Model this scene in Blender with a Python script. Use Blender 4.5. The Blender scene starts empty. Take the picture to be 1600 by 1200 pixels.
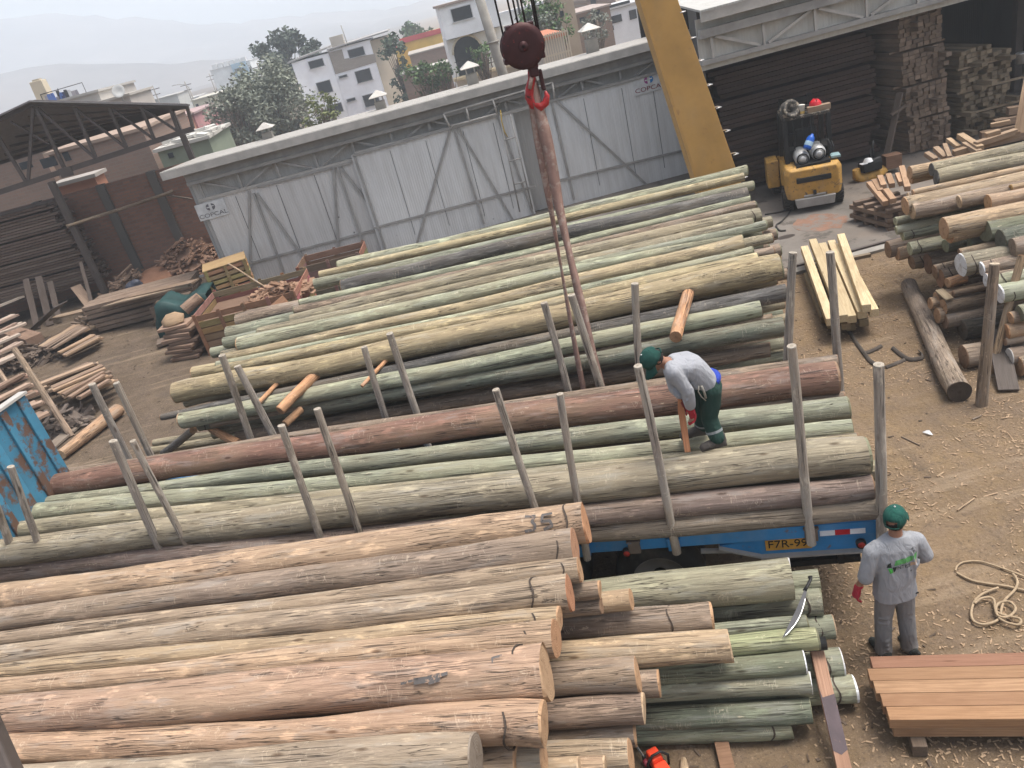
import bpy, bmesh, math, random
from mathutils import Vector, Matrix, Quaternion, noise
random.seed(7)
S = bpy.context.scene
COL = S.collection
R = math.radians
PI = math.pi

# ------------------------------------------------------------------ camera (solved from the photograph)
F, PITCH, ROLL, CAMH = 1230., R(26.2), R(15.), 6.65
_r0 = Vector((1, 0, 0)); _u0 = Vector((0, math.sin(PITCH), math.cos(PITCH)))
FWD = Vector((0, math.cos(PITCH), -math.sin(PITCH)))
CR = math.cos(ROLL) * _r0 - math.sin(ROLL) * _u0
CU = math.sin(ROLL) * _r0 + math.cos(ROLL) * _u0
CAM = Vector((0, 0, CAMH))
def ray(u, v): return FWD + CR * ((u - 800) / F) - CU * ((v - 600) / F)
def at(u, v, z=0.):                     # where the sight line through a photo point meets height z
    d = ray(u, v); return CAM + d * ((z - CAMH) / d.z)
def aty(u, v, y):                       # ... meets the upright plane at distance y
    d = ray(u, v); return CAM + d * (y / d.y)
def ppm(P): return F / ((Vector(P) - CAM).dot(FWD))   # photo pixels per metre at P
cd = bpy.data.cameras.new('camera'); cam = bpy.data.objects.new('camera', cd); COL.objects.link(cam)
cd.sensor_width = 36; cd.lens = 36 * F / 1600; cd.clip_start = .05; cd.clip_end = 6000
cam.matrix_world = Matrix.Translation(CAM) @ Matrix((CR, CU, -FWD)).transposed().to_4x4()
S.camera = cam

# ------------------------------------------------------------------ objects, tags
def tag(o, label=None, cat=None, group=None, kind=None):
    if label: o['label'] = label
    if cat: o['category'] = cat
    if group: o['group'] = group
    if kind or (label and cat): o['kind'] = kind or 'thing'
    return o
def empty(name, loc=(0, 0, 0), rz=0., label=None, cat=None, group=None):
    o = bpy.data.objects.new(name, None); COL.objects.link(o)
    o.location = loc; o.rotation_euler = (0, 0, rz); o.empty_display_size = .2
    return tag(o, label, cat, group)
def link(name, me, mat=None, parent=None):
    o = bpy.data.objects.new(name, me); COL.objects.link(o)
    if mat is not None and not me.materials: me.materials.append(mat)
    if parent is not None: o.parent = parent
    return o
def dup(o, parent=None):
    c = o.copy(); COL.objects.link(c); c.parent = parent
    for ch in o.children: dup(ch, c)
    return c
def frame(A, B, up=Vector((0, 0, 1))):  # matrix: origin A, x axis to B
    A = Vector(A); x = (Vector(B) - A).normalized()
    if abs(x.dot(up)) > .99: up = Vector((0, 1, 0))
    y = up.cross(x).normalized(); z = x.cross(y)
    return Matrix.Translation(A) @ Matrix((x, y, z)).transposed().to_4x4()

class MB:                               # collects shapes, links them as ONE mesh object
    def __init__(s): s.v = []; s.f = []; s.sm = []; s.mi = []; s.cur = 0
    def add(s, vs, fs, smooth=False):
        b = len(s.v); s.v += [tuple(p) for p in vs]
        for f in fs: s.f.append([i + b for i in f]); s.sm.append(smooth); s.mi.append(s.cur)
        return s
    def box(s, c, d, M=None, tx=1., ty=1.):   # centre, size; tx,ty taper the top
        x, y, z = d[0] / 2, d[1] / 2, d[2] / 2
        vs = [Vector((sx * x * (tx if sz > 0 else 1), sy * y * (ty if sz > 0 else 1), sz * z)) + Vector(c) for sz in (-1, 1) for sx, sy in ((-1, -1), (1, -1), (1, 1), (-1, 1))]
        if M is not None: vs = [M @ p for p in vs]
        return s.add(vs, [(0, 3, 2, 1), (4, 5, 6, 7), (0, 1, 5, 4), (1, 2, 6, 5), (2, 3, 7, 6), (3, 0, 4, 7)])
    def bar(s, A, B, w, h, up=Vector((0, 0, 1)), ext=0.):
        M = frame(A, B, up); L = (Vector(B) - Vector(A)).length
        return s.box((L / 2, 0, 0), (L + 2 * ext, w, h), M)
    def tube(s, A, B, r1, r2=None, n=12, cap=True, smooth=True):
        return s.path([A, B], [r1, r1 if r2 is None else r2], n, cap, smooth)
    def path(s, pts, rs, n=10, cap=True, smooth=True, closed=False, flat=1.):
        pts = [Vector(p) for p in pts]; m = len(pts)
        if not hasattr(rs, '__len__'): rs = [rs] * m
        ref = None; vs = []
        for i, p in enumerate(pts):
            t = (pts[min(i + 1, m - 1)] - pts[max(i - 1, 0)]).normalized()
            if ref is None: ref = t.orthogonal().normalized()
            ref = (ref - t * ref.dot(t)).normalized(); q = t.cross(ref)
            for k in range(n):
                a = 2 * PI * k / n; vs.append(p + (ref * math.cos(a) + q * math.sin(a) * flat) * rs[i])
        fs = [(i * n + k, i * n + (k + 1) % n, (i + 1) * n + (k + 1) % n, (i + 1) * n + k) for i in range(m - 1) for k in range(n)]
        s.add(vs, fs, smooth)
        if cap:
            b = len(s.v) - len(vs)
            s.f.append([b + k for k in range(n)][::-1]); s.f.append([b + (m - 1) * n + k for k in range(n)]); s.sm += [False, False]; s.mi += [s.cur] * 2
        return s
    def lathe(s, prof, M=None, n=20, smooth=True):     # prof: (r, z) pairs round z
        vs = [Vector((r * math.cos(2 * PI * k / n), r * math.sin(2 * PI * k / n), z)) for r, z in prof for k in range(n)]
        if M is not None: vs = [M @ p for p in vs]
        fs = [(i * n + k, i * n + (k + 1) % n, (i + 1) * n + (k + 1) % n, (i + 1) * n + k) for i in range(len(prof) - 1) for k in range(n)]
        return s.add(vs, fs, smooth)
    def ball(s, c, r, M=None, n=14, m=9, smooth=True):   # ellipsoid, r scalar or triple
        if not hasattr(r, '__len__'): r = (r, r, r)
        vs = []; c = Vector(c)
        for i in range(m + 1):
            ph = PI * i / m
            for k in range(n):
                a = 2 * PI * k / n
                p = Vector((r[0] * math.sin(ph) * math.cos(a), r[1] * math.sin(ph) * math.sin(a), r[2] * math.cos(ph)))
                vs.append((M @ p if M is not None else p) + c)
        fs = [(i * n + k, (i + 1) * n + k, (i + 1) * n + (k + 1) % n, i * n + (k + 1) % n) for i in range(m) for k in range(n)]
        return s.add(vs, fs, smooth)
    def poly(s, pts): return s.add(pts, [tuple(range(len(pts)))])
    def prism(s, pts, d):               # closed outline swept along d
        d = Vector(d); n = len(pts); vs = [Vector(p) for p in pts] + [Vector(p) + d for p in pts]
        return s.add(vs, [tuple(range(n))[::-1], tuple(range(n, 2 * n))] + [(i, (i + 1) % n, n + (i + 1) % n, n + i) for i in range(n)])
    def mesh(s, name):
        me = bpy.data.meshes.new(name); me.from_pydata(s.v, [], s.f)
        me.polygons.foreach_set('use_smooth', s.sm); me.polygons.foreach_set('material_index', s.mi)
        me.validate(); me.update()
        bm = bmesh.new(); bm.from_mesh(me); bmesh.ops.recalc_face_normals(bm, faces=bm.faces); bm.to_mesh(me); bm.free()
        return me
    def build(s, name, mat, parent=None, color=None, bevel=0., seg=2, remesh=0., smooth=0, mats=()):
        o = link(name, s.mesh(name), mat, parent)
        for m in mats: o.data.materials.append(m)
        if color is not None: o.color = (*color, 1)
        if bevel:
            b = o.modifiers.new('bevel', 'BEVEL'); b.width = bevel; b.segments = seg; b.limit_method = 'ANGLE'; b.angle_limit = R(40)
        if remesh:
            r = o.modifiers.new('remesh', 'REMESH'); r.mode = 'VOXEL'; r.voxel_size = remesh; r.use_smooth_shade = True
            if smooth:
                q = o.modifiers.new('smooth', 'SMOOTH'); q.iterations = smooth; q.factor = .5
        return o

# ------------------------------------------------------------------ materials
class NT:
    def __init__(s, name):
        s.m = bpy.data.materials.new(name); s.m.use_nodes = True; s.t = s.m.node_tree; s.n = s.t.nodes; s.n.clear()
        s.out = s.n.new('ShaderNodeOutputMaterial'); s.b = s.n.new('ShaderNodeBsdfPrincipled'); s.l = s.t.links
        s.l.new(s.b.outputs[0], s.out.inputs[0]); s.b.inputs['Specular IOR Level'].default_value = .3
    def new(s, t, **k):
        n = s.n.new('ShaderNode' + t)
        for a, b in k.items(): setattr(n, a, b)
        return n
    def put(s, sock, v):
        if hasattr(v, 'is_linked') or isinstance(v, bpy.types.NodeSocket): s.l.new(v, sock)
        else: sock.default_value = v
    def coord(s, scale=(1, 1, 1), kind='Object', rnd=False, rot=(0, 0, 0)):
        c = s.new('TexCoord').outputs[kind]
        if rnd:
            oi = s.new('ObjectInfo').outputs['Random']; mu = s.new('Math', operation='MULTIPLY'); s.put(mu.inputs[0], oi); mu.inputs[1].default_value = 37.
            va = s.new('VectorMath', operation='ADD'); s.put(va.inputs[0], c); s.put(va.inputs[1], mu.outputs[0]); c = va.outputs[0]
        m = s.new('Mapping'); s.put(m.inputs[0], c); m.inputs['Scale'].default_value = scale; m.inputs['Rotation'].default_value = rot
        return m.outputs[0]
    def noise(s, vec, scale=5., detail=4., rough=.6, dist=0.):
        n = s.new('TexNoise'); s.put(n.inputs['Vector'], vec); n.inputs['Scale'].default_value = scale; n.inputs['Detail'].default_value = detail
        n.inputs['Roughness'].default_value = rough; n.inputs['Distortion'].default_value = dist; return n.outputs[0]
    def ramp(s, fac, a, b, lo=0., hi=1.):
        r = s.new('MapRange'); s.put(r.inputs[0], fac); r.inputs[1].default_value = a; r.inputs[2].default_value = b; r.inputs[3].default_value = lo; r.inputs[4].default_value = hi
        return r.outputs[0]
    def mix(s, fac, a, b, mode='MIX'):
        n = s.new('Mix', data_type='RGBA', blend_type=mode); s.put(n.inputs[0], fac)
        for k, v in ((6, a), (7, b)): s.put(n.inputs[k], (*v, 1) if isinstance(v, tuple) and len(v) == 3 else v)
        return n.outputs[2]
    def math(s, op, a, b=0.):
        n = s.new('Math', operation=op); s.put(n.inputs[0], a); s.put(n.inputs[1], b); return n.outputs[0]
    def bump(s, h, strength=.3, dist=.02):
        n = s.new('Bump'); n.inputs['Strength'].default_value = strength; n.inputs['Distance'].default_value = dist; s.put(n.inputs['Height'], h)
        s.l.new(n.outputs[0], s.b.inputs['Normal'])
    def done(s, col=None, rough=.8, metal=0.):
        if col is not None: s.put(s.b.inputs['Base Color'], (*col, 1) if isinstance(col, tuple) and len(col) == 3 else col)
        s.put(s.b.inputs['Roughness'], rough); s.put(s.b.inputs['Metallic'], metal); return s.m
    def objcol(s): return s.new('ObjectInfo').outputs['Color']

def scaled(t, c, k):                    # colour times a number
    return t.mix(1., c, (k, k, k), 'MULTIPLY')
def m_log():
    t = NT('log_wood'); c = t.objcol()
    big = t.noise(t.coord((.9, 3, 3), rnd=True), 1.6, 4, .6)
    tone = t.noise(t.coord((.45, 1.6, 1.6), rnd=True), 1.3, 3, .55)
    gr = t.noise(t.coord((1.1, 26, 26), rnd=True), 2.2, 6, .65)
    fine = t.noise(t.coord((5, 90, 90), rnd=True), 2., 3, .6)
    col = t.mix(t.ramp(big, .3, .7), t.mix(1., c, (.72, .70, .70), 'MULTIPLY'), t.mix(1., c, (1.18, 1.16, 1.12), 'MULTIPLY'))
    col = t.mix(t.ramp(gr, .33, .60, .62, 0), col, t.mix(1., c, (.44, .41, .39), 'MULTIPLY'))
    col = t.mix(t.ramp(tone, .42, .66, 0, .62), col, t.mix(1., t.mix(.55, c, (.34, .26, .17)), (.95, .93, .90), 'MULTIPLY'))
    mid = t.noise(t.coord((1.0, 10, 10), rnd=True, rot=(.7, 0, 0)), 2.0, 5, .65)
    col = t.mix(t.ramp(mid, .36, .52, .42, 0), col, t.mix(1., col, (.60, .57, .55), 'MULTIPLY'))
    # silvered / stained patches
    pat = t.noise(t.coord((.7, 4, 4), rnd=True), 2.6, 5, .62)
    col = t.mix(t.ramp(pat, .54, .64, 0, .7), col, t.mix(.45, c, (.30, .28, .25)))
    pat2 = t.noise(t.coord((1.0, 3.2, 3.2), rnd=True, rot=(1, 0, 0)), 3.1, 5, .62)
    col = t.mix(t.ramp(pat2, .57, .66, 0, .7), col, t.mix(1., c, (1.45, 1.40, 1.32), 'MULTIPLY'))
    # pale bark scars
    sc = t.noise(t.coord((3.0, 11, 11), rnd=True), 2.2, 5, .7)
    col = t.mix(t.ramp(sc, .645, .685, 0, .8), col, t.mix(.5, c, (.75, .62, .44)))
    # knots
    v = t.new('TexVoronoi'); t.put(v.inputs['Vector'], t.coord((1.3, 4.4, 4.4), rnd=True)); v.inputs['Scale'].default_value = 1.3
    col = t.mix(t.ramp(v.outputs['Distance'], .05, .12, .85, 0), col, t.mix(1., c, (.28, .22, .18), 'MULTIPLY'))
    # drying cracks
    ck = t.noise(t.coord((.28, 17, 17), rnd=True), 2.0, 2, .5, .3)
    crack = t.ramp(t.math('ABSOLUTE', t.math('SUBTRACT', ck, .5)), .006, .020, 1, 0)
    gate = t.ramp(t.noise(t.coord((.6, 2, 2), rnd=True), 2.3, 2, .5), .44, .52)
    crack = t.math('MULTIPLY', crack, gate)
    col = t.mix(t.math('MULTIPLY', crack, .8), col, (.045, .035, .03))
    # pale scratches where logs were dragged
    sx = t.noise(t.coord((7.0, 2.0, 2.0), rnd=True), 1.3, 3, .6, .6); scr = t.math('MULTIPLY', t.ramp(t.math('ABSOLUTE', t.math('SUBTRACT', sx, .5)), .004, .012, 1, 0), t.ramp(t.noise(t.coord((1.1, 2.6, 2.6), rnd=True), 2.1, 3, .5), .54, .62))
    col = t.mix(t.math('MULTIPLY', scr, .6), col, t.mix(.4, c, (.72, .60, .45)))
    spk = t.noise(t.coord((14, 40, 40), rnd=True), 2., 3, .7); col = t.mix(t.ramp(spk, .64, .70, 0, .6), col, t.mix(1., c, (.35, .31, .28), 'MULTIPLY'))
    h = t.math('ADD', t.math('MULTIPLY', gr, .6), t.math('MULTIPLY', fine, .35)); h = t.math('SUBTRACT', h, crack)
    t.bump(t.math('ADD', h, t.math('MULTIPLY', mid, 1.2)), .85, .018)
    return t.done(col, t.ramp(big, .2, .8, .72, .92))
def m_cut():
    t = NT('cut_wood'); c = t.objcol()
    sep = t.new('SeparateXYZ'); t.put(sep.inputs[0], t.coord())
    r = t.math('SQRT', t.math('ADD', t.math('MULTIPLY', sep.outputs[1], sep.outputs[1]), t.math('MULTIPLY', sep.outputs[2], sep.outputs[2])))
    r = t.math('ADD', r, t.math('MULTIPLY', t.noise(t.coord((8, 8, 8), rnd=True), 1, 2), .03))
    rings = t.math('SINE', t.math('MULTIPLY', r, 300.))
    col = t.mix(t.ramp(rings, -1, 1, 0, .6), c, t.mix(1., c, (.62, .56, .5), 'MULTIPLY'))
    bl = t.noise(t.coord((7, 7, 7), rnd=True), 1.6, 5)
    col = t.mix(t.ramp(bl, .48, .68, 0, .6), col, t.mix(1., c, (.55, .48, .42), 'MULTIPLY'))
    col = t.mix(t.ramp(r, .01, .05, .65, 0), col, t.mix(1., c, (.3, .25, .2), 'MULTIPLY'))
    ang = t.math('ARCTAN2', sep.outputs[1], sep.outputs[2]); rn = t.math('MULTIPLY', t.new('ObjectInfo').outputs['Random'], 40.); wob = t.math('MULTIPLY', t.noise(t.coord((20, 20, 20), rnd=True), 1, 2), .5)
    rad = t.ramp(t.math('ABSOLUTE', t.math('SINE', t.math('ADD', t.math('ADD', t.math('MULTIPLY', ang, 1.5), rn), wob))), .02, .055, 1, 0)
    gate = t.ramp(t.noise(t.coord((9, 9, 9), rnd=True), 1.2, 2), .44, .52)
    col = t.mix(t.math('MULTIPLY', t.math('MULTIPLY', rad, gate), .85), col, t.mix(1., c, (.22, .18, .15), 'MULTIPLY'))
    col = t.mix(t.ramp(t.noise(t.coord((30, 30, 30), rnd=True), 1, 4, .7), .5, .7, 0, .45), col, t.mix(1., c, (.6, .55, .5), 'MULTIPLY'))
    t.bump(t.noise(t.coord((60, 60, 60)), 1, 3), .5, .01)
    return t.done(col, .85)
def m_board():
    t = NT('sawn_wood'); c = t.objcol()
    gr = t.noise(t.coord((1.2, 30, 30), rnd=True), 2., 5, .6)
    big = t.noise(t.coord((1.2, 3, 3), rnd=True), 1.5, 3)
    oi = t.new('ObjectInfo').outputs['Random']
    c2 = t.mix(oi, t.mix(1., c, (.82, .8, .78), 'MULTIPLY'), t.mix(1., c, (1.15, 1.12, 1.1), 'MULTIPLY'))
    col = t.mix(t.ramp(gr, .35, .62, .65, 0), c2, t.mix(1., c, (.6, .54, .5), 'MULTIPLY'))
    col = t.mix(t.ramp(big, .48, .66, 0, .6), col, t.mix(1., c, (.62, .55, .5), 'MULTIPLY'))
    v = t.new('TexVoronoi'); t.put(v.inputs['Vector'], t.coord((1.2, 7, 7), rnd=True)); v.inputs['Scale'].default_value = 1.
    col = t.mix(t.ramp(v.outputs['Distance'], .04, .1, .7, 0), col, t.mix(1., c, (.35, .28, .22), 'MULTIPLY'))
    t.bump(gr, .5, .008)
    return t.done(col, .8)
def m_paint(name, col, rough=.55, metal=0., wear=None, wear_lo=.6, scale=4., var=.18, dust=None, bump=.12):
    t = NT(name); c = t.objcol() if col is None else None
    base = (*col, 1) if col else None
    n = t.noise(t.coord(rnd=True), scale, 5, .6)
    src = c if col is None else col
    def mul(k):
        if col is None: return t.mix(1., c, (k, k, k), 'MULTIPLY')
        return tuple(x * k for x in col)
    o = t.mix(t.ramp(n, .3, .7), mul(1 - var), mul(1 + var))
    if dust:
        o = t.mix(t.ramp(t.noise(t.coord((1, 1, .5), rnd=True), scale * .6, 5, .65), .45, .75, 0, .6), o, dust)
    if wear:
        w = t.ramp(t.noise(t.coord(rnd=True), scale * 1.7, 7, .7), wear_lo, wear_lo + .06)
        o = t.mix(w, o, wear)
    if bump: t.bump(t.noise(t.coord(rnd=True), scale * 8, 4), bump, .01)
    return t.done(o, rough, metal)
LOG = m_log(); CUT = m_cut(); BOARD = m_board()
STEEL = m_paint('grey_steel', (.31, .295, .275), .6, .05, (.12, .085, .06), .68, 3.)
BROWNSTEEL = m_paint('brown_steel', (.085, .068, .06), .6, .1, (.05, .03, .02), .66, 3.)
PALE = m_paint('pale_painted_steel', (.42, .395, .36), .55, .1, (.22, .17, .13), .66, 2.5)
CONC = m_paint('concrete', (.140, .124, .108), .9, 0, (.09, .078, .066), .56, .9, .25, (.21, .165, .13))
CONCPOST = m_paint('cement_post', (.27, .25, .22), .9, 0, None, .6, 2.)
YEL = m_paint('gantry_yellow', (.44, .255, .08), .5, 0, (.30, .16, .07), .63, 1.6, .14, (.36, .25, .13))
FYEL = m_paint('machine_yellow', (.46, .255, .055), .55, 0, (.15, .10, .06), .565, 5., .2, (.33, .22, .12))
BLUE = m_paint('truck_blue', (.035, .21, .46), .5, 0, (.15, .105, .08), .62, 3.2, .16, (.16, .25, .33))
OLDBLUE = m_paint('worn_blue', (.05, .185, .285), .55, 0, (.12, .07, .05), .50, 1.2, .3, (.09, .20, .27))
BLACK = m_paint('black_metal', (.018, .018, .018), .5, .2, (.06, .05, .045), .62, 8.)
RUB = m_paint('rubber', (.03, .029, .028), .85, 0, None, .6, 6., .2, (.13, .11, .09))
REDP = m_paint('red_paint', (.36, .022, .022), .42, 0, (.07, .03, .025), .58, 9.)
DARKRED = m_paint('greasy_red_metal', (.055, .018, .018), .5, .3, (.22, .03, .03), .60, 7.)
WEB = m_paint('web_sling', (.31, .195, .16), .9, 0, (.40, .30, .25), .53, 5., .22)
ROPE = m_paint('rope_fibre', (.34, .255, .165), .95, 0, None, .6, 20.)
ANY = m_paint('painted', None, .6, 0, None, .6, 4.)
def m_cloth():
    t = NT('cloth'); c = t.objcol(); f = t.noise(t.coord((11, 11, 4.5), rnd=True), 1.0, 3, .55, .8); d = t.noise(t.coord(rnd=True), 9., 4, .6)
    col = t.mix(t.ramp(d, .55, .72, 0, .18), c, t.mix(1., c, (.62, .58, .54), 'MULTIPLY'))
    t.bump(t.math('ADD', f, t.math('MULTIPLY', t.noise(t.coord(), 260., 2), .02)), .8, .035)
    return t.done(col, .95)
CLOTH = m_cloth()
SKIN = m_paint('skin', (.27, .135, .085), .55, 0, None, .6, 12., .08)
PLAST = m_paint('plaster', None, .9, 0, None, .6, .5, .12)
DARKGLASS = m_paint('window_glass', (.03, .034, .04), .15, 0, None, .6, .6, .3, None, 0)
ALU = m_paint('aluminium', (.6, .6, .6), .35, .8, None, .6, 8.)
TARP = m_paint('green_tarp', (.014, .044, .042), .6, 0, None, .6, 2., .3)
LEAF = m_paint('leaf', None, .7, 0, None, .6, 1., .35, None, 0)
BARK = m_paint('bark', (.16, .12, .09), .9, 0, None, .6, 6., .3)

def m_sheet():
    t = NT('corrugated_sheet'); c = t.objcol()
    w = t.new('TexWave', wave_type='BANDS', bands_direction='X'); t.put(w.inputs['Vector'], t.coord()); w.inputs['Scale'].default_value = 4.2
    st = t.noise(t.coord((2.6, 1, .22)), 2.2, 5, .65); sp = t.noise(t.coord((1, 1, 1)), 5., 6, .7); big = t.noise(t.coord(), .5, 3)
    col = t.mix(t.ramp(st, .42, .70, 0, .75), c, t.mix(1., c, (.74, .72, .70), 'MULTIPLY'))
    col = t.mix(t.ramp(big, .35, .65, 0, .3), col, t.mix(1., c, (.84, .83, .82), 'MULTIPLY'))
    col = t.mix(t.ramp(sp, .68, .76, 0, .6), col, (.22, .18, .15))
    v = t.new('TexVoronoi'); t.put(v.inputs['Vector'], t.coord((1, 1, 1))); v.inputs['Scale'].default_value = 1.5
    col = t.mix(t.ramp(v.outputs['Distance'], .025, .05, .8, 0), col, (.07, .06, .055))
    t.bump(w.outputs[0], .16, .03)
    return t.done(col, .6, .0)
SHEET = m_sheet()
def m_brick(name, scale=1., c1=(.22, .12, .085), c2=(.15, .085, .065), mo=(.16, .13, .11)):
    t = NT(name); br = t.new('TexBrick'); t.put(br.inputs['Vector'], t.coord(rot=(PI / 2, 0, 0)))
    br.inputs['Color1'].default_value = (*c1, 1); br.inputs['Color2'].default_value = (*c2, 1); br.inputs['Mortar'].default_value = (*mo, 1)
    br.inputs['Scale'].default_value = 1; br.inputs['Brick Width'].default_value = .26 * scale; br.inputs['Row Height'].default_value = .11 * scale; br.inputs['Mortar Size'].default_value = .012
    n = t.noise(t.coord(), .9, 5, .65)
    col = t.mix(t.ramp(n, .3, .7, .0, .55), br.outputs[0], tuple((a + b) * .5 for a, b in zip(c2, mo)))
    t.bump(br.outputs['Fac'], -.3, .01)
    return t.done(col, .9)
BRICK = m_brick('dark_brick', 1., (.30, .150, .10), (.21, .11, .078), (.20, .15, .12)); BRICK2 = m_brick('town_brick', 1.6, (.27, .17, .125), (.215, .14, .105), (.23, .195, .165))
def m_dirt():
    t = NT('yard_dirt'); co = t.coord()
    a = t.noise(co, .35, 5, .6); b = t.noise(co, 2.5, 6, .65); c = t.noise(co, 24, 4, .7); d = t.noise(co, 70, 3, .6)
    # sawdust-strewn, paler in the trodden open part of the yard
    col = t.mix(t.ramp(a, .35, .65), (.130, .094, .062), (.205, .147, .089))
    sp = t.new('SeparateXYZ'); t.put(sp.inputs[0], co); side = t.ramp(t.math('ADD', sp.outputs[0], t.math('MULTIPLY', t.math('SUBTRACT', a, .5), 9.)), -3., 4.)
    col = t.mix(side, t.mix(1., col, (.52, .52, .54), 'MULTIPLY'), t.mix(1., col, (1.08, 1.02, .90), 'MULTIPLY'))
    col = t.mix(t.ramp(b, .35, .7, .0, .6), col, (.170, .124, .092))
    col = t.mix(t.ramp(c, .58, .68, 0, .5), col, (.33, .243, .162))
    col = t.mix(t.ramp(c, .30, .44, .75, 0), col, (.062, .046, .034))
    e = t.noise(co, 6., 6, .7, .5); col = t.mix(t.ramp(e, .56, .68, 0, .7), col, (.085, .062, .045))
    col = t.mix(t.ramp(d, .64, .70, 0, .6), col, (.42, .32, .21))
    col = t.mix(t.ramp(t.noise(co, .8, 4, .6), .60, .72, 0, .55), col, (.095, .073, .058))
    dr = t.noise(t.coord((2.4, .32, 1), rot=(0, 0, .45)), 1., 4, .6); col = t.mix(t.ramp(dr, .55, .68, 0, .45), col, (.10, .074, .052)); dr2 = t.noise(t.coord((.3, 3.2, 1), rot=(0, 0, .25)), 1., 4, .6); col = t.mix(t.ramp(dr2, .57, .66, 0, .4), col, (.30, .225, .15))
    t.bump(t.math('ADD', t.math('ADD', c, t.math('MULTIPLY', b, 2.)), t.math('MULTIPLY', dr, 1.5)), .7, .04)
    return t.done(col, .95)
DIRT = m_dirt()
HILL = m_paint('hill_earth', (.17, .155, .15), .95, 0, None, .6, .006, .35, None, 0)

# ------------------------------------------------------------------ light: hazy overcast
W = bpy.data.worlds.new('World'); S.world = W; W.use_nodes = True
wt = W.node_tree; bg = wt.nodes['Background']
sky = wt.nodes.new('ShaderNodeTexSky'); sky.sky_type = 'NISHITA'; sky.sun_disc = False
SUN = Vector((.36, .04, .92)).normalized()
sky.sun_elevation = math.asin(SUN.z); sky.sun_rotation = math.atan2(SUN.x, SUN.y)
sky.dust_density = 4.; sky.air_density = 1.; sky.ozone_density = 1.
hs = wt.nodes.new('ShaderNodeHueSaturation'); hs.inputs['Saturation'].default_value = .5   # thin cloud veils the blue
wt.links.new(sky.outputs[0], hs.inputs['Color']); wt.links.new(hs.outputs[0], bg.inputs[0]); bg.inputs[1].default_value = .085
sl = bpy.data.lights.new('sun', 'SUN'); sl.energy = 1.5; sl.angle = R(26); sl.color = (1, .95, .88)
so = bpy.data.objects.new('sun', sl); COL.objects.link(so); so.rotation_euler = SUN.to_track_quat('Z', 'Y').to_euler()
vs = S.view_settings; vs.view_transform = 'Standard'; vs.look = 'None'; vs.exposure = 1.58; vs.gamma = 1
cy = S.cycles; cy.use_denoising = True; cy.max_bounces = 6; cy.diffuse_bounces = 3; cy.glossy_bounces = 2; cy.transmission_bounces = 2; cy.volume_bounces = 1
cy.use_adaptive_sampling = True; cy.adaptive_threshold = .015; cy.caustics_reflective = False; cy.caustics_refractive = False
try: cy.denoiser = 'OPENIMAGEDENOISE'; cy.denoising_input_passes = 'RGB_ALBEDO_NORMAL'
except Exception: pass

# ------------------------------------------------------------------ setting
def terrain(x, y):
    def ss(t): t = max(0, min(1, t)); return t * t * (3 - 2 * t)
    z = -6.0 * ss((y - 37) / 40.)
    if y > 240: z += 1.5 * ss((y - 240) / 200)
    if y < 34: z += .035 * (noise.noise(Vector((x * .35, y * .35, 3))) - .1) * ss((30 - abs(y)) / 12) * .6
    return z
ys = [-14 + .55 * i for i in range(95)] + [39 + 3 * i for i in range(22)] + [120, 140, 170, 210, 260, 330, 420, 520, 680, 900, 1200, 1600, 2100, 2600, 3200]
xs = sorted([-.55 * i for i in range(1, 46)] + [.55 * i for i in range(46)] + [s * q for s in (-1, 1) for q in (30, 38, 48, 60, 80, 110, 150, 220, 320, 480, 700, 1000, 1400, 2000, 2800)])
g = MB(); nx = len(xs)
g.add([(x, y, terrain(x, y)) for y in ys for x in xs], [(j * nx + i, j * nx + i + 1, (j + 1) * nx + i + 1, (j + 1) * nx + i) for j in range(len(ys) - 1) for i in range(nx - 1)], True)
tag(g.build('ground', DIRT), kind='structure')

# concrete apron in front of the shed and inside it
e0, e1 = at(1205, 432, 0), at(1420, 374, 0); dirv = (e1 - e0).normalized()
pa, pb = e0 - dirv * 9.5, e0 + dirv * 18
g = MB(); g.prism([(pa.x, pa.y, .0), (pb.x, pb.y, .0), (24, 31, .0), (pa.x, 25.0, .0)], (0, 0, .045))
tag(g.build('concrete_apron', CONC), kind='structure')
# hills, two ridges
def ridge(name, pts, D, depth, seed):
    P = [aty(u, v, D) for u, v in pts]
    def h(x):
        if x <= P[0].x: z = P[0].z
        elif x >= P[-1].x: z = P[-1].z
        else:
            for a, b in zip(P, P[1:]):
                if a.x <= x <= b.x: z = a.z + (b.z - a.z) * (x - a.x) / (b.x - a.x); break
        return z + 3.5 * noise.fractal(Vector((x * .016, seed, 0)), 1., 2., 4) * D / 700
    x0, x1 = P[0].x - D * .7, P[-1].x + D * .5; n = 150; m = 14; vs_ = []
    for j in range(m + 1):
        for i in range(n + 1):
            x = x0 + (x1 - x0) * i / n; t = j / m
            k = 1 - abs(t * 1.6 - 1) if t < .625 else 1 - (t - .625) / .375
            k = max(0, k)
            z = -8 + (h(x) + 8) * k ** .85 + (5 * noise.fractal(Vector((x * .02, t * 6, seed)), 1., 2., 4) * D / 700 if 0 < j < m and abs(t - .625) > .05 else 0)
            vs_.append((x, D + depth * (t - .625), z))
    g = MB(); g.add(vs_, [(j * (n + 1) + i, j * (n + 1) + i + 1, (j + 1) * (n + 1) + i + 1, (j + 1) * (n + 1) + i) for j in range(m) for i in range(n)], True)
    return tag(g.build(name, HILL), kind='structure')
ridge('hill', [(0, 110), (50, 105), (90, 98), (140, 98), (200, 96), (270, 97), (340, 92), (420, 92), (520, 70), (640, 45), (760, 20), (900, -10), (1100, -70)], 700, 420, 1.3)
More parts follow.
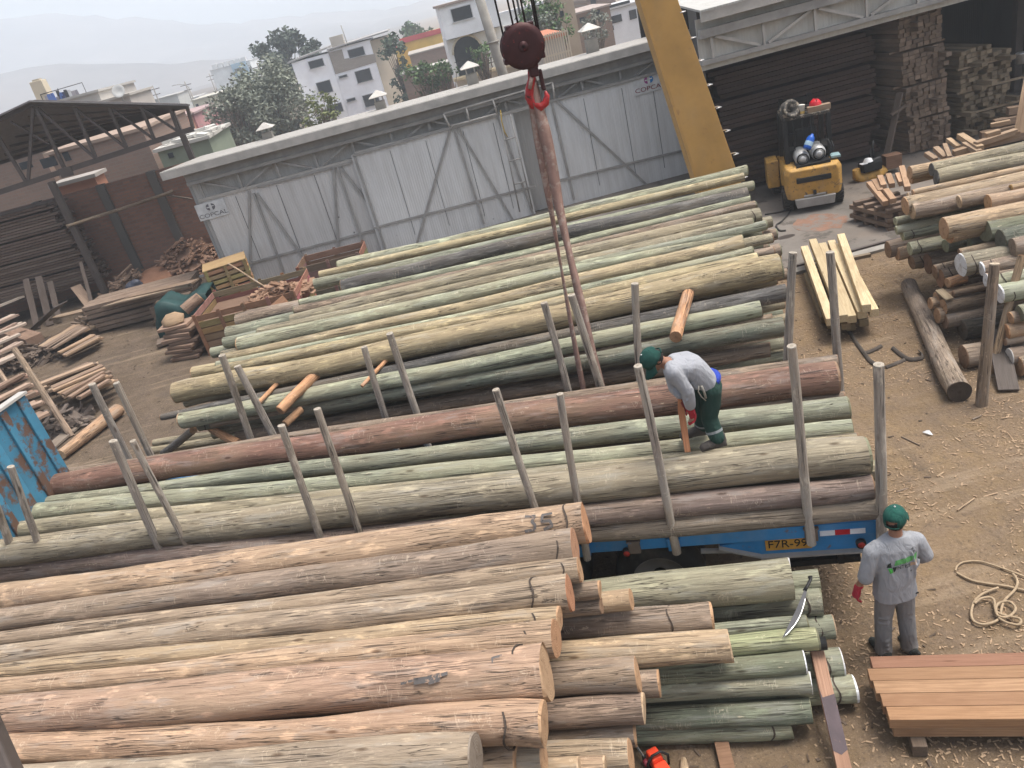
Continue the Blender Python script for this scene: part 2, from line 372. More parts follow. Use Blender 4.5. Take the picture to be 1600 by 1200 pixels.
ridge('hill', [(-80, 28), (0, 22), (60, 14), (110, 20), (180, 22), (260, 28), (300, 33), (345, 38), (390, 34), (440, 24), (500, 18), (560, 18), (610, 14), (660, 8), (690, 6), (760, 12), (850, -5), (1000, -40)], 1250, 650, 5.1)
def m_haze():
    m = bpy.data.materials.new('haze_air'); m.use_nodes = True; t = m.node_tree; t.nodes.clear()
    o = t.nodes.new('ShaderNodeOutputMaterial'); v = t.nodes.new('ShaderNodeVolumePrincipled'); t.links.new(v.outputs[0], o.inputs['Volume'])
    v.inputs['Color'].default_value = (.85, .925, 1., 1); v.inputs['Density'].default_value = .00135; v.inputs['Anisotropy'].default_value = .2
    return m
g = MB(); g.box((0, 1000, 70), (3400, 2060, 160)); tag(g.build('haze', m_haze()), kind='stuff')
def textmesh(txt, name, mat, parent, M, size, ext=.002, sx=1., sub=0):
    c = bpy.data.curves.new(name, 'FONT'); c.body = txt; c.size = size; c.extrude = ext; c.align_x = 'CENTER'; c.align_y = 'CENTER'
    o = bpy.data.objects.new(name, c); COL.objects.link(o)
    dg = bpy.context.evaluated_depsgraph_get(); me = bpy.data.meshes.new_from_object(o.evaluated_get(dg)); bpy.data.objects.remove(o); bpy.data.curves.remove(c)
    me.materials.clear(); me.transform(M @ Matrix.Diagonal((sx, 1, 1, 1)))
    if sub:
        bm = bmesh.new(); bm.from_mesh(me); bmesh.ops.subdivide_edges(bm, edges=[e for e in bm.edges if e.calc_length() > .02], cuts=sub, use_grid_fill=True); bm.to_mesh(me); bm.free()
    return link(name, me, mat, parent)
# ================================================================== main shed
YW = 25.1
def wbar(mb, a, b, w, d=.07, y=YW - .09):       # a steel flat on the wall, drawn between two photo points
    A, B = aty(*a, y), aty(*b, y); mb.bar(A, B, d, w, up=Vector((0, 0, 1)) if abs((B - A).normalized().z) < .9 else Vector((1, 0, 0)))
def flat(mb, A, B, w, d=.06):                    # bar lying in an x-z plane, width w seen from the yard
    A = Vector(A); B = Vector(B); mb.bar(A, B, d, w, up=Vector((0, 0, 1)) if abs((B - A).normalized().z) < .9 else Vector((1, 0, 0)))
shed = empty('timber_shed', (0, YW, 0), 0, 'long pale metal clad shed with sliding doors running across behind the green log stack', 'shed')
shed_inv = Matrix.Translation((0, -YW, 0))
def part(mb, name, mat, parent=None, color=None, **k):
    o = mb.build(name, mat, parent or shed, color, **k)
    root = parent or shed
    o.matrix_parent_inverse = Matrix.Translation(-Vector(root.location)) if root is shed else Matrix.Identity(4)
    return o
def wpart(mb, name, mat, root, color=None, **k):  # part given in world coordinates under an unrotated thing
    o = mb.build(name, mat, root, color, **k); p = root; off = Vector()
    while p is not None: off += Vector(p.location); p = p.parent
    o.location = -off
    return o
g = MB(); g.box((-.2, YW + .22, 1.95), (15.4, .06, 3.9)); wpart(g, 'cladding', SHEET, shed, (.48, .46, .43))
g = MB(); g.box((-7.95, YW + 1.75, 1.93), (.08, 3.1, 3.86)); g.box((0, YW + 3.3, 1.93), (15.9, .08, 3.86)); wpart(g, 'end_wall', SHEET, shed, (.34, .34, .33))
g = MB(); g.prism([(-8.42, YW - .42, 4.17), (8.0, YW - .42, 4.17), (8.0, YW + 3.5, 3.95), (-8.25, YW + 3.5, 3.95)], (0, 0, .05)); wpart(g, 'roof', SHEET, shed, (.33, .31, .28))
g = MB(); g.box((-.2, YW - .45, 4.09), (16.45, .05, .24)); wpart(g, 'fascia', PALE, shed, bevel=.006)
g = MB()
for z, h in ((3.93, .10), (3.66, .10)): g.box((-.1, YW - .12, z), (15.6, .12, h))
g.box((-.1, YW - .10, 3.80), (15.6, .03, .18)); wpart(g, 'top_beam', STEEL, shed)
random.seed(3)
g = MB(); x = -7.6; k = 0
while x < 7.2:                           # truss webs under the eave
    flat(g, (x, YW - .02, 3.12), (x, YW - .02, 3.62), .07); flat(g, (x + (.08 if k % 2 else 1.1), YW - .02, 3.14), (x + (1.1 if k % 2 else .08), YW - .02, 3.60), .06); x += 1.2; k += 1
wpart(g, 'truss', STEEL, shed)
g = MB(); g.box((-5.2, YW - .02, 3.10), (5.2, .10, .09)); g.box((2.3, YW - .14, 3.27), (10.2, .10, .09)); wpart(g, 'door_track', PALE, shed)
def door(x0, x1, z1, y, col):
    g = MB(); g.box(((x0 + x1) / 2, y, z1 / 2 + .02), (x1 - x0, .05, z1)); return wpart(g, 'sliding_door', SHEET, shed, col)
dl = door(-7.72, -2.75, 3.05, YW, (.60, .58, .555)); dm = door(-2.93, 2.15, 3.22, YW - .12, (.68, .67, .65)); dr = door(2.95, 7.42, 3.22, YW - .12, (.69, .685, .67))
yl, ym = YW - .055, YW - .175
def dframe(root, lines, y, w=.07):
    g = MB()
    for i, (a, b) in enumerate(lines): A, B = aty(*a, y - .002 * i), aty(*b, y - .002 * i); flat(g, A, B, w, .05)
    return wpart(g, 'door_frame', STEEL, root)
dframe(dl, [((312, 432), (594, 357)), ((389, 298), (392, 452)), ((396, 302), (452, 447)), ((401, 302), (500, 437)), ((521, 262), (531, 420)), ((527, 262), (574, 400)), ((533, 262), (600, 350)), ((402, 292), (548, 254))], yl)
dframe(dm, [((585, 356), (836, 291)), ((704, 200), (650, 385)), ((709, 200), (756, 350)), ((716, 200), (802, 345)), ((554, 245), (603, 392)), ((777, 180), (833, 335)), ((551, 243), (770, 182))], ym)
dframe(dr, [((850, 288), (1068, 235)), ((861, 156), (897, 312)), ((868, 156), (1016, 294)), ((852, 158), (846, 250)), ((1041, 108), (1072, 240)), ((838, 165), (878, 320)), ((845, 162), (1040, 110))], ym)
# seams and short cracks in the sheets
for x, y, z, h in [(x, YW - .148, 1.75, 2.7) for x in (-1.75, -.62, .55, 1.5, 4.35, 5.55, 6.5)] + [(x, YW - .028, 1.9, 2.1) for x in (-6.7, -5.4, -4.2)]:
    g = MB(); g.box((x, y, z), (.012, .012, h)); wpart(g, 'sheet_seam', BLACK, dl if x < -3 else dm if x < 2 else dr)
# roof ventilators
def vent(u, v, y, s=1.):
    y -= 1.9; P = aty(u, v, y); zr = 4.18 - (y - YW) * .058
    t = empty('roof_ventilator', (P.x, y, zr)); zc = P.z - zr
    g = MB(); g.box((0, 0, zc * .3), (.34 * s, .34 * s, zc * .6)); g.build('duct', CONCPOST, t)
    g = MB()
    for sx in (-1, 1):
        for sy in (-1, 1): g.box((sx * .13 * s, sy * .13 * s, zc * .72), (.03, .03, zc * .5))
    g.build('stand', STEEL, t)
    g = MB(); g.lathe([(.0, zc + .17 * s), (.06 * s, zc + .15 * s), (.42 * s, zc - .02), (.41 * s, zc - .04), (.0, zc - .03)], Matrix.Rotation(PI / 4, 4, 'Z'), 4, False); g.build('cap', PALE, t, bevel=.004)
    return t
for u, v, y, s, lb in ((414, 199, 30, .95, 'small pyramid capped roof vent at the left end of the shed roof'), (590, 149, 29.5, 1., 'pyramid capped roof vent in front of the white three storey house'), (733, 104, 29.5, 1.05, 'pyramid capped roof vent left of the hanging crane hook'), (920, 45, 29.5, 1.1, 'pyramid capped roof vent just left of the yellow gantry leg')):
    tag(vent(u, v, y, s), lb, 'roof vent', 'ventilators on the shed roof')
# COPCAL boards
def sign(P, w, h, label, c1, c2, c3):
    t = empty('wall_sign', P, 0, label, 'sign', 'company signs on the shed doors')
    g = MB(); g.box((0, 0, 0), (w, .02, h)); g.build('board', ANY, t, (.58, .58, .57), bevel=.003)
    U = Matrix.Translation((0, -.014, -h * .27)) @ Matrix.Rotation(PI / 2, 4, 'X')
    textmesh("COPCAL", "lettering", ANY, t, U, h * .34, .002, 1.35).color = (*c3, 1)
    # emblem: two facing half rounds round an S-shaped gap
    g = MB()
    def half(sgn):
        pts = []
        for k in range(13):
            a = PI / 2 + sgn * PI * k / 12; pts.append((sgn * -.0 + math.cos(a) * h * .2 + sgn * -.04, -.012, h * .2 + math.sin(a) * h * .2))
        return pts
    g.prism(half(1), (0, -.004, 0)); g.build('emblem', ANY, t, c1)
    g = MB(); g.prism(half(-1), (0, -.004, 0)); g.build('emblem', ANY, t, c2)
    g = MB(); g.box((-.075, -.019, h * .20), (.09, .006, .035)); g.box((.075, -.019, h * .24), (.07, .006, .03)); g.build('emblem_bar', ANY, t, (.58, .58, .57))
    return t
sign(aty(1014, 130, YW - .17), .98, .52, 'white company board on the pale door next to the yellow gantry leg', (.30, .05, .22), (.03, .18, .42), (.20, .03, .04))
sign(aty(331, 328, YW - .05), .92, .50, 'faded grey company board at the left end of the shed wall', (.14, .13, .14), (.12, .12, .13), (.16, .15, .15))
# hoist frame of pipes over the door gap
hf = empty('hoist_frame', (aty(780, 150, YW - .3).x, YW - .3, 3.2), 0, 'grey pipe frame fixed above the gap between the two pale doors', 'frame')
g = MB(); yy = YW - .42
for a, b in (((693, 178), (863, 129)), ((693, 178), (703, 199)), ((863, 129), (867, 154)), ((770, 156), (777, 178)), ((728, 168), (734, 190)), ((820, 141), (826, 164)), ((705, 197), (775, 178))): g.tube(aty(*a, yy), aty(*b, yy), .028)
wpart(g, 'pipe_frame', PALE, hf)
g = MB()
for a, b in (((781, 182), (812, 331)), ((797, 178), (832, 327)), ((788, 219), (806, 214)), ((795, 252), (815, 247)), ((803, 288), (823, 283))): g.tube(aty(*a, yy), aty(*b, yy), .022)
wpart(g, 'ladder_rail', STEEL, hf)
g = MB(); g.path([aty(782, 172, yy - .05), aty(784, 190, yy - .05), aty(788, 205, yy - .05), aty(793, 214, yy - .05)], .016); wpart(g, 'yellow_cord', ANY, hf, (.45, .30, .05))

# ================================================================== projecting open bay at the right
YB = 20.2
bay = empty('open_bay', (12, YB, 0), 0, 'dark open storage bay of the shed behind the forklift', 'shed')
def bz(u, v, y=YB): return aty(u, v, y).z
zl = bz(1200, 75); ztop = bz(1200, 27); zf0 = bz(1150, 17.); XL, XR = 6.55, 21.
g = MB(); g.box(((XL + XR) / 2, YB + .02, zl + .05), (XR - XL, .16, .11)); g.box(((XL + XR) / 2, YB - .03, ztop + .02), (XR - XL, .18, .20)); wpart(g, 'lintel_beam', STEEL, bay)
g = MB(); g.box(((XL + XR) / 2, YB + .14, (zl + ztop) / 2 + .1), (XR - XL, .04, ztop - zl + .5)); wpart(g, 'cladding', SHEET, bay, (.52, .50, .45))
g = MB(); k = 0; x = XL + .3
while x < XR - 1.5:
    flat(g, (x, YB, zl + .1), (x, YB, ztop - .1), .06); flat(g, (x + (.1 if k % 2 else 1.2), YB, zl + .12), (x + (1.2 if k % 2 else .1), YB, ztop - .1), .07); x += 1.3; k += 1
wpart(g, 'truss', PALE, bay)
g = MB(); g.box(((XL + XR) / 2, YB - .30, ztop + .42), (XR - XL, .05, .24)); wpart(g, 'fascia', PALE, bay)
g = MB(); g.prism([(XL, YB - .34, ztop + .52), (XR, YB - .34, ztop + .52), (XR, 31, ztop + .62), (XL + 1.6, 31, ztop + .62)], (0, 0, .05)); wpart(g, 'roof', SHEET, bay, (.42, .41, .38))
g = MB(); g.prism([(6.62, YB + .2, 0.05), (7.95, 25.3, 0.05), (7.95, 25.3, ztop + .5), (6.62, YB + .2, ztop + .5)], (.06, 0, 0)); g.box((14.5, 30.9, 2.4), (13.2, .1, 4.8)); g.box((XR, 25.6, 2.4), (.1, 10.7, 4.8)); wpart(g, 'inner_wall', SHEET, bay, (.07, .065, .06))  # inner wall colour lowered to near-black to deepen the bay's shade
for u, v in ((1372, 120), (1590, 50)):
    P = aty(u, v, 24.2); g = MB(); g.box((P.x, 24.2, 2.4), (.22, .22, 4.75)); wpart(g, 'column', BROWNSTEEL, bay)

# ================================================================== yellow gantry leg and its rail
YG = 15.6
def gx(u, v): return aty(u, v, YG)
a0, a1, b0, b1 = gx(978, -60), gx(1034, -60), gx(1080, 268), gx(1143, 255)
def ext(p, q, z): t = (z - p.z) / (q.z - p.z); return p + (q - p) * t
L0, L1, Rr0, Rr1 = ext(a0, b0, .32), ext(a0, b0, 7.6), ext(a1, b1, .32), ext(a1, b1, 7.6)
gl = empty('gantry_leg', ((L0.x + Rr0.x) / 2, YG, 0), 0, 'broad leaning yellow steel crane leg with rungs up its right edge', 'crane leg')
g = MB(); vv = []
for p, q in ((L0, Rr0), (L1, Rr1)): vv += [(p.x, YG - .18, p.z), (q.x, YG - .18, p.z), (q.x, YG + .25, p.z), (p.x, YG + .25, p.z)]
g.add(vv, [(0, 3, 2, 1), (4, 5, 6, 7), (0, 1, 5, 4), (1, 2, 6, 5), (2, 3, 7, 6), (3, 0, 4, 7)]); wpart(g, 'leg_column', YEL, gl, bevel=.012)
g = MB(); g.prism([(L0.x - .02, YG - .19, L0.z), (L0.x + .03, YG - .19, L0.z), (L1.x + .03, YG - .19, L1.z), (L1.x - .02, YG - .19, L1.z)], (0, .1, 0)); wpart(g, 'edge_flange', YEL, gl)
for (u, v) in ((1058, 20), (1074, 60), (1087, 95), (1100, 133), (1114, 168), (1128, 204), (1141, 240), (1155, 276)):
    P = gx(u, v); g = MB(); w = .09
    g.path([P + Vector((-.06, .0, 0)), P + Vector((w, -.02, .0)), P + Vector((w + .02, -.16, .0)), P + Vector((-.0, -.18, 0))], .011, 6); wpart(g, 'rung', ALU, gl)
g = MB(); g.box(((L0.x + Rr0.x) / 2, YG, .27), (1.5, .5, .3)); wpart(g, 'bogie', YEL, gl, bevel=.02)
for s in (-1, 1):
    g = MB(); g.tube(((L0.x + Rr0.x) / 2 + s * .5, YG - .08, .2), ((L0.x + Rr0.x) / 2 + s * .5, YG + .08, .2), .14, None, 18); wpart(g, 'wheel', BLACK, gl)
r0, r1 = pa + Vector((0, .06, 0)), pb + Vector((0, .06, 0))
g = MB(); g.bar((r0.x, r0.y, .055), (r1.x, r1.y, .055), .07, .05); g.bar((r0.x, r0.y, .022), (r1.x, r1.y, .022), .14, .05)
tag(g.build('crane_rail', BROWNSTEEL), 'dark crane rail along the edge of the concrete apron', 'rail')
g = MB(); g.bar((pa.x, pa.y - .14, .028), (pb.x, pb.y - .14, .028), .22, .06); tag(g.build('kerb', CONCPOST), kind='structure')

# ================================================================== crane hook block and sling
HK = aty(816, 72, 10.5)
hb = empty('crane_hook', HK, 0, 'greasy dark red pulley block with red hook hanging on steel cables', 'crane hook')
Mx = Matrix.Rotation(PI / 2, 4, 'X') @ Matrix.Identity(4); tilt = Matrix.Rotation(-.12, 4, 'Y')
s = .27
g = MB()
for y in (-.10, .07): g.lathe([(0, y - .012), (.19, y - .012), (s, y), (s, y + .03), (.19, y + .042), (0, y + .042)], Mx, 28)
g.build('cheek_plate', DARKRED, hb)
g = MB(); g.lathe([(0, -.05), (s * .93, -.05), (s * .86, 0), (s * .93, .05), (0, .05)], Mx, 26); g.build('sheave', REDP, hb)
g = MB(); g.lathe([(0, -.15), (.055, -.15), (.06, -.12), (0.06, .13), (0, .13)], Mx, 16); g.lathe([(0, -.165), (.02, -.165), (.02, .13), (0, .13)], Mx, 10); g.build('axle_pin', DARKRED, hb)
g = MB()
for a in (-.5, .6, 2.2, 2.75, 4.2): g.box((math.sin(a) * s * .97, 0, math.cos(a) * s * .97), (.07, .2, .07), None)
g.build('lug', DARKRED, hb, bevel=.012)
g = MB(); g.box((.07, 0, -.31), (.12, .16, .14)); g.build('swivel', DARKRED, hb, bevel=.02)
hp = [(.045, 0, -.30), (.03, 0, -.40), (-.02, 0, -.50), (-.045, 0, -.60), (-.02, 0, -.70), (.06, 0, -.755), (.14, 0, -.72), (.175, 0, -.64), (.165, 0, -.58)]
g = MB(); g.path(hp, [.045, .05, .055, .06, .062, .06, .05, .036, .015], 12); g.build('hook', REDP, hb)
g = MB(); g.box((.15, 0, -.44), (.05, .07, .26)); g.build('latch', DARKRED, hb, bevel=.015)
g = MB()
for dx, dy, tx in ((-.20, 0, -.25), (-.05, .05, -.1), (.0, -.05, -.03), (.10, .03, .06), (.22, 0, .16), (.25, .06, .3)):
    g.tube((dx, dy, .12), (dx + tx * .15, dy, 2.6), .012, None, 6)
g.build('cable', BLACK, hb)
# web sling: broad doubled strap, loops over the hook and goes round the load between the stacks
sling = MB()
def strap(mb, pts, ws, th=.012, tw=None):
    n = len(pts); vs = []
    for i, p in enumerate(pts):
        p = Vector(p); a = (tw[i] if tw else 0.); sx = Vector((math.cos(a), math.sin(a), 0)); ny = Vector((-math.sin(a), math.cos(a), 0))
        for c in (sx * -1 + ny * -.0, ny * 1, sx, ny * -1): vs.append(p + (c * ws[i] / 2 if abs(c.dot(sx)) > .5 else c * th))
    fs = [(i * 4 + k, i * 4 + (k + 1) % 4, (i + 1) * 4 + (k + 1) % 4, (i + 1) * 4 + k) for i in range(n - 1) for k in range(4)]
    mb.add(vs, fs, True)
def sp(u, v, y): return aty(u, v, y)
def dense(pts, k=6):
    out = []
    for a, b in zip(pts, pts[1:]):
        for i in range(k): out.append(tuple(x + (y - x) * i / k for x, y in zip(a, b)))
    return out + [pts[-1]]
def strap_px(rows, y0=10.5):
    rows = dense(rows); P = [sp(u, v, y0 + dy) for u, v, w, dy, t in rows]; ws = [1.3 * w / ppm(p) for p, (u, v, w, dy, t) in zip(P, rows)]
    strap(sling, P, ws, .010, [r[4] for r in rows])
strap_px([(834, 128, 10, 0, .2), (840, 160, 13, -.03, .5), (850, 200, 15, -.05, .2), (860, 250, 15, -.05, -.3), (873, 320, 13, -.05, .4), (888, 390, 12, -.05, .8), (907, 470, 11, -.04, .3), (924, 545, 10, 0, .1), (941, 612, 10, .05, 0), (948, 650, 10, .1, 0)])
strap_px([(828, 128, 9, .03, -.3), (833, 165, 11, .04, -.2), (842, 220, 12, .05, -.1), (853, 285, 9, .06, .1), (865, 350, 7, .07, .6), (877, 420, 6, .08, .9), (890, 495, 6, .08, .5), (904, 570, 7, .1, .2), (918, 640, 7, .15, 0)])
strap_px([(846, 180, 9, .03, .8), (860, 240, 10, .06, .3), (876, 310, 7, .07, 1.), (891, 385, 6, .06, 1.1), (908, 460, 6, .04, .8), (926, 540, 6, .06, .5), (936, 615, 7, .1, .1)])
# bight over the hook
P0 = sp(831, 130, 10.5)
sling.path([P0 + Vector((-.05, -.08, -.05)), P0 + Vector((0, -.06, .06)), P0 + Vector((.03, 0, .10)), P0 + Vector((.05, .06, .05)), P0 + Vector((.06, .07, -.08))], .035, 8, True, True, False, .5)
o = sling.build('web_sling', WEB); tag(o, 'reddish brown web lifting sling hanging from the crane hook down to the logs', 'sling')
# ================================================================== logs
TAN = (.44, .315, .215); TANL = (.49, .36, .235); PINK = (.42, .285, .205); GBR = (.29, .225, .175); MAUVE = (.235, .18, .155); CREAM = (.45, .38, .235)
OLIVE = (.34, .305, .215); PGREEN = (.36, .38, .275); GREEN = (.285, .30, .225); DGREEN = (.15, .17, .135); RBR = (.23, .13, .10); DGREY = (.115, .11, .105); BRN = (.26, .20, .15); ORG = (.55, .30, .16)
WHITE = (.72, .74, .76); ENDTAN = (.46, .29, .17); ENDBR = (.26, .17, .11); ENDGRN = (.20, .20, .13)
_seed = [0]
def log_mesh(L, ra, rb, seed, bend, knob, n, openA, openB, flare):
    m = max(5, min(46, int(L / .26))); rnd = random.Random(seed)
    ph, th = rnd.uniform(0, 6.3), rnd.uniform(0, 6.3)
    knots = [(rnd.uniform(.04, .96) * L, rnd.uniform(0, 2 * PI), rnd.uniform(.05, .16), rnd.uniform(.14, .34)) for _ in range(int(L * .75))]
    vs = []
    for i in range(m + 1):
        t = i / m; x = L * t; r = ra + (rb - ra) * t
        if flare and (t < .03 or t > .97): pass
        oy = bend * L * .01 * math.sin(PI * t) * math.cos(th) + r * .10 * math.sin(x * 1.7 + ph); oz = bend * L * .01 * math.sin(PI * t) * math.sin(th) + r * .08 * math.sin(x * 1.3 + ph * 2)
        w = min(1, min(t, 1 - t) * L / .25); oy *= w; oz *= w
        for k in range(n):
            a = 2 * PI * k / n
            q = r * (1 + knob * 1.3 * noise.noise(Vector((x * .9 + seed * 3.1, 1.3 * math.cos(a), 1.3 * math.sin(a)))) + knob * .7 * noise.noise(Vector((x * 3 + seed, 2.6 * math.cos(a), 2.6 * math.sin(a)))))
            for kx, ka, kh, kw in knots:
                d = ((x - kx) / kw) ** 2 + ((((a - ka + PI) % (2 * PI)) - PI) * r / (kw * .55)) ** 2
                if d < 4: q += r * kh * knob * 14 * .3 * math.exp(-d * 1.4)
            vs.append((x, oy + q * math.cos(a), oz + q * math.sin(a)))
    fs = [(i * n + k, i * n + (k + 1) % n, (i + 1) * n + (k + 1) % n, (i + 1) * n + k) for i in range(m) for k in range(n)]
    mb = MB(); mb.add(vs, fs, True)
    if not openA: mb.add(vs[:n], [tuple(range(n))[::-1]])
    if not openB: mb.add(vs[-n:], [tuple(range(n))])
    return mb.mesh('log'), vs[:n], vs[-n:]
def log(A, B, ra, rb, col, label, group, cat='log', name='log', endA=None, endB=None, bandA=0., bandB=0., bend=.35, knob=.05, n=18, white=False):
    A = Vector(A); B = Vector(B); L = (B - A).length; _seed[0] += 1; sd = _seed[0]
    me, va, vb = log_mesh(L, ra, rb, sd, bend, knob, n, endA is not None, endB is not None, 0)
    o = link(name, me, LOG); o.matrix_world = frame(A, B); o.color = (*col, 1); tag(o, label, cat, group)
    rnd = random.Random(sd * 7 + 1)
    for e, ring, x, sgn in ((endA, va, 0, -1), (endB, vb, L, 1)):
        if e is None: continue
        g = MB(); tl = rnd.uniform(-.10, .10), rnd.uniform(-.10, .10)
        r0 = [Vector((0, y, z)) for _, y, z in ring]; dn = [Vector((sgn * (.012 + tl[0] * p.y + tl[1] * p.z), p.y * .965, p.z * .965)) for p in r0]
        c = Vector((sgn * .014, 0, 0)); mid = [Vector((sgn * (.013 + (tl[0] * p.y + tl[1] * p.z) * .5), p.y * .5, p.z * .5)) for p in r0]
        k = len(r0); g.add(r0 + dn + mid + [c], [(i, (i + 1) % k, k + (i + 1) % k, k + i) for i in range(k)] + [(k + i, k + (i + 1) % k, 2 * k + (i + 1) % k, 2 * k + i) for i in range(k)] + [(2 * k + i, 2 * k + (i + 1) % k, 3 * k) for i in range(k)])
        q = g.build('cut_end', CUT, o, e); q.location = (x, 0, 0)
        if e is WHITE: q['label'] = 'white painted cut end'
    for d, ring, x0, sg in ((bandA, va, 0, 1), (bandB, vb, L, -1)):
        if d:
            xx = x0 + sg * d; i = int(round(xx / L * (len(me.vertices) // n - 1))); i = max(0, min(len(me.vertices) // n - 1, i))
            rr = [Vector(me.vertices[i * n + k].co) for k in range(n)]; cen = sum(rr, Vector()) / n
            g = MB(); pts = [Vector((xx + .02 * math.sin(k * .9), p.y, p.z)) for k, p in enumerate(rr)]; pts = [Vector((p.x, cen.y + (p.y - cen.y) * 1.025, cen.z + (p.z - cen.z) * 1.025)) for p in pts]
            vs = []
            for p in pts: vs += [p + Vector((-.008, 0, 0)), p + Vector((.008, 0, 0)), Vector((p.x + .006, cen.y + (p.y - cen.y) * .93, cen.z + (p.z - cen.z) * .93)), Vector((p.x - .006, cen.y + (p.y - cen.y) * .93, cen.z + (p.z - cen.z) * .93))]
            g.add(vs, [(k * 4 + j, k * 4 + (j + 1) % 4, ((k + 1) % n) * 4 + (j + 1) % 4, ((k + 1) % n) * 4 + j) for k in range(n) for j in range(4)])
            g.build('binding_wire', BAND, o)
    return o
BAND = m_paint('binding_wire', (.06, .045, .035), .8, 0, None, .6, 9.)
def plog(a, b, ra, rb, za, zb, *rest, **k):      # ends as photo points, radii in photo pixels
    A, B = at(*a, za), at(*b, zb)
    return log(A, B, ra / ppm(A), rb / ppm(B), *rest, **k)
def nth(i): return ('first', 'second', 'third', 'fourth', 'fifth', 'sixth', 'seventh', 'eighth', 'ninth', 'tenth', 'eleventh', 'twelfth', 'thirteenth', 'fourteenth', 'fifteenth', 'sixteenth')[i]

# ---- treated stack in the middle, from the shed side to the near side
G = 'poles of the green treated stack'
top = [((530, 416), (1166, 266), 8, 8, PGREEN, 'pale green'), ((500, 430), (1162, 276), 6, 6, CREAM, 'cream'), ((492, 444), (1176, 290), 8, 7, GREEN, 'mossy green'),
 ((536, 449), (1168, 304), 11, 10, DGREY, 'sooty dark grey'), ((470, 474), (1171, 311), 6, 6, PGREEN, 'thin pale green'), ((462, 486), (1180, 321), 7, 7, BRN, 'pinkish brown'),
 ((456, 501), (1187, 336), 9, 11, OLIVE, 'knotty olive'), ((405, 521), (1175, 349), 8, 9, OLIVE, 'moss ended olive'), ((388, 527), (1138, 361), 7, 5, CREAM, 'thin cream'),
 ((375, 540), (1154, 367), 12, 7, PGREEN, 'fresh green'), ((352, 559), (1160, 380), 6, 12, (.42, .345, .22), 'tan dark patched'), ((340, 571), (1175, 392), 6, 7, PGREEN, 'thin green'), ((304, 583), (1183, 404), 10, 9, CREAM, 'yellow cream'),
 ((275, 614), (1217, 416), 15, 19, (.41, .335, .205), 'thickest tan')]
for i, (a, b, ra, rb, c, w) in enumerate(top):
    z = 2.72 - .056 * i
    lb = '%s log on top of the green stack, %s from the shed wall' % (w, nth(i)) if i < 13 else 'thickest tan log along the near upper edge of the green stack'
    plog(a, b, ra * 1.1, rb * 1.1, z, z, c, lb, G, endA=ENDTAN if i in (3, 9, 12, 13) else ENDGRN, endB=ENDGRN, knob=.075, bend=.6, bandB=.12 if i in (6, 13) else 0)
low = [((253, 652), (1228, 457), 5, 13, 1.72, DGREY, 'dark grey shaded log just under the thickest tan log of the green stack', ENDBR), ((285, 657), (1188, 482), 12, 12, 1.62, PGREEN, 'light green log with pale left end on the lower tier of the green stack', TANL),
 ((330, 663), (1205, 496), 5, 6, 1.46, BRN, 'thin pinkish brown pole between two green logs on the lower tier', ENDBR), ((313, 664), (1224, 510), 9, 14, 1.42, DGREEN, 'dark green log with banded left end on the lower tier', ENDGRN),
 ((372, 682), (1202, 546), 9, 11, 1.05, BRN, 'brown log lowest on the near side of the green stack', ENDBR), ((345, 700), (1226, 584), 6, 8, .75, DGREY, 'dark brown thin log behind the truck stakes at the foot of the green stack', ENDBR),
 ((241, 692), (760, 612), 5, 6, .62, OLIVE, 'olive pole with left end low on the yard beside the dark dowel', ENDBR), ((237, 704), (700, 640), 6, 7, .5, OLIVE, 'olive pole nearest the truck at the left foot of the green stack', ENDBR)]
for a, b, ra, rb, z, c, lb, e in low: plog(a, b, ra * 1.08, rb * 1.08, z, z, c, lb, G, endA=e, endB=ENDBR, knob=.05, bandA=.12 if 'banded' in lb else 0)
# the tiers underneath: their ends show at the right
rs = random.Random(11)
lowend = [(1196, 352, 2.28, 8), (1206, 372, 2.12, 8), (1190, 366, 2.1, 7), (1208, 392, 1.98, 7), (1200, 386, 1.9, 7), (1212, 436, 1.72, 9), (1230, 428, 1.62, 9), (1224, 474, 1.32, 9), (1212, 452, 1.4, 8), (1230, 497, 1.16, 8), (1224, 536, .85, 9), (1228, 556, .62, 9), (1216, 568, .5, 8), (1205, 346, 1.9, 9), (1212, 366, 1.62, 9), (1218, 390, 1.5, 10), (1214, 410, 1.28, 9)]
dirM = (at(1217, 416, 2.) - at(275, 614, 2.)).normalized()
for i, (u, v, z, r) in enumerate(lowend):
    B = at(u, v, z); A = B - dirM * (9.6 + rs.uniform(-.5, .4)); c = rs.choice([BRN, OLIVE, GBR, GREEN])
    log(A, B, .10, r / ppm(B), c, 'log end among the shaded ends showing under the top of the green stack', 'covered poles of the green stack', endB=rs.choice([ENDBR, ENDGRN]), knob=.04, n=14)
rs = random.Random(5)                     # bearers that carry the stack
for x in (-3.4, -.2, 3.0):
    for k, (y0, y1, z) in enumerate(((11.1, 14.8, .12),)):
        log((x, y0 - .1 * x, z), (x + .1, y1 - .1 * x, z), .12, .12, BRN, 'round bearer on the ground under the green stack', 'bearers under the green stack', n=12)
    for k in range(9):
        pass
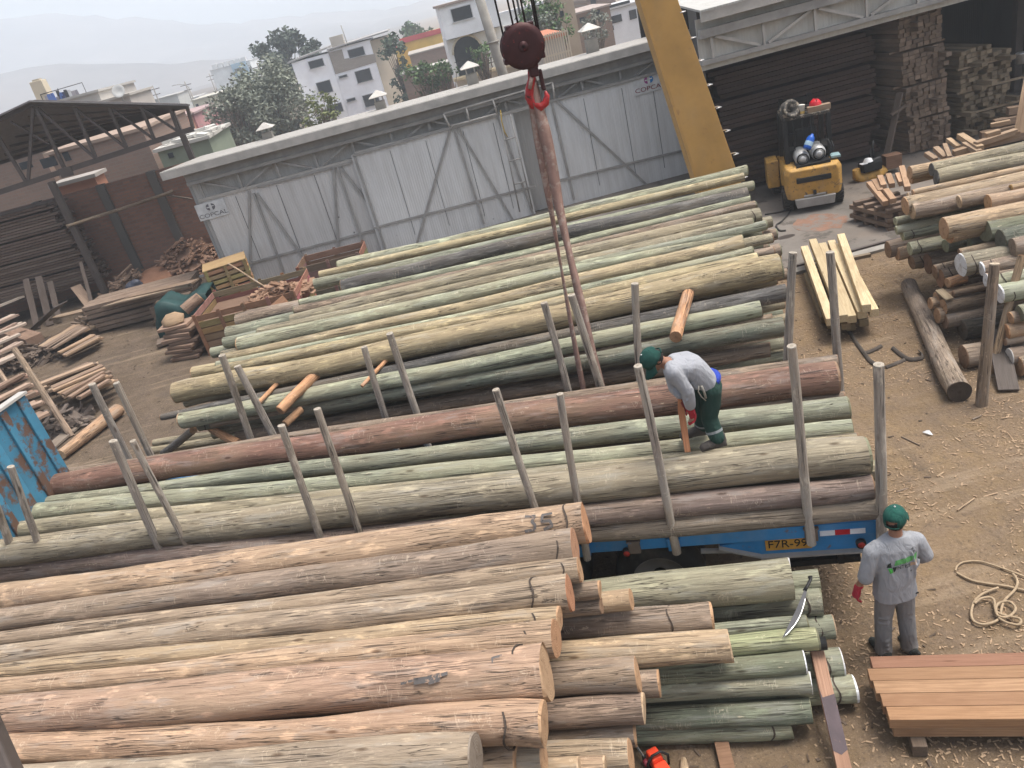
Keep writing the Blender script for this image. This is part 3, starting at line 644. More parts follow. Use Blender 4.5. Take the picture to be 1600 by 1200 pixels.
for j, (y, z) in enumerate([(11.4, .34), (11.75, .34), (12.1, .34), (12.45, .34), (12.8, .34), (13.15, .34), (13.5, .34), (13.85, .34), (14.2, .34), (11.6, .66), (12.0, .66), (12.4, .66), (12.8, .66), (13.2, .66), (13.6, .66), (14.0, .66), (11.8, .98), (12.2, .98), (12.6, .98), (13.0, .98), (13.4, .98), (13.8, .98), (12., 1.3), (12.45, 1.3), (12.9, 1.3), (13.35, 1.3), (13.8, 1.3), (12.2, 1.62), (12.65, 1.62), (13.1, 1.62), (13.55, 1.62), (12.5, 1.94), (12.95, 1.94), (13.4, 1.94), (13.8, 1.9), (13.1, 2.22), (13.6, 2.26)]):
    B = Vector((4.6 + rs.uniform(-.35, .1), y - .35, z)); log(B - dirM * 9.3, B, .15, .16, rs.choice([BRN, OLIVE, GREEN, GBR]), 'log end among the shaded ends showing under the top of the green stack', 'covered poles of the green stack', endB=rs.choice([ENDBR, ENDGRN]), knob=.04, n=12)
# loose cross pieces between the tiers
C = 'short cross pieces in the green stack'
for a, b, za, zb, ra, rb, c, lb in (((1080, 440), (1056, 526), 1.95, 1.88, 9, 10, ORG, 'short orange tan stub sticking out under the thickest log near the bending worker'), ((515, 565), (438, 641), 1.9, 1.72, 8, 8, ORG, 'fresh orange dowel sticking out at the left half of the green stack'),
    ((450, 582), (400, 634), 1.9, 1.75, 3.5, 3.5, ORG, 'thin orange stick left of the fresh dowel'), ((618, 548), (566, 603), 1.9, 1.75, 3.5, 3, ORG, 'thin orange stick right of the fresh dowel beside a stake'), ((470, 640), (446, 662), 1.5, 1.45, 6, 6, ORG, 'orange stub end just below the fresh dowel'),
    ((302, 672), (256, 708), 1.35, .55, 6, 6, DGREY, 'dark weathered dowel leaning at the left foot of the green stack'), ((330, 670), (372, 692), 1.3, 1.1, 6, 7, ORG, 'split pale orange piece at the left foot of the green stack')):
    plog(a, b, ra, rb, za, zb, c, lb, C, cat='wood piece', name='wood_piece', endA=ENDTAN, endB=(.42, .24, .13), n=12, knob=.02, bend=.1)

# ---- load of the truck, from the far side to the near side
G = 'logs loaded on the blue truck'
load = [((68, 748), (1308, 566), 9, 12, 1.80, 1.88, BRN, 'thin tan log at the far edge of the truck load', ENDBR, 0), ((48, 763), (1306, 590), 17, 25, 1.84, 1.90, RBR, 'thick red brown log on the far side of the truck load', ENDBR, 0),
 ((52, 782), (1318, 622), 10, 11, 1.62, 1.68, BRN, 'brown log next to the thick red brown log on the truck', ENDBR, 0), ((46, 790), (1324, 637), 10, 18, 1.72, 1.78, GREEN, 'grey green log under the rear boot of the bending worker', ENDGRN, 0), ((60, 800), (1322, 656), 8, 9, 1.50, 1.56, DGREY, 'dark narrow log deep between two green logs on the truck', ENDBR, 0),
 ((6, 805), (1331, 669), 15, 14, 1.74, 1.80, (.335, .35, .255), 'pale green log in the middle of the truck load', ENDGRN, 0), ((-8, 832), (1339, 690), 14, 14, 1.70, 1.75, OLIVE, 'olive tan log in front of the middle green log on the truck', ENDBR, 0),
 ((-14, 867), (1353, 711), 21, 29, 1.74, 1.78, (.32, .285, .21), 'thickest grey olive log at the near upper edge of the truck load', ENDGRN, 0), ((-20, 893), (1362, 760), 17, 19, 1.50, 1.54, MAUVE, 'mauve brown log under the thickest grey olive log', ENDBR, 0), ((-10, 912), (1368, 793), 12, 18, 1.36, 1.35, (.25, .21, .165), 'grey brown log lowest on the near side of the truck bed', ENDBR, 0),
 ((200, 830), (1366, 735), 14, 16, 1.40, 1.45, OLIVE, 'olive log whose end peeps out behind the near stakes of the truck', ENDGRN, 0)]
for a, b, ra, rb, za, zb, c, lb, e, bd in load: plog(a, b, ra * 1.04, rb * 1.04, za, zb, c, lb, G, endA=ENDBR, endB=e, knob=.035, bend=.4, n=22)
rs = random.Random(9); tdir = (at(1353, 711, 1.75) - at(-14, 867, 1.75)).normalized(); tn = Vector((-tdir.y, tdir.x, 0))
base = at(1368, 793, 1.36)
for k, (d, z, r) in enumerate([(.40, 1.36, .16), (.72, 1.36, .155), (1.04, 1.36, .15), (1.34, 1.36, .15), (1.64, 1.36, .14), (.95, 1.58, .10), (1.5, 1.58, .12)]):
    B = base + tn * d + tdir * -.05; B.z = z
    log(B - tdir * 10.6, B, r * .85, r, rs.choice([BRN, OLIVE, GBR]), 'covered log in the bottom layer of the truck load', 'bottom layer of the truck load', endB=ENDBR, knob=.03, n=14)

# ---- raw tan logs in the foreground
G = 'raw tan logs on the foreground stack'
fg = [((-260, 972), (914, 817), 22, 33, 1.90, TAN, 'tan log marked 35 at the far edge of the foreground stack', (.5, .27, .15), .16), ((-260, 1003), (897, 855), 15, 30, 1.93, GBR, 'grey brown bark scarred log second from the truck on the foreground stack', (.42, .24, .15), .14), ((-260, 1028), (905, 890), 13, 20, 1.86, (.36, .28, .205), 'slim grey tan log with pale scars third from the truck', ENDTAN, .14),
 ((-260, 1051), (889, 926), 15, 29, 1.93, (.38, .30, .22), 'grey tan log with reddish end fourth from the truck', (.42, .21, .12), .30), ((-260, 1075), (873, 967), 15, 20, 1.88, (.42, .32, .21), 'slim yellow tan log fifth from the truck', ENDTAN, .2), ((-260, 1101), (867, 998), 14, 29, 1.90, TAN, 'orange tan scarred log just behind the thickest pink log', (.4, .23, .13), .22),
 ((-260, 1149), (852, 1051), 30, 44, 1.95, PINK, 'thickest pinkish log in the foreground with a dark arrow mark', (.42, .28, .17), .20), ((-260, 1184), (849, 1129), 22, 35, 1.87, (.47, .32, .22), 'tan log just in front of the thickest pink log', (.45, .29, .17), .26), ((-260, 1243), (742, 1183), 26, 38, 1.95, (.37, .30, .225), 'grey tan log with wired end at the bottom edge of the photo', (.24, .2, .16), .2)]
fgo = []
for a, b, ra, rb, z, c, lb, e, bd in fg: fgo.append(plog(a, b, ra * .94, rb * 1.0, z, z, c, lb, G, endB=e, bandB=bd, knob=.085, bend=.3, n=24))
fd = (at(852, 1051, 1.95) - at(-260, 1138, 1.95)).normalized()
G = 'raw log ends under the foreground stack'
und = [((936, 921), 14, 1.60, GBR, 'short grey brown log end beside the end of the log marked 35', ENDTAN), ((938, 946), 13, 1.42, GBR, 'brown log end under the short grey brown end', ENDBR), ((985, 937), 16, 1.35, TANL, 'pale tan log end in front of the big white ended green log', ENDTAN), ((1111, 964), 23, 1.02, (.30, .235, .185), 'long grey brown log with split top reaching out under the white ended log', ENDTAN),
 ((1140, 1009), 25, 1.02, (.50, .38, .25), 'longest pale tan log reaching right over the green poles', TANL), ((995, 1054), 27, 1.15, (.33, .25, .185), 'brown log with broken rim below the longest pale tan log', ENDTAN), ((1029, 1068), 21, .90, GBR, 'grey brown log end just behind the broken rim log', ENDTAN), ((1005, 1106), 23, .97, (.29, .215, .165), 'dark tan log with slanted cut end below the broken rim log', TANL),
 ((992, 1146), 20, .74, (.22, .17, .135), 'shaded brown log under the slanted cut log', ENDTAN), ((984, 1181), 25, .84, (.38, .30, .21), 'grey tan log end left of the red chainsaw', ENDTAN), ((904, 1199), 16, 1.05, TANL, 'small tan log end at the bottom edge of the photo left of the chainsaw', TANL), ((944, 1197), 15, .95, TAN, 'small brown log end at the bottom edge of the photo beside the grey tan end', TANL), ((848, 1184), 22, 1.50, (.33, .27, .2), 'split grey log end under the front tan log', ENDTAN)]
for b, r, z, c, lb, e in und:
    B = at(*b, z); log(B - fd * 5.5, B, r / ppm(B) * .85, r / ppm(B) * 1.03, c, lb, G, endB=e, knob=.07, bend=.6, n=20, bandB=.38 if 'split top' in lb else 0)
for k, (x, y, z) in enumerate([(-.35, 5.75, 1.55), (-.4, 5.35, 1.52), (-.5, 4.95, 1.5), (-.6, 4.55, 1.48), (-.7, 4.15, 1.5), (-.5, 5.5, 1.2), (-.5, 5.0, 1.15), (-.6, 4.6, 1.1), (-.9, 4.2, 1.1), (-.5, 5.2, .8), (-.6, 4.8, .75), (-.8, 4.35, .7)]):
    log(Vector((x, y, z)) - fd * 5.5, (x, y, z), .15, .17, rs.choice([GBR, BRN, TAN]), 'covered log inside the foreground stack', 'covered logs of the foreground stack', endB=ENDTAN, n=14, knob=.04)
# ---- treated green poles below them
G = 'green poles under the foreground stack'
gr = [((1236, 904), 32, 1.05, (.31, .30, .215), 'thick grey green log with white painted end beside the truck wheel', WHITE, 0), ((1279, 905), 16, .82, PGREEN, 'pale green pole end behind the white painted log', ENDGRN, .1), ((1282, 939), 22, .68, GREEN, 'green pole end under the machete handle', ENDGRN, .14), ((1260, 973), 12, .80, GREEN, 'dark green pole end under the machete blade', ENDGRN, 0), ((1302, 979), 18, .48, GREEN, 'green pole end right of the machete with chipped rim', TANL, .14),
 ((1276, 998), 17, .76, (.37, .40, .235), 'bright green pole just below the machete tip', ENDGRN, .12), ((1314, 1034), 22, .34, GREEN, 'chipped green pole end behind the leaning plank', WHITE, .14), ((1256, 1034), 18, .64, (.18, .2, .14), 'dark green pole end left of the leaning plank', WHITE, .12), ((1266, 1067), 17, .48, GREEN, 'green pole with white chips on its rim left of the plank', WHITE, .1), ((1334, 1076), 21, .18, PGREEN, 'green pole end farthest right near the ground', WHITE, .16),
 ((1266, 1110), 19, .27, (.15, .17, .125), 'shaded green pole end left of the stained plank', ENDGRN, .12), ((1232, 1131), 22, .13, (.235, .25, .175), 'lowest green pole near the red chainsaw', ENDGRN, .16)]
for b, r, z, c, lb, e, bd in gr:
    B = at(*b, z); log(B - fd * 6.5, B, r / ppm(B) * .85, r / ppm(B) * 1.02, c, lb, G, endB=e, bandB=bd, knob=.03, n=20)
for k, (y, z) in enumerate([(5.35, .14), (5.65, .14), (5.95, .14), (5.5, .4), (5.85, .42)]):
    B = Vector((1.75 - .1 * k, y, z)); log(B - fd * 6.5, B, .12, .125, GREEN, 'covered green pole inside the low stack by the truck', 'covered green poles by the truck', endB=ENDGRN, n=12)
sk = at(1131, 1178, 0); g = MB(); g.box((0, .6, .03), (.13, 2.0, .12)); o = g.build('wooden_bearer', BOARD, None, (.22, .13, .08), bevel=.006); o.location = sk; o.rotation_euler.z = -.15; tag(o, 'square wooden bearer under the lowest green pole', 'bearer')
# painted marks: 35 and arrow strokes
def paintmark(o, strokes, L0):                # strokes in (along, round) coordinates hugging the log
    me = o.data; n = 24; m = len(me.vertices) // n
    def P(x, a):
        i = max(0, min(m - 1, int(round(x / (me.vertices[(m - 1) * n].co.x) * (m - 1))))); f = (a % (2 * PI)) / (2 * PI) * n; k = int(f) % n; t = f - int(f)
        return None, i, k, t
    Lt = max(v.co.x for v in me.vertices)
    def pt(x, a, lift=1.0):
        fi = x / Lt * (m - 1); i = max(0, min(m - 2, int(fi))); s = fi - i; f = (a % (2 * PI)) / (2 * PI) * n; k = int(f) % n; t = f - int(f)
        A = me.vertices[i * n + k].co.lerp(me.vertices[i * n + (k + 1) % n].co, t); B = me.vertices[(i + 1) * n + k].co.lerp(me.vertices[(i + 1) * n + (k + 1) % n].co, t); q = A.lerp(B, s)
        return Vector((x, q.y * (1 + .032 * lift), q.z * (1 + .032 * lift)))
    g = MB()
    for st, w in strokes:
        pts = dense([tuple(p) for p in st], 8); vs = []
        for i, (x, a) in enumerate(pts):
            x0, a0 = pts[max(0, i - 1)]; x1, a1 = pts[min(len(pts) - 1, i + 1)]; dx, da = x1 - x0, (a1 - a0) * .19; l = math.hypot(dx, da) or 1; nx, na = -da / l, dx / l / .19
            vs += [pt(x + nx * w, a + na * w), pt(x - nx * w, a - na * w)]
        g.add(vs, [(2 * i, 2 * i + 1, 2 * i + 3, 2 * i + 2) for i in range(len(pts) - 1)], True)
    return g.build('painted_mark', MARK, o)
MARK = m_paint('faded_black_paint', (.10, .09, .085), .8, 0, (.3, .2, .14), .56, 14.)
def lenof(o): return max(v.co.x for v in o.data.vertices)
TOPA = PI * .5
L = lenof(fgo[0]); c0 = TOPA + .62       # towards the viewer side
def dig(x0, pts, w=.014): return ([(L - x0 + px * 1., c0 + PA) for px, PA in pts], w)
sgn = 1
paintmark(fgo[0], [dig(.56, [(0, -.40), (.10, -.36), (.07, -.06), (.10, .10), (.09, .32), (-.01, .36)]), dig(.40, [(.12, -.36), (.02, -.34), (.01, -.02), (.09, .0), (.11, .22), (.02, .38)])], L)
L = lenof(fgo[6]); c0 = TOPA + .55
paintmark(fgo[6], [dig(.40, [(.10, -.62), (.03, -.56), (.05, -.22), (.10, -.14)]), dig(.30, [(-.05, -.42), (.06, -.40)], .008)], L)
paintmark(fgo[6], [dig(.98, [(-.13, .16), (-.02, .07), (.02, .04)], .008), dig(.90, [(-.10, .11), (.10, .06)], .02), dig(.86, [(-.02, .10), (.08, .02)], .028), dig(.80, [(-.02, .02), (.08, -.10)], .012)], L)
# ================================================================== flatbed truck
tO = at(1372, 814, 1.2); tO.z = 0; _q = at(909, 848, 1.2); _q.z = 0
td = (tO - _q).normalized(); tnn = Vector((-td.y, td.x, 0))
TRK = empty('flatbed_truck', tO, math.atan2(td.y, td.x), 'long blue flatbed truck loaded with logs between wooden stakes', 'truck')
def atpl(u, v, P, n): d = ray(u, v); return CAM + d * ((P - CAM).dot(n) / d.dot(n))
def tl(P): d = P - tO; return Vector((d.dot(td), d.dot(tnn), P.z))
TL, TW = 10.9, 2.25
g = MB(); g.box((-TL / 2, TW / 2, 1.14), (TL, TW - .1, .07)); g.build('bed', BROWNSTEEL, TRK)
for y, nm in ((.0, 'side_rail'), (TW, 'side_rail')):
    s = 1 if y == 0 else -1
    g = MB(); g.box((-TL / 2, y + s * .03, 1.125), (TL, .06, .155)); g.box((-TL / 2, y + s * .07, 1.208), (TL, .12, .022)); g.box((-TL / 2, y + s * .075, 1.035), (TL, .03, .06)); g.build(nm, BLUE, TRK, bevel=.006)
g = MB(); g.box((-TL / 2, .10, 1.222), (TL - .02, .16, .012)); g.build('dusty_edge', CONC, TRK)
# deeper rear apron that carries plate and tape
g = MB(); g.prism([(0, .035, 1.05), (-1.15, .035, 1.05), (-1.55, .035, .99), (-1.15, .035, .84), (0, .035, .84)], (0, .05, 0)); g.build('rear_apron', BLUE, TRK)
g = MB(); g.box((-.57, .03, .835), (1.15, .12, .02)); g.bar((-1.14, .03, .838), (-1.56, .03, .985), .1, .02); g.build('apron_lip', STEEL, TRK)
g = MB(); g.box((0.02, TW / 2, 1.08), (.05, TW, .24)); g.build('tail_beam', STEEL, TRK)
g = MB()
for y in (.75, 1.45): g.box((-TL / 2 - .1, y, .93), (TL - .2, .09, .30))
g.build('chassis_beam', BLACK, TRK)
g = MB()
for x in range(12): g.box((-.4 - x * .9, TW / 2, 1.06), (.07, TW - .2, .08))
g.build('cross_member', BLACK, TRK)
pl = MB(); pl.box((-.86, .026, .975), (.455, .012, .155)); plate = pl.build('licence_plate', m_paint('plate_yellow', (.52, .27, .045), .6, 0, (.2, .13, .06), .63, 9.), TRK)
FRONT = Matrix.Rotation(PI / 2, 4, 'X')
textmesh('F7R-99', 'plate_lettering', BLACK, plate, Matrix.Translation((-.868, .018, .972)) @ FRONT, .135, .002, 1.02)
tape = empty('reflector_tape', (0, 0, 0)); tape.parent = TRK
for k, (x, c, nm) in enumerate(((-.478, (.7, .72, .75), 'white_tape'), (-.335, (.55, .02, .03), 'red_tape'), (-.192, (.7, .72, .75), 'white_tape'))):
    g = MB(); g.box((x, -.003, 1.095), (.143, .006, .062)); g.build(nm, ANY, tape, c)
for u, v in ((1267, 833), (1052, 843), (912, 852), (990, 846)):
    P = tl(atpl(u, v, tO, tnn)); g = MB(); g.box((P.x, -.028, 1.115), (.125, .055, .15)); g.box((P.x, -.03, 1.19), (.15, .05, .02)); g.build('stake_pocket', m_paint('brown_pocket', (.15, .115, .09), .7, 0, BLUE and (.05, .2, .4), .62, 6.) if u == 1267 else BLUE if u in (1052, 912) else bpy.data.materials['brown_pocket'], TRK, bevel=.008)
for x, z in ((-2.52, 1.045), (-.17, .95)):
    M = Matrix.Translation((x, .0, z)) @ FRONT; g = MB(); g.lathe([(0, .05), (.05, .05), (.05, -.0), (0, -.0)], M, 16); b = g.build('side_lamp', BLACK, TRK); g = MB(); g.lathe([(0, .062), (.033, .056), (.036, .045), (0, .045)], M, 14); g.build('red_lens', ANY, b, (.35, .03, .02))
def wheel(x, y):
    w = MB(); M = Matrix.Translation((x, y, .5)) @ FRONT
    w.lathe([(.30, -.13), (.42, -.14), (.48, -.12), (.505, -.06), (.505, .06), (.48, .12), (.42, .14), (.30, .13)], M, 36); o = w.build('wheel', RUB, TRK)
    r = MB(); r.lathe([(0, .03), (.09, .03), (.13, .06), (.24, .05), (.28, .12), (.305, .125), (.305, -.12), (0, -.1)], M, 28); r.build('rim', STEEL, o)
    h = MB(); h.lathe([(0, .14), (.06, .13), (.08, .03), (0, .03)], M, 16); h.build('hub', BLACK, o)
for x in (-2.24, -3.55):
    for y in (.26, .56, TW - .56, TW - .26): wheel(x, y)
    g = MB(); g.tube((x, .3, .5), (x, TW - .3, .5), .07); g.build('axle', BLACK, TRK)
g = MB(); g.bar((-1.0, .10, .72), (-.10, .10, .80), .05, .05); g.bar((-.95, .2, .55), (-.15, .15, .62), .06, .07); g.box((-.35, .12, .72), (.06, .06, .25)); g.build('underrun_bar', BLACK, TRK)
g = MB(); g.bar((-1.75, .05, .93), (-1.35, .05, .90), .04, .04); g.build('light_bracket', STEEL, TRK)
# headboard
xh = -10.75; Ph = tO + td * xh
far_b, far_t = tl(atpl(107, 731, Ph, td)), tl(atpl(37, 616, Ph, td)); ztp = far_t.z; yf = far_b.y
HB = MB(); HB.box((xh - .05, yf / 2 + .02, (1.2 + ztp) / 2), (.05, yf - .02, ztp - 1.2)); hbo = HB.build('headboard', OLDBLUE, TRK)
g = MB()
for k in range(5):
    y = yf - .10 - k * (yf - .2) / 4.
    g.box((xh - .01, y, (1.2 + ztp) / 2 - .01), (.05, .16 if k % 2 == 0 else .12, ztp - 1.22))
g.build('rib', OLDBLUE, hbo, bevel=.012)
g = MB(); g.box((xh - .03, yf / 2, ztp + .015), (.14, yf + .02, .035)); g.build('top_cap', PALE, hbo)
# wooden stakes in their pockets
STAKE = (.42, .375, .325)
def stake(base, topp, yl, r, lb, sh=1.):
    P = tO + tnn * yl; A = atpl(*base, P, tnn); B = atpl(*topp, P, tnn); d = (A - B).normalized()
    if A.z > 1.02: A = A + d * ((A.z - 1.02) / max(.3, -d.z))
    k = ppm(B)
    return log(A, B, r * 1.05 / k, r * .92 / k, tuple(c * sh for c in STAKE), lb, 'wooden stakes along the truck bed', 'stake', 'stake', endB=(.42, .38, .32), n=12, knob=.045, bend=.5)
near = [((1378, 842), (1373, 571), 9, 'near wooden stake at the rear corner of the truck beside the standing man'), ((1267, 838), (1237, 542), 8, 'near wooden stake standing over the yellow plate'), ((1053, 842), (997, 573), 7.5, 'near wooden stake just left of the bending worker'), ((848, 826), (775, 610), 6.5, 'near wooden stake rising behind the end of the log marked 35, the left of two'),
 ((914, 850), (875, 617), 6.5, 'near wooden stake right above the end of the log marked 35'), ((510, 860), (440, 666), 6.5, 'left one of the pair of near stakes at the middle of the truck bed'), ((566, 850), (496, 640), 6.5, 'right one of the pair of near stakes at the middle of the truck bed'), ((266, 890), (177, 690), 7, 'thick knotty near stake left of a thinner one toward the headboard'), ((308, 885), (208, 690), 5.5, 'thin near stake right beside the thick knotty one'),
 ((36, 912), (-14, 770), 6.5, 'near stake cut by the left edge of the photo'), ((80, 906), (17, 730), 6, 'near stake in front of the blue headboard')]
for b, t, r, lb in near: stake(b, t, -.06, r, lb)
farr = [((1228, 588), (1239, 396), 7, 'far stake left of the yellowish square timbers'), ((1314, 612), (1297, 395), 7, 'far stake standing in front of the yellowish square timbers'), ((1001, 606), (992, 444), 6.5, 'far stake behind the head of the bending worker'), ((888, 616), (850, 474), 6, 'far stake left of the lifting sling'), ((942, 612), (893, 462), 6.5, 'far stake right against the lifting sling'),
 ((656, 660), (609, 522), 6, 'right one of the pair of far stakes at the middle of the truck'), ((607, 664), (569, 543), 5.5, 'left one of the pair of far stakes at the middle of the truck'), ((396, 695), (347, 556), 6, 'far stake over the left ends of the green stack, the left of two'), ((434, 695), (371, 573), 6, 'far stake over the left ends of the green stack, the right of two'), ((205, 726), (144, 601), 6, 'far stake nearest the blue headboard, the left of two'), ((240, 720), (182, 599), 5.5, 'far stake nearest the blue headboard, the right of two')]
for b, t, r, lb in farr: stake(b, t, TW + .07, r, lb, .92)

# ================================================================== people
def blob(mb, pts, rs, n=12):
    for i, (p, r) in enumerate(zip(pts, rs)):
        mb.ball(p, r, None, 12, 8)
        if i: mb.path([pts[i - 1], p], [rs[i - 1], r], n)
def torso(mb, rings):                       # rings: (centre, half-width axis, half-depth axis)
    n = 18; vs = []
    for c, ax, ay in rings:
        c, ax, ay = Vector(c), Vector(ax), Vector(ay)
        for k in range(n):
            a = 2 * PI * k / n; ca, sa = math.cos(a), math.sin(a); e = .8
            vs.append(c + ax * math.copysign(abs(ca) ** e, ca) + ay * math.copysign(abs(sa) ** e, sa))
    m = len(rings); mb.add(vs, [(i * n + k, i * n + (k + 1) % n, (i + 1) * n + (k + 1) % n, (i + 1) * n + k) for i in range(m - 1) for k in range(n)] + [tuple(range(n))[::-1], tuple((m - 1) * n + k for k in range(n))], True)
def hand(mb, W, d, palm_n, side, curl=.5, s=1.):     # wrist, direction of the fingers, palm normal, thumb side
    W, d, pn = Vector(W), Vector(d).normalized(), Vector(palm_n).normalized(); sd = Vector(side).normalized(); sd = (sd - d * sd.dot(d)).normalized(); pn = d.cross(sd) * (1 if d.cross(sd).dot(pn) > 0 else -1)
    blob(mb, [W, W + d * .035 * s, W + d * .085 * s], [.027 * s, .032 * s, .034 * s])
    torso(mb, [(W + d * .01 * s, sd * .030 * s, pn * .018 * s), (W + d * .05 * s, sd * .042 * s, pn * .018 * s), (W + d * .095 * s, sd * .042 * s, pn * .016 * s)])
    for k, (o, L) in enumerate(((.031, .072), (.0105, .082), (-.0105, .076), (-.031, .058))):
        K = W + d * .092 * s + sd * o * s; a = curl * (.8 + .12 * k); p1 = K + (d * math.cos(a) + pn * math.sin(a)) * L * .45 * s; p2 = p1 + (d * math.cos(a * 2) + pn * math.sin(a * 2)) * L * .32 * s; p3 = p2 + (d * math.cos(a * 2.8) + pn * math.sin(a * 2.8)) * L * .25 * s
        blob(mb, [K - d * .015, K, p1, p2, p3], [.0105 * s, .0108 * s, .0098 * s, .009 * s, .008 * s], 8)
    T0 = W + d * .028 * s + sd * .032 * s; T1 = T0 + (sd * .6 + d * .7 + pn * .25).normalized() * .038 * s; T2 = T1 + (d * .9 + pn * .35 + sd * .1).normalized() * .032 * s
    blob(mb, [W + d * .02, T0, T1, T2], [.018 * s, .0145 * s, .0115 * s, .0095 * s], 8)
def headshape(mb, H, f, u, r):              # centre, facing, up
    H, f, u = Vector(H), Vector(f).normalized(), Vector(u).normalized(); l = u.cross(f).normalized(); u = f.cross(l)
    Mx = Matrix((l, f, u)).transposed()
    def p(x, y, z): return H + l * x * r + f * y * r + u * z * r
    mb.ball(H, (.078 * r, .098 * r, .10 * r), Mx, 18, 14); mb.ball(p(0, .025, -.055), (.058 * r, .066 * r, .066 * r), Mx, 14, 10)
    mb.ball(p(0, .078, -.095), (.026 * r, .022 * r, .02 * r), Mx, 10, 8)
    mb.path([p(0, .092, .012), p(0, .112, -.024), p(0, .092, -.034)], [.011 * r, .017 * r, .012 * r], 8)
    for s in (-1, 1):
        mb.ball(p(s * .079, -.005, -.02), (.010 * r, .019 * r, .031 * r), Mx, 8, 8); mb.ball(p(s * .032, .085, .006), (.015 * r, .011 * r, .008 * r), Mx, 8, 6)
    mb.ball(p(0, .09, -.062), (.024 * r, .012 * r, .009 * r), Mx, 8, 6)
    return p, Mx
def cap(parent, H, f, u, r, col, opening=True):
    H, f, u = Vector(H), Vector(f).normalized(), Vector(u).normalized(); l = u.cross(f).normalized(); u = f.cross(l); Mx = Matrix((l, f, u)).transposed()
    g = MB(); n = 24; vs = []; rows = 8
    for i in range(rows + 1):
        ph = PI / 2 * i / rows
        for k in range(n):
            a = 2 * PI * k / n; R_ = math.sin(ph) ** .85
            vs.append(H + Mx @ Vector((.092 * r * R_ * math.cos(a), .112 * r * R_ * math.sin(a), .018 * r + .105 * r * math.cos(ph))))
    for k in range(n):
        a = 2 * PI * k / n; back = max(0, -math.sin(a)); vs.append(H + Mx @ Vector((.090 * r * math.cos(a), .109 * r * math.sin(a), -.012 * r - .02 * r * back)))
    rows += 1
    fs = [(i * n + k, i * n + (k + 1) % n, (i + 1) * n + (k + 1) % n, (i + 1) * n + k) for i in range(rows) for k in range(n)]
    if opening: fs = [q for q in fs if not (q[0] // n >= rows - 2 and 16 <= q[0] % n <= 19)]
    g.add(vs, fs, True); o = g.build('cap', CLOTH, parent, col); so_ = o.modifiers.new('thick', 'SOLIDIFY'); so_.thickness = .004
    g = MB(); vs = []
    for j in range(4):
        for k in range(9):
            a = R(20) + R(140) * k / 8; q = 1 + j * .24
            vs.append(H + Mx @ Vector((.088 * r * math.cos(a) * (1 + .1 * j * .3), .104 * r * math.sin(a) * q + .01 * r * j, -.006 * r - .012 * r * j * j * .25 - .02 * r * abs(math.cos(a)) ** 2 * j * .5)))
    g.add(vs, [(j * 9 + k, j * 9 + k + 1, (j + 1) * 9 + k + 1, (j + 1) * 9 + k) for j in range(3) for k in range(8)], True); b = g.build('brim', CLOTH, o, col); b.modifiers.new('thick', 'SOLIDIFY').thickness = .004
    g = MB(); g.ball(H + Mx @ Vector((0, 0, .125 * r)), .008 * r); g.build('button', CLOTH, o, (.5, .5, .48))
    if opening:
        g = MB(); g.path([H + Mx @ Vector((.09 * r * math.cos(a), .110 * r * math.sin(a), -.024 * r)) for a in [R(232) + R(76) * k / 8 for k in range(9)]], .008, 6); g.build('strap', CLOTH, o, tuple(c * .8 for c in col))
    return o
HAIR = m_paint('hair', (.018, .014, .012), .8, 0, None, .6, 30.)
GREYSH = (.27, .275, .29); GREENC = (.012, .072, .055)
# --- the standing man, seen from behind
M0 = at(1402, 1018, 0); fx = M0.x; fy = M0.y + .02
man = empty('person', (fx, fy, 0), 0, 'person standing with back turned in grey shirt, grey trousers and green cap', 'person', 'workers in grey shirts')
g = MB()                                     # continuous body
f_h = Vector((.62, .78, -.05))
headshape(g, (.035, .04, 1.60), f_h, (0, 0, 1), 1.)
blob(g, [(.02, .0, 1.44), (.03, .02, 1.54)], [.062, .056]); torso(g, [((0, .0, .84), (.15, 0, 0), (0, .10, 0)), ((0, 0, 1.02), (.14, 0, 0), (0, .095, 0)), ((0, .01, 1.25), (.17, 0, 0), (0, .105, 0)), ((.01, 0, 1.38), (.15, 0, 0), (0, .07, 0)), ((.015, 0, 1.46), (.07, 0, 0), (0, .06, 0))])
sL, eL, wL = (-.180, 0, 1.355), (-.275, -.02, 1.12), (-.335, .05, .90); sR, eR, wR = (.19, 0, 1.355), (.285, -.03, 1.13), (.20, .20, 1.06)
blob(g, [sL, eL, wL], [.046, .042, .030]); blob(g, [sR, eR, wR], [.046, .042, .030])
lgL = [(-.085, 0, .86), (-.115, .02, .47), (-.125, .0, .09)]; lgR = [(.085, 0, .86), (.105, .0, .47), (.115, -.04, .09)]
blob(g, lgL, [.085, .055, .042]); blob(g, lgR, [.085, .055, .042])
hand(g, wL, (-.12, .12, -1), (1, .2, 0), (.25, 1, 0), .35); hand(g, wR, (-.8, .5, .0), (0, -.3, -1), (.2, .6, .6), .5)
g.build('body', SKIN, man, remesh=.009, smooth=2)
g = MB(); torso(g, [((0, 0, .755), (0.201, 0, 0), (0, .142, 0)), ((.0, 0, .80), (0.199, 0, 0), (0, .14, 0)), ((-.01, -.01, .95), (0.188, 0, 0), (0, .133, 0)), ((-.005, -.012, 1.08), (0.190, 0, 0), (0, .13, 0)), ((0, 0, 1.25), (0.210, 0, 0), (0, .134, 0)), ((.005, 0, 1.36), (0.214, 0, 0), (0, .115, 0)), ((.01, 0, 1.435), (0.144, 0, 0), (0, .085, 0)), ((.015, .0, 1.47), (0.080, 0, 0), (0, .07, 0))])
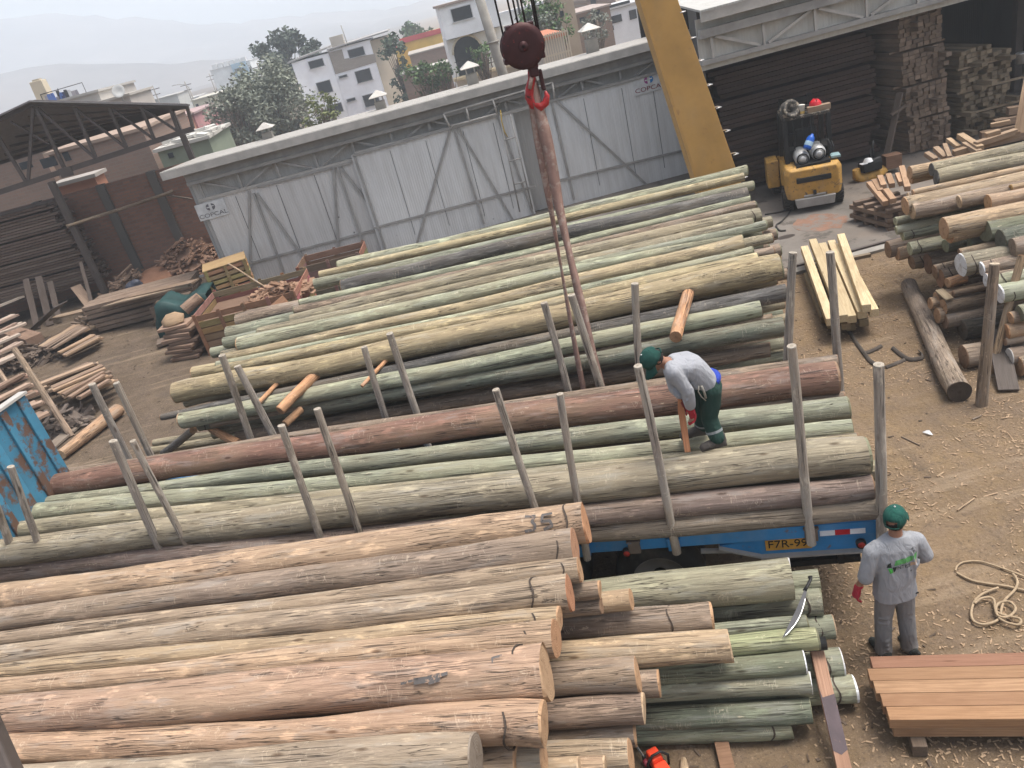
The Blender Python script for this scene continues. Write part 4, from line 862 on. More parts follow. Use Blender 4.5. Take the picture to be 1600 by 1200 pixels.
blob(g, [(-.15, 0, 1.37), (-.205, 0, 1.33), (-.262, -.015, 1.17), (-.282, -.008, 1.06)], [.075, .083, .072, .074]); blob(g, [(.16, 0, 1.37), (.215, 0, 1.33), (.283, -.025, 1.16), (.275, .02, 1.10)], [.075, .083, .074, .066])
rs = random.Random(4)
for a, b, r in (((-.12, -.125, 1.20), (-.02, -.13, .82), .014), ((.10, -.13, 1.34), (.14, -.12, 1.0), .013), ((-.17, -.06, 1.16), (-.14, -.11, .86), .014), ((.03, -.135, 1.30), (.06, -.135, .95), .011), ((-.16, -.09, .80), (.02, -.142, .87), .013), ((.17, -.05, .82), (.06, -.14, .93), .013), ((-.29, -.06, 1.10), (-.21, -.05, 1.13), .014), ((.19, -.1, 1.22), (.12, -.13, 1.10), .012)): g.path([a, ((Vector(a) + Vector(b)) / 2) + Vector((.01, -.004, 0)), b], [r * .4, r, r * .4], 8)
shirt = g.build('shirt', CLOTH, man, GREYSH, remesh=.009, smooth=3)
g = MB(); torso(g, [((0, 0, .74), (.165, 0, 0), (0, .125, 0)), ((0, 0, .86), (.168, 0, 0), (0, .125, 0)), ((0, 0, .98), (.155, 0, 0), (0, .115, 0))])
blob(g, [(-.085, 0, .80), (-.11, .02, .47), (-.125, .01, .14), (-.128, .0, .06)], [.105, .084, .078, .084]); blob(g, [(.085, 0, .80), (.104, .0, .47), (.112, -.03, .14), (.115, -.035, .06)], [.105, .084, .078, .084])
for s, x in ((-1, -.12), (1, .11)):
    for z in (.10, .15, .21, .45, .52): g.path([(x - .07, -.035, z), (x, -.075 - (.01 if z > .3 else 0), z + .02), (x + .07, -.03, z + .035)], [.006, .013, .006], 6)
trs = g.build('trousers', CLOTH, man, (.19, .18, .175), remesh=.01, smooth=2)
g = MB(); g.box((.135, -.105, .80), (.075, .01, .012), Matrix.Rotation(-.0, 4, 'Y')); g.build('pocket_slit', CLOTH, trs, (.02, .02, .02))
for x, y, s in ((-.13, .0, -1), (.12, -.035, 1)):
    g = MB(); blob(g, [(x, y - .06, .045), (x + s * .015, y + .05, .04), (x + s * .03, y + .15, .035)], [.05, .048, .043]); g.box((x + s * .015, y + .04, .012), (.095, .27, .024)); g.build('boot', CLOTH, man, (.03, .032, .03), remesh=.009, smooth=2)
g = MB(); hand(g, wL, (-.12, .12, -1), (1, .2, 0), (.25, 1, 0), .35, 1.16); blob(g, [wL, Vector(wL) + Vector((.012, -.015, .03))], [.037, .036]); g.build('glove', CLOTH, man, (.36, .03, .045), remesh=.005, smooth=1)
g = MB(); hand(g, wR, (-.8, .5, .0), (0, -.3, -1), (.2, .6, .6), .5, 1.16); blob(g, [wR, Vector(wR) + Vector((.04, -.05, .02))], [.04, .045]); g.build('glove', CLOTH, man, (.06, .055, .045), remesh=.005, smooth=1)
g = MB(); g.ball((.035, .03, 1.585), (.082, .098, .075), Matrix.Rotation(math.atan2(.78, .62) - PI / 2, 3, 'Z')); h = g.build('hair', HAIR, man)
cap(man, (.035, .035, 1.615), f_h + Vector((.15, 0, 0)), (0, 0, 1), 1.08, GREENC)
# back print
def wrap(o, tgt, off=.004):
    w = o.modifiers.new('wrap', 'SHRINKWRAP'); w.target = tgt; w.wrap_method = 'PROJECT'; w.use_project_y = True; w.use_positive_direction = True; w.use_negative_direction = True; w.offset = off; return o
def sheetpoly(name, pts, col, parent, tgt, nsub=8):
    bm = bmesh.new(); vv = [bm.verts.new((x, -.2, z)) for x, z in pts]; bm.faces.new(vv); bmesh.ops.subdivide_edges(bm, edges=bm.edges, cuts=nsub, use_grid_fill=True); me = bpy.data.meshes.new(name); bm.to_mesh(me); bm.free()
    o = link(name, me, CLOTH, parent); o.color = (*col, 1); return wrap(o, tgt)
DX = -.055
def sx_(pts): return [(x + DX, z) for x, z in pts]
sheetpoly('green_stripe', sx_([(-.02, 1.228), (.205, 1.24), (.215, 1.295), (.0, 1.283)]), (.09, .27, .09), shirt, shirt)
sheetpoly('logo_black', sx_([(-.08, 1.215), (-.04, 1.213), (-.045, 1.268), (-.069, 1.255)]), (.02, .03, .025), shirt, shirt, 3)
sheetpoly('logo_green', sx_([(-.072, 1.208), (-.036, 1.205), (-.028, 1.155), (-.058, 1.148)]), (.06, .33, .06), shirt, shirt, 3)
sheetpoly('logo_black', sx_([(-.032, 1.213), (.005, 1.218), (-.008, 1.175), (-.022, 1.158)]), (.02, .03, .025), shirt, shirt, 3)
wrap(textmesh('NTISE', 'print_lettering', CLOTH, shirt, Matrix.Translation((.072 + DX, -.2, 1.198)) @ FRONT, .052, 0, .95, 1), shirt).color = (.015, .015, .015, 1)
sheetpoly('orange_print', sx_([(.135, 1.182), (.205, 1.187), (.205, 1.222), (.135, 1.217)]), (.40, .27, .18), shirt, shirt, 4)
for x, z, r in ((.115, 1.355, .012), (.125, 1.325, .013), (.012, 1.33, .005), (.085, 1.125, .011), (.118, 1.31, .006)):
    sheetpoly('stain', [(x + r * math.cos(a), z + r * math.sin(a)) for a in [k * PI / 3 for k in range(6)]], (.11, .11, .115), shirt, shirt, 1)

# --- the worker bending on the load
zf = 1.955
Fn, Ff = at(1124, 696, zf - .02), at(1092, 678, zf - .03); ym = (Fn.y + Ff.y) / 2
W0 = Vector(((Fn.x + Ff.x) / 2, ym, zf)); 
wk = empty('person', W0, 0, 'person bending over on the truck load in grey shirt, dark green trousers and red gloves', 'person', 'workers in grey shirts')
def J(u, v, dy=0.): return aty(u, v, ym + dy) - W0
hipc = J(1106, 600); wst = J(1094, 586); che = J(1068, 573); shc = J(1050, 572); nek = J(1038, 566); hd = J(1021, 561)
sp_ = (shc - hipc).normalized(); lat = Vector((0, -1, 0)); dors = lat.cross(sp_).normalized()
if dors.z < 0: dors = -dors
sN, eN, wN = J(1052, 582, -.17), J(1074, 611, -.20), J(1079, 637, -.15); sF, eF, wF = J(1048, 578, .16), J(1054, 606, .14), J(1064, 623, .04)
hN, kN, aN = J(1110, 610, -.09), J(1108, 652, -.08), J(1121, 688, Fn.y - ym); hF, kF, aF = J(1101, 608, .08), J(1096, 645, .10), J(1100, 670, Ff.y - ym)
g = MB(); hf_ = Vector((-.55, -.12, -.75)); hu_ = Vector((-.72, -.1, .55))
headshape(g, hd, hf_, hu_, 1.); blob(g, [shc + dors * .02, nek, hd], [.06, .056, .06])
torso(g, [(hipc - sp_ * .02, lat * .15, dors * .10), (wst, lat * .14, dors * .095), (che, lat * .165, dors * .105), (shc, lat * .16, dors * .075), (nek, lat * .06, dors * .06)])
blob(g, [sN, eN, wN], [.05, .042, .03]); blob(g, [sF, eF, wF], [.05, .042, .03]); blob(g, [hN, kN, aN], [.088, .056, .042]); blob(g, [hF, kF, aF], [.088, .056, .042])
hand(g, wN, (.10, .0, -1), (-1, 0, 0), (-.4, 1, 0), .45); hand(g, wF, (.05, -.2, -1), (0, -1, 0), (-.2, -1, .2), 1.0)
g.build('body', SKIN, wk, remesh=.009, smooth=2)
g = MB(); torso(g, [(hipc + sp_ * .02 + dors * .01, lat * .178, dors * .13), (wst, lat * .182, dors * .135), (wst * .45 + che * .55 + dors * .03, lat * .19, dors * .135), (che + dors * .025, lat * .20, dors * .13), (shc + dors * .01, lat * .19, dors * .105), (shc * .45 + nek * .55 + dors * .01, lat * .10, dors * .075)])
blob(g, [sN + Vector((.01, .06, .02)), sN, (sN + eN) / 2, eN, (eN + wN) / 2, wN + Vector((0, 0, .03))], [.08, .084, .074, .068, .066, .058]); blob(g, [sF + Vector((.01, -.06, .02)), sF, eF, wF + Vector((0, 0, .05))], [.08, .082, .066, .055])
bel = J(1098, 607, -.1); g.path([bel, J(1088, 604, -.12), J(1080, 596, -.13)], [.02, .04, .03], 8)
for a, b, r in ((J(1100, 575, -.05), J(1085, 600, -.17), .016), (J(1090, 568, -.05), J(1080, 595, -.18), .014), (J(1113, 585, -.1), J(1096, 604, -.16), .015), (eN + Vector((.04, -.05, .05)), eN + Vector((-.05, -.05, -.02)), .014), (eN + Vector((.05, -.04, -.04)), eN + Vector((-.05, -.05, -.09)), .013), (J(1062, 585, -.2), J(1075, 600, -.22), .012)): g.path([a, (a + b) / 2, b], [r * .4, r, r * .4], 8)
sh2 = g.build('shirt', CLOTH, wk, (.30, .305, .325), remesh=.009, smooth=3)
g = MB(); torso(g, [(hipc + sp_ * .12, lat * .155, dors * .115), (hipc + sp_ * .02, lat * .17, dors * .13), (hipc - sp_ * .07 + Vector((0, 0, -.03)), lat * .16, dors * .12)])
blob(g, [hN, hN * .5 + kN * .5 + Vector((.01, 0, 0)), kN, kN * .5 + aN * .5, aN + Vector((.0, 0, .04))], [.115, .105, .088, .085, .082]); blob(g, [hF, kF, kF * .4 + aF * .6, aF + Vector((0, 0, .05))], [.112, .088, .082, .08])
for t in (.15, .3, .8, .92): p = kN.lerp(aN, t); g.path([p + Vector((-.08, -.03, .02)), p + Vector((0, -.088, 0)), p + Vector((.08, -.03, -.02))], [.006, .013, .006], 6)
tr2 = g.build('trousers', CLOTH, wk, (.018, .045, .036), remesh=.01, smooth=2)
for A_, B_ in ((kN, aN), (kF, aF)):
    p = A_.lerp(B_, .58); d = (B_ - A_).normalized(); g = MB(); g.path([p - d * .014, p + d * .014], [.0895, .0895], 20, False); g.build('reflective_band', CLOTH, tr2, (.22, .24, .24))
g = MB(); torso(g, [(hipc + sp_ * .055 + dors * .02 + Vector((.03, 0, 0)), lat * .135, dors * .125), (hipc + sp_ * .0 + dors * .02 + Vector((.035, 0, 0)), lat * .14, dors * .125)]); g.build('undershirt', CLOTH, wk, (.03, .06, .35))
g = MB(); g.path([J(1092, 603, -.19), J(1091, 612, -.2), J(1096, 620, -.19), J(1103, 626, -.18)], .006, 6); g.path([J(1096, 603, -.19), J(1100, 612, -.19), J(1103, 622, -.18)], .012, 6); g.build('drawstring', CLOTH, wk, (.3, .28, .24))
for P_, hl in ((Fn - W0, -1), (Ff - W0, -1)):
    g = MB(); c = P_; blob(g, [c + Vector((.03, 0, .055)), c + Vector((-.07, -.01, .05)), c + Vector((-.17, -.02, .042))], [.055, .052, .046]); blob(g, [c + Vector((.03, 0, .05)), c + Vector((.02, 0, .12))], [.052, .055]); g.box((c.x - .065, c.y, c.z + .014), (.28, .095, .026)); g.build('boot', CLOTH, wk, (.075, .065, .058), remesh=.009, smooth=2)
g = MB(); hand(g, wN, (.10, .0, -1), (-1, 0, 0), (-.4, 1, 0), .45, 1.18); blob(g, [wN, wN + Vector((0, 0, .03))], [.037, .037]); g.build('glove', CLOTH, wk, (.30, .022, .03), remesh=.005, smooth=1)
g = MB(); hand(g, wF, (.05, -.2, -1), (0, -1, 0), (-.2, -1, .2), 1.0, 1.18); blob(g, [wF, wF + Vector((0, 0, .03))], [.037, .037]); g.build('glove', CLOTH, wk, (.20, .045, .04), remesh=.005, smooth=1)
g = MB(); g.ball(hd + hu_.normalized() * -.01 - hf_.normalized() * .02, (.084, .09, .09)); g.build('hair', HAIR, wk)
cap(wk, hd + hu_.normalized() * .012, hf_, hu_, 1.08, (.012, .055, .045))
def wrapz(o): 
    w = o.modifiers.new('wrap', 'SHRINKWRAP'); w.target = sh2; w.wrap_method = 'PROJECT'; w.use_project_z = True; w.use_positive_direction = True; w.use_negative_direction = True; w.offset = .004
for pts, c in (([(1053, 556), (1059, 553), (1062, 556), (1057, 560)], (.06, .34, .09)), ([(1050, 558), (1053, 556), (1055, 560), (1051, 562)], (.1, .12, .12)), ([(1056, 563), (1061, 560), (1062, 563)], (.06, .30, .09))):
    bm = bmesh.new(); vv = []
    for u, v in pts: q = J(u, v, 0); vv.append(bm.verts.new((q.x, q.y, q.z + .25)))
    bm.faces.new(vv); bmesh.ops.subdivide_edges(bm, edges=bm.edges, cuts=3, use_grid_fill=True); me = bpy.data.meshes.new('back_print'); bm.to_mesh(me); bm.free(); o = link('back_print', me, CLOTH, sh2); o.color = (*c, 1); wrapz(o)
# the piece of wood in his hand
a_, b_ = aty(1062, 626, ym + .02), aty(1074, 706, ym - .12); k = ppm(a_)
g = MB(); fr = frame(a_, b_); Lw = (b_ - a_).length
g.prism([(-.05, -.012, -.02), (.10, -.034, -.02), (Lw, -.026, -.02), (Lw, .034, -.02), (.10, .036, -.02), (-.05, .012, -.02)], (0, 0, .04))
o = g.build('wood_piece', BOARD, None, (.58, .27, .14), bevel=.004); o.matrix_world = fr; tag(o, 'pointed orange wood wedge held by the bending worker', 'wood piece')
# ================================================================== sawn timber helper
def board(A, B, w, h, col, lb, group=None, name='board', cat='board', up=Vector((0, 0, 1)), bev=.004, jit=0.):
    A = Vector(A); B = Vector(B); L = (B - A).length
    key = (round(L, 2), round(w, 3), round(h, 3), round(bev, 3)); me = _bm.get(key)
    if me is None:
        g = MB(); g.box((key[0] / 2, 0, 0), (key[0], w, h)); me = g.mesh('board'); me.materials.append(BOARD)
        if bev:
            bm = bmesh.new(); bm.from_mesh(me); bmesh.ops.bevel(bm, geom=bm.edges[:], offset=bev, segments=1, affect='EDGES'); bm.to_mesh(me); bm.free()
        _bm[key] = me
    o = link(name, me); o.matrix_world = frame(A, B, up)
    k = 1 + random.uniform(-jit, jit); o.color = (col[0] * k, col[1] * k, col[2] * k, 1)
    return tag(o, lb, cat, group)
_bm = {}
random.seed(21)
# ---- right hand log stack: every left end as seen, running off to the right
rdir = Vector((math.cos(R(-8.5)), math.sin(R(-8.5)), 0)); rdir.normalize()
G = 'logs of the stack at the right edge'
RT = [((1422, 270), 10, 1.95, TANL, 'tan log at the very back of the right hand stack', ENDTAN), ((1456, 265), 10, 2.02, OLIVE, 'grey olive log with dark end at the back of the right stack, farther', DGREY), ((1463, 277), 12, 1.93, OLIVE, 'grey olive log with dark end at the back of the right stack, nearer', DGREY),
 ((1424, 277), 10, 1.80, TANL, 'fresh tan log end left under the two grey olive logs', ENDTAN), ((1427, 301), 5, 1.88, TANL, 'thin tan pole on top of the right stack in front of the grey olive logs', ENDTAN), ((1419, 306), 5, 1.80, GBR, 'thin brown pole with small pale end on top of the right stack', TANL), ((1415, 322), 14, 1.74, (.40, .31, .21), 'long pale tan log with round end above the green pole ends at right', ENDTAN),
 ((1426, 330), 12, 1.68, GBR, 'brown barked log just in front of the long pale tan log', TANL), ((1499, 315), 10, 1.76, (.30, .23, .17), 'log with splintered end lying on the brown barked log', TANL), ((1580, 293), 5, 1.85, TANL, 'small stub with yellow end near the right edge of the photo', (.45, .29, .12)), ((1544, 316), 12, 1.74, (.42, .30, .21), 'tan log with clean round orange end near the right edge', (.5, .3, .16)),
 ((1475, 357), 17, 1.62, TANL, 'thick fresh tan log, the farther of the pair', ENDTAN), ((1483, 363), 17, 1.52, TANL, 'thick fresh tan log, the nearer of the pair', (.42, .25, .14)),
 ((1400, 346), 7, 1.42, GREEN, 'green pole end under the brown barked log, farthest of three', PGREEN), ((1401, 360), 7, 1.36, GREEN, 'green pole end under the brown barked log, middle of three', PGREEN), ((1410, 366), 10, 1.26, GREEN, 'green wired pole end under the brown barked log, nearest of three', PGREEN),
 ((1540, 361), 17, 1.50, (.21, .23, .16), 'green log with dull green round end right of the fresh tan pair', (.19, .19, .13)), ((1564, 377), 18, 1.44, (.13, .145, .115), 'dark green log with wide round end near the right edge', (.13, .13, .10)), ((1582, 388), 15, 1.42, GBR, 'grey brown log with round end cut by the right edge', (.24, .18, .13)),
 ((1422, 389), 10, 1.08, GREEN, 'dark green wired pole end above the brown log ends at left of the stack', PGREEN), ((1478, 384), 10, 1.20, DGREEN, 'dark green pole end just under the fresh tan pair', (.2, .22, .15)), ((1515, 380), 8, 1.22, DGREEN, 'dark green pole end right under the fresh tan pair', (.2, .22, .15)), ((1388, 390), 13, .86, GBR, 'brown log end nearest the crane rail', ENDBR), ((1403, 397), 10, .80, TAN, 'tan log end beside the brown end near the rail', ENDTAN),
 ((1425, 410), 11, .66, BRN, 'brown log end low under the dark green wired pole', ENDBR), ((1450, 412), 16, .70, BRN, 'wide reddish brown log end low in the stack', (.2, .12, .08)), ((1500, 395), 7, 1.28, (.24, .19, .14), 'thin brown pole above the big white ended log', ENDBR), ((1502, 414), 18, 1.24, (.27, .25, .19), 'thick log with big white painted end in the right stack', WHITE),
 ((1461, 425), 11, .72, BRN, 'brown log end left of the reddish one under the white ended log', ENDBR), ((1470, 435), 14, .66, BRN, 'reddish brown log end below the white ended log', (.26, .15, .09)), ((1488, 449), 9, .62, (.13, .09, .07), 'dark brown log under the small tan stub', ENDBR),
 ((1534, 420), 11, 1.22, GBR, 'log with white painted end right behind the upright stake, upper of two', WHITE), ((1541, 437), 10, 1.12, GBR, 'log with white painted end right behind the upright stake, lower of two', WHITE), ((1550, 443), 12, 1.10, PGREEN, 'pale green log with white end behind the upright stake', WHITE), ((1562, 459), 15, 1.06, PGREEN, 'pale green log with cracked white end right of the upright stake', WHITE),
 ((1474, 480), 13, .48, (.27, .2, .15), 'brown log under the small plank offcut', ENDTAN), ((1454, 474), 9, .50, TAN, 'small tan log end left under the plank offcut', ENDTAN), ((1463, 466), 10, .56, TAN, 'tan log end beside the plank offcut', ENDTAN), ((1465, 493), 12, .34, TAN, 'tan split log end low at the front of the right stack', ENDTAN), ((1477, 502), 12, .28, GBR, 'grey brown log end on the bearer at the front of the right stack', ENDBR), ((1504, 515), 16, .16, (.11, .095, .075), 'dark log lying lowest at the front of the right stack', (.14, .11, .08)),
 ((1490, 459), 5, .68, (.22, .16, .12), 'thin brown pole beside the plank offcut', ENDBR), ((1506, 557), 18, .16, (.33, .26, .2), 'grey split log lying apart behind the upright stake', ENDBR), ((1573, 518), 12, .55, (.42, .28, .18), 'orange tan log end right of the leaning stake', (.42, .24, .13)), ((1571, 534), 6, .42, GBR, 'thin brown pole below the orange tan log end', ENDBR), ((1578, 558), 14, .24, (.26, .2, .16), 'log with cracked whitish end near the ground at the right edge', (.55, .53, .5)), ((1592, 572), 16, .14, BRN, 'brown log end cut by the right edge near the ground', ENDTAN),
 ((1579, 497), 10, .74, GBR, 'grey brown log end behind the leaning stake', ENDTAN), ((1594, 490), 13, .82, GREEN, 'green log end cut by the right edge behind the leaning stake', (.2, .2, .14))]
rs = random.Random(31)
for p, r, z, c, lb, e in RT:
    A = at(*p, z); k = ppm(A); d = (rdir + Vector((0, rs.uniform(-.03, .03), 0))).normalized(); Lr = 4.6 if 'stub' not in lb else 2.2
    log(A, A + d * Lr, r / k * 1.03, r / k * rs.uniform(.85, 1.0), c, lb, G, endA=e, knob=.045, bend=.3, n=16, bandA=.13 if ('wired' in lb or 'white' in lb) else 0)
A = at(1481, 442, .78); B = at(1507, 434, .78)
log(A, B, 8 / ppm(A), 8 / ppm(B), ORG, 'short fresh tan stub lying on the reddish brown log ends', G, cat='log', endA=ENDTAN, endB=(.4, .25, .14), n=14, bend=.1)
for k, (x0, y, z) in enumerate([(8.6, 11.2, .2), (8.7, 11.6, .2), (8.8, 12.0, .2), (8.9, 12.4, .2), (9., 12.8, .2), (9.1, 13.2, .2), (9.2, 13.6, .2), (9.2, 14.0, .2), (8.9, 12.2, .56), (9., 12.7, .56), (9.1, 13.2, .56), (9.2, 13.7, .56), (9.0, 12.6, .92), (9.1, 13.1, .92), (9.2, 13.6, .92), (9.2, 13.2, 1.28), (9.2, 13.6, 1.28), (9.3, 13.6, 1.55)]):
    A = Vector((x0, y, z)); log(A, A + rdir * 4, .19, .19, rs.choice([BRN, GBR, TAN]), 'covered log inside the right hand stack', 'covered logs of the right stack', endA=ENDBR, n=12)
board(at(1467, 453, .70), at(1484, 468, .64), .13, .035, (.30, .24, .16), 'small plank offcut lying on the low logs of the right stack', None, 'plank', 'plank')
board(at(1557, 515, .40), at(1576, 610, .03), .26, .04, (.10, .085, .075), 'dark grey plank on the ground behind the leaning stake', None, 'plank', 'plank')
A = at(1533, 632, .0); B = aty(1554, 413, A.y + .12); log(A - Vector((0, 0, .1)), B, 9 / ppm(A), 7.5 / ppm(B), (.28, .215, .16), 'upright wooden stake holding the right hand stack', 'stakes of the right hand stack', 'stake', 'stake', endB=(.5, .42, .32), n=12, knob=.06)
A = at(1546, 584, .0); B = aty(1597, 400, A.y + .5); log(A - Vector((0, 0, .1)), B, 6 / ppm(A), 6 / ppm(B), (.34, .24, .15), 'tan pole leaning between the right hand logs and the upright stake', 'stakes of the right hand stack', 'stake', 'stake', endB=ENDTAN, n=12, knob=.04)
A, B = at(1420, 445, .14), at(1499, 612, .15); log(A, B, .135, .165, (.28, .225, .18), 'single grey brown log lying alone on the open yard', None, endA=ENDBR, endB=(.085, .065, .05), knob=.05, bend=1.2, n=20)
# ---- yellowish square timbers
G = 'square timbers in the loose bundle'; YT = (.56, .46, .29)
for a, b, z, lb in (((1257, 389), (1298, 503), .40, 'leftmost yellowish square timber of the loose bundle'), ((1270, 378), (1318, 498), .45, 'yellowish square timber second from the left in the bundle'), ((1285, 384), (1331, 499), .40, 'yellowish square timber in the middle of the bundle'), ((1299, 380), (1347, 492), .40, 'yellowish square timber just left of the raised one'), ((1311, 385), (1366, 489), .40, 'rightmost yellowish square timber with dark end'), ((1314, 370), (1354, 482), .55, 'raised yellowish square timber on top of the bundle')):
    o = board(at(*a, z), at(*b, z), .145, .14, YT, lb, G, 'square_timber', 'timber', jit=.1, bev=.006)
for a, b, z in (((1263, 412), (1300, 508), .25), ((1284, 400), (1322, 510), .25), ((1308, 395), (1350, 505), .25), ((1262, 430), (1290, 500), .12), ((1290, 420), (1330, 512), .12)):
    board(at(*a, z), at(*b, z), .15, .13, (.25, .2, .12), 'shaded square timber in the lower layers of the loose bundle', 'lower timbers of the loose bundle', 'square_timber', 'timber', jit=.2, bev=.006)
for a, b in (((1262, 418), (1360, 398)), ((1282, 498), (1372, 478))): board(at(*a, .03), at(*b, .03), .1, .07, (.2, .16, .11), 'bearer under the loose bundle of square timbers', 'bearers under the loose bundle', 'bearer', 'bearer')
g = MB()
def ground_path(mb, pts, r, z=.02, flat=1., n=8):
    P = [at(u, v, z) for u, v in pts]; Q = []
    for i in range(len(P) - 1):
        p0, p1, p2, p3 = P[max(0, i - 1)], P[i], P[i + 1], P[min(len(P) - 1, i + 2)]
        for k in range(6):
            t = k / 6; Q.append(.5 * ((2 * p1) + (p2 - p0) * t + (2 * p0 - 5 * p1 + 4 * p2 - p3) * t * t + (3 * p1 - p0 - 3 * p2 + p3) * t ** 3))
    mb.path(Q + [P[-1]], r, n, flat=flat)
ground_path(g, [(1322, 508), (1334, 530), (1350, 552), (1362, 566), (1382, 575)], .035, .03, .3); ground_path(g, [(1350, 552), (1362, 548), (1378, 540)], .03, .03, .3); ground_path(g, [(1394, 543), (1406, 553), (1420, 561), (1438, 560), (1442, 555), (1436, 548)], .035, .03, .3); ground_path(g, [(1384, 574), (1400, 568), (1414, 562)], .03, .02, .3)
tag(g.build('webbing_strap', m_paint('dirty_webbing', (.075, .062, .052), .95, 0, None, .6, 6., .3)), 'dark dirty webbing strap lying crumpled below the square timbers', 'strap')
# ---- reddish beams at the lower right
G = 'planed beams of the lower right pile'
e0, e1 = at(1390, 1125, .36), at(1600, 1123.5, .36); bd = (e1 - e0).normalized(); bn = Vector((-bd.y, bd.x, 0))
shade = [(.34, .20, .108), (.33, .192, .108), (.33, .205, .118), (.32, .19, .106), (.29, .155, .10)]
pos = ['nearest', 'second nearest', 'middle', 'second farthest', 'farthest']
_y0 = at(1390, 1125, .36); _y1 = at(1374, 1025, .36); wv = ((_y1 - _y0).dot(bn)) / 5
for k in range(5):
    s = _y0 + bn * (wv * (k + .5)) + bd * ((0, .0, -.02, -.05, -.02)[k] + [0, -.02, -.03, -.02, .0][k]); s.z = .36 - .055
    board(s, s + bd * 3.4, wv * .975, .11, shade[k], '%s planed reddish beam on top of the lower right pile' % pos[k], G, 'planed_beam', 'beam', bev=.003)
for k in range(5):
    s = _y0 + bn * (wv * (k + .5)) + bd * (.03 + .02 * (k % 2)); s.z = .36 - .055 - .112
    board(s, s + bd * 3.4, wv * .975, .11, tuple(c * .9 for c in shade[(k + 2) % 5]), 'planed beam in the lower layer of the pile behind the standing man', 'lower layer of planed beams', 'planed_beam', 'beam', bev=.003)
for dx in (.22, 1.4, 2.8):
    s = _y0 + bd * dx - bn * .03; s.z = .066; board(s - bn * .06, s + bn * (wv * 5), .12, .13, (.13, .10, .075), 'dark square bearer under the planed beams', 'bearers under the planed beams', 'bearer', 'bearer')
g = MB(); p = at(1381, 1048, .30)
g.box((p.x, p.y, .25), (.012, .10, .05)); tag(g.build('paper_tag', ANY, None, (.55, .52, .54)), 'pale torn paper tag stuck on the ends of the planed beams', 'tag')
# ---- plank leaning at the end of the green poles, stain in its middle
A, B = at(1276, 1016, .52), at(1322, 1215, .10)
pk = board(A, B, .125, .035, (.33, .20, .135), 'long dark stained plank leaning at the ends of the green poles', None, 'plank', 'plank', up=Vector((.15, -.3, 1)))
Lp = (B - A).length; g = MB(); g.prism([(Lp * .33, -.063, .0185), (Lp * .40, -.05, .0185), (Lp * .37, .063, .0185), (Lp * .80, .063, .0185), (Lp * .84, .0, .0185), (Lp * .81, -.063, .0185)], (0, 0, .0015)); g.build('dark_stain', m_paint('oil_stain', (.065, .045, .05), .6, 0, (.16, .1, .08), .6, 7.), pk)
# ---- black pipe end, machete
c = at(1291, 1005, .62); g = MB(); r_ = 10.5 / ppm(c)
g.lathe([(r_, 0), (r_, .9), (r_ * .86, .9), (r_ * .86, .0), (r_, 0)], frame(c - fd * .9 + Vector((0, 0, 0)), c) @ Matrix.Rotation(PI / 2, 4, 'Y'), 20); tag(g.build('pipe', BLACK), 'open black pipe end between the green poles and the plank', 'pipe')
g = MB(); A, B = at(1259, 921, 1.00), at(1222, 998, .93); fr = frame(A, B, (CAM - A).normalized()); L = (B - A).length
up_, lo = [], []
for k in range(13):
    t = k / 12; x = L * t; bow = .045 * math.sin(PI * t) ; w = .024 + .026 * math.sin(min(1, t * 1.15) * PI * .8) ** 1.2; w *= (1 - t ** 6)
    up_.append((x, bow * .6 - w * .55, 0)); lo.append((x, bow * .6 + w * .55, 0))
g.prism(up_ + lo[::-1][1:], (0, 0, .003)); mt = g.build('machete', m_paint('blade_steel', (.06, .06, .065), .6, .1, None, .6, 9.)); mt.matrix_world = fr; tag(mt, 'machete with black handle resting across the green pole ends', 'machete')
g = MB(); g.path([(-.16, -.015, 0), (-.13, .0, 0), (-.06, .0, 0), (.015, -.005, 0)], [.024, .018, .017, .020], 10, flat=.7); g.build('handle', BLACK, mt)
g = MB(); g.prism([(p[0], p[1] - .004, -.001) for p in lo[2:-1]] + [(p[0], p[1] + .001, -.001) for p in lo[2:-1]][::-1], (0, 0, .005)); g.build('cutting_edge', ALU, mt)
# ---- chainsaw
P = at(1024, 1188, .13); cs = empty('chainsaw', (P.x, P.y, 0), R(15), 'orange red chainsaw standing on the ground at the bottom edge of the photo', 'chainsaw')
g = MB(); g.box((0, 0, .17), (.13, .15, .13), None, .82, .85); g.box((.0, -.14, .12), (.14, .16, .14), None, .9, .9); g.build('engine_cover', m_paint('chainsaw_orange', (.62, .055, .02), .4, 0, None, .6, 9.), cs, bevel=.018, seg=3)
g = MB(); g.box((0, -.03, .06), (.17, .32, .10)); g.build('housing', BLACK, cs, bevel=.02)
g = MB(); g.path([(-.09, -.05, .07), (-.10, -.05, .20), (-.04, -.05, .275), (.05, -.05, .275), (.11, -.06, .20), (.10, -.06, .08)], .013, 10); g.build('front_handle', BLACK, cs)
g = MB(); g.path([(0, -.18, .14), (0, -.30, .16), (0, -.36, .11), (0, -.30, .06), (0, -.2, .05)], .016, 8); g.build('rear_handle', BLACK, cs)
g = MB(); g.prism([(-.07, .1, .07), (-.07, .1, .13), (-.07, .50, .125), (-.07, .52, .10), (-.07, .50, .075)], (.008, 0, 0)); g.build('guide_bar', STEEL, cs)
g = MB(); g.tube((-.085, -.02, .19), (-.125, -.02, .19), .035, .03, 14); g.build('cap', m_paint('dark_red_cap', (.16, .02, .03), .4, 0, None, .6, 9.), cs)
o = log(at(1068, 1187, .02), at(1070, 1212, .1), .03, .055, TANL, 'pale pointed wood offcut right of the red chainsaw', None, cat='offcut', name='wood_offcut', n=8, endB=TANL)
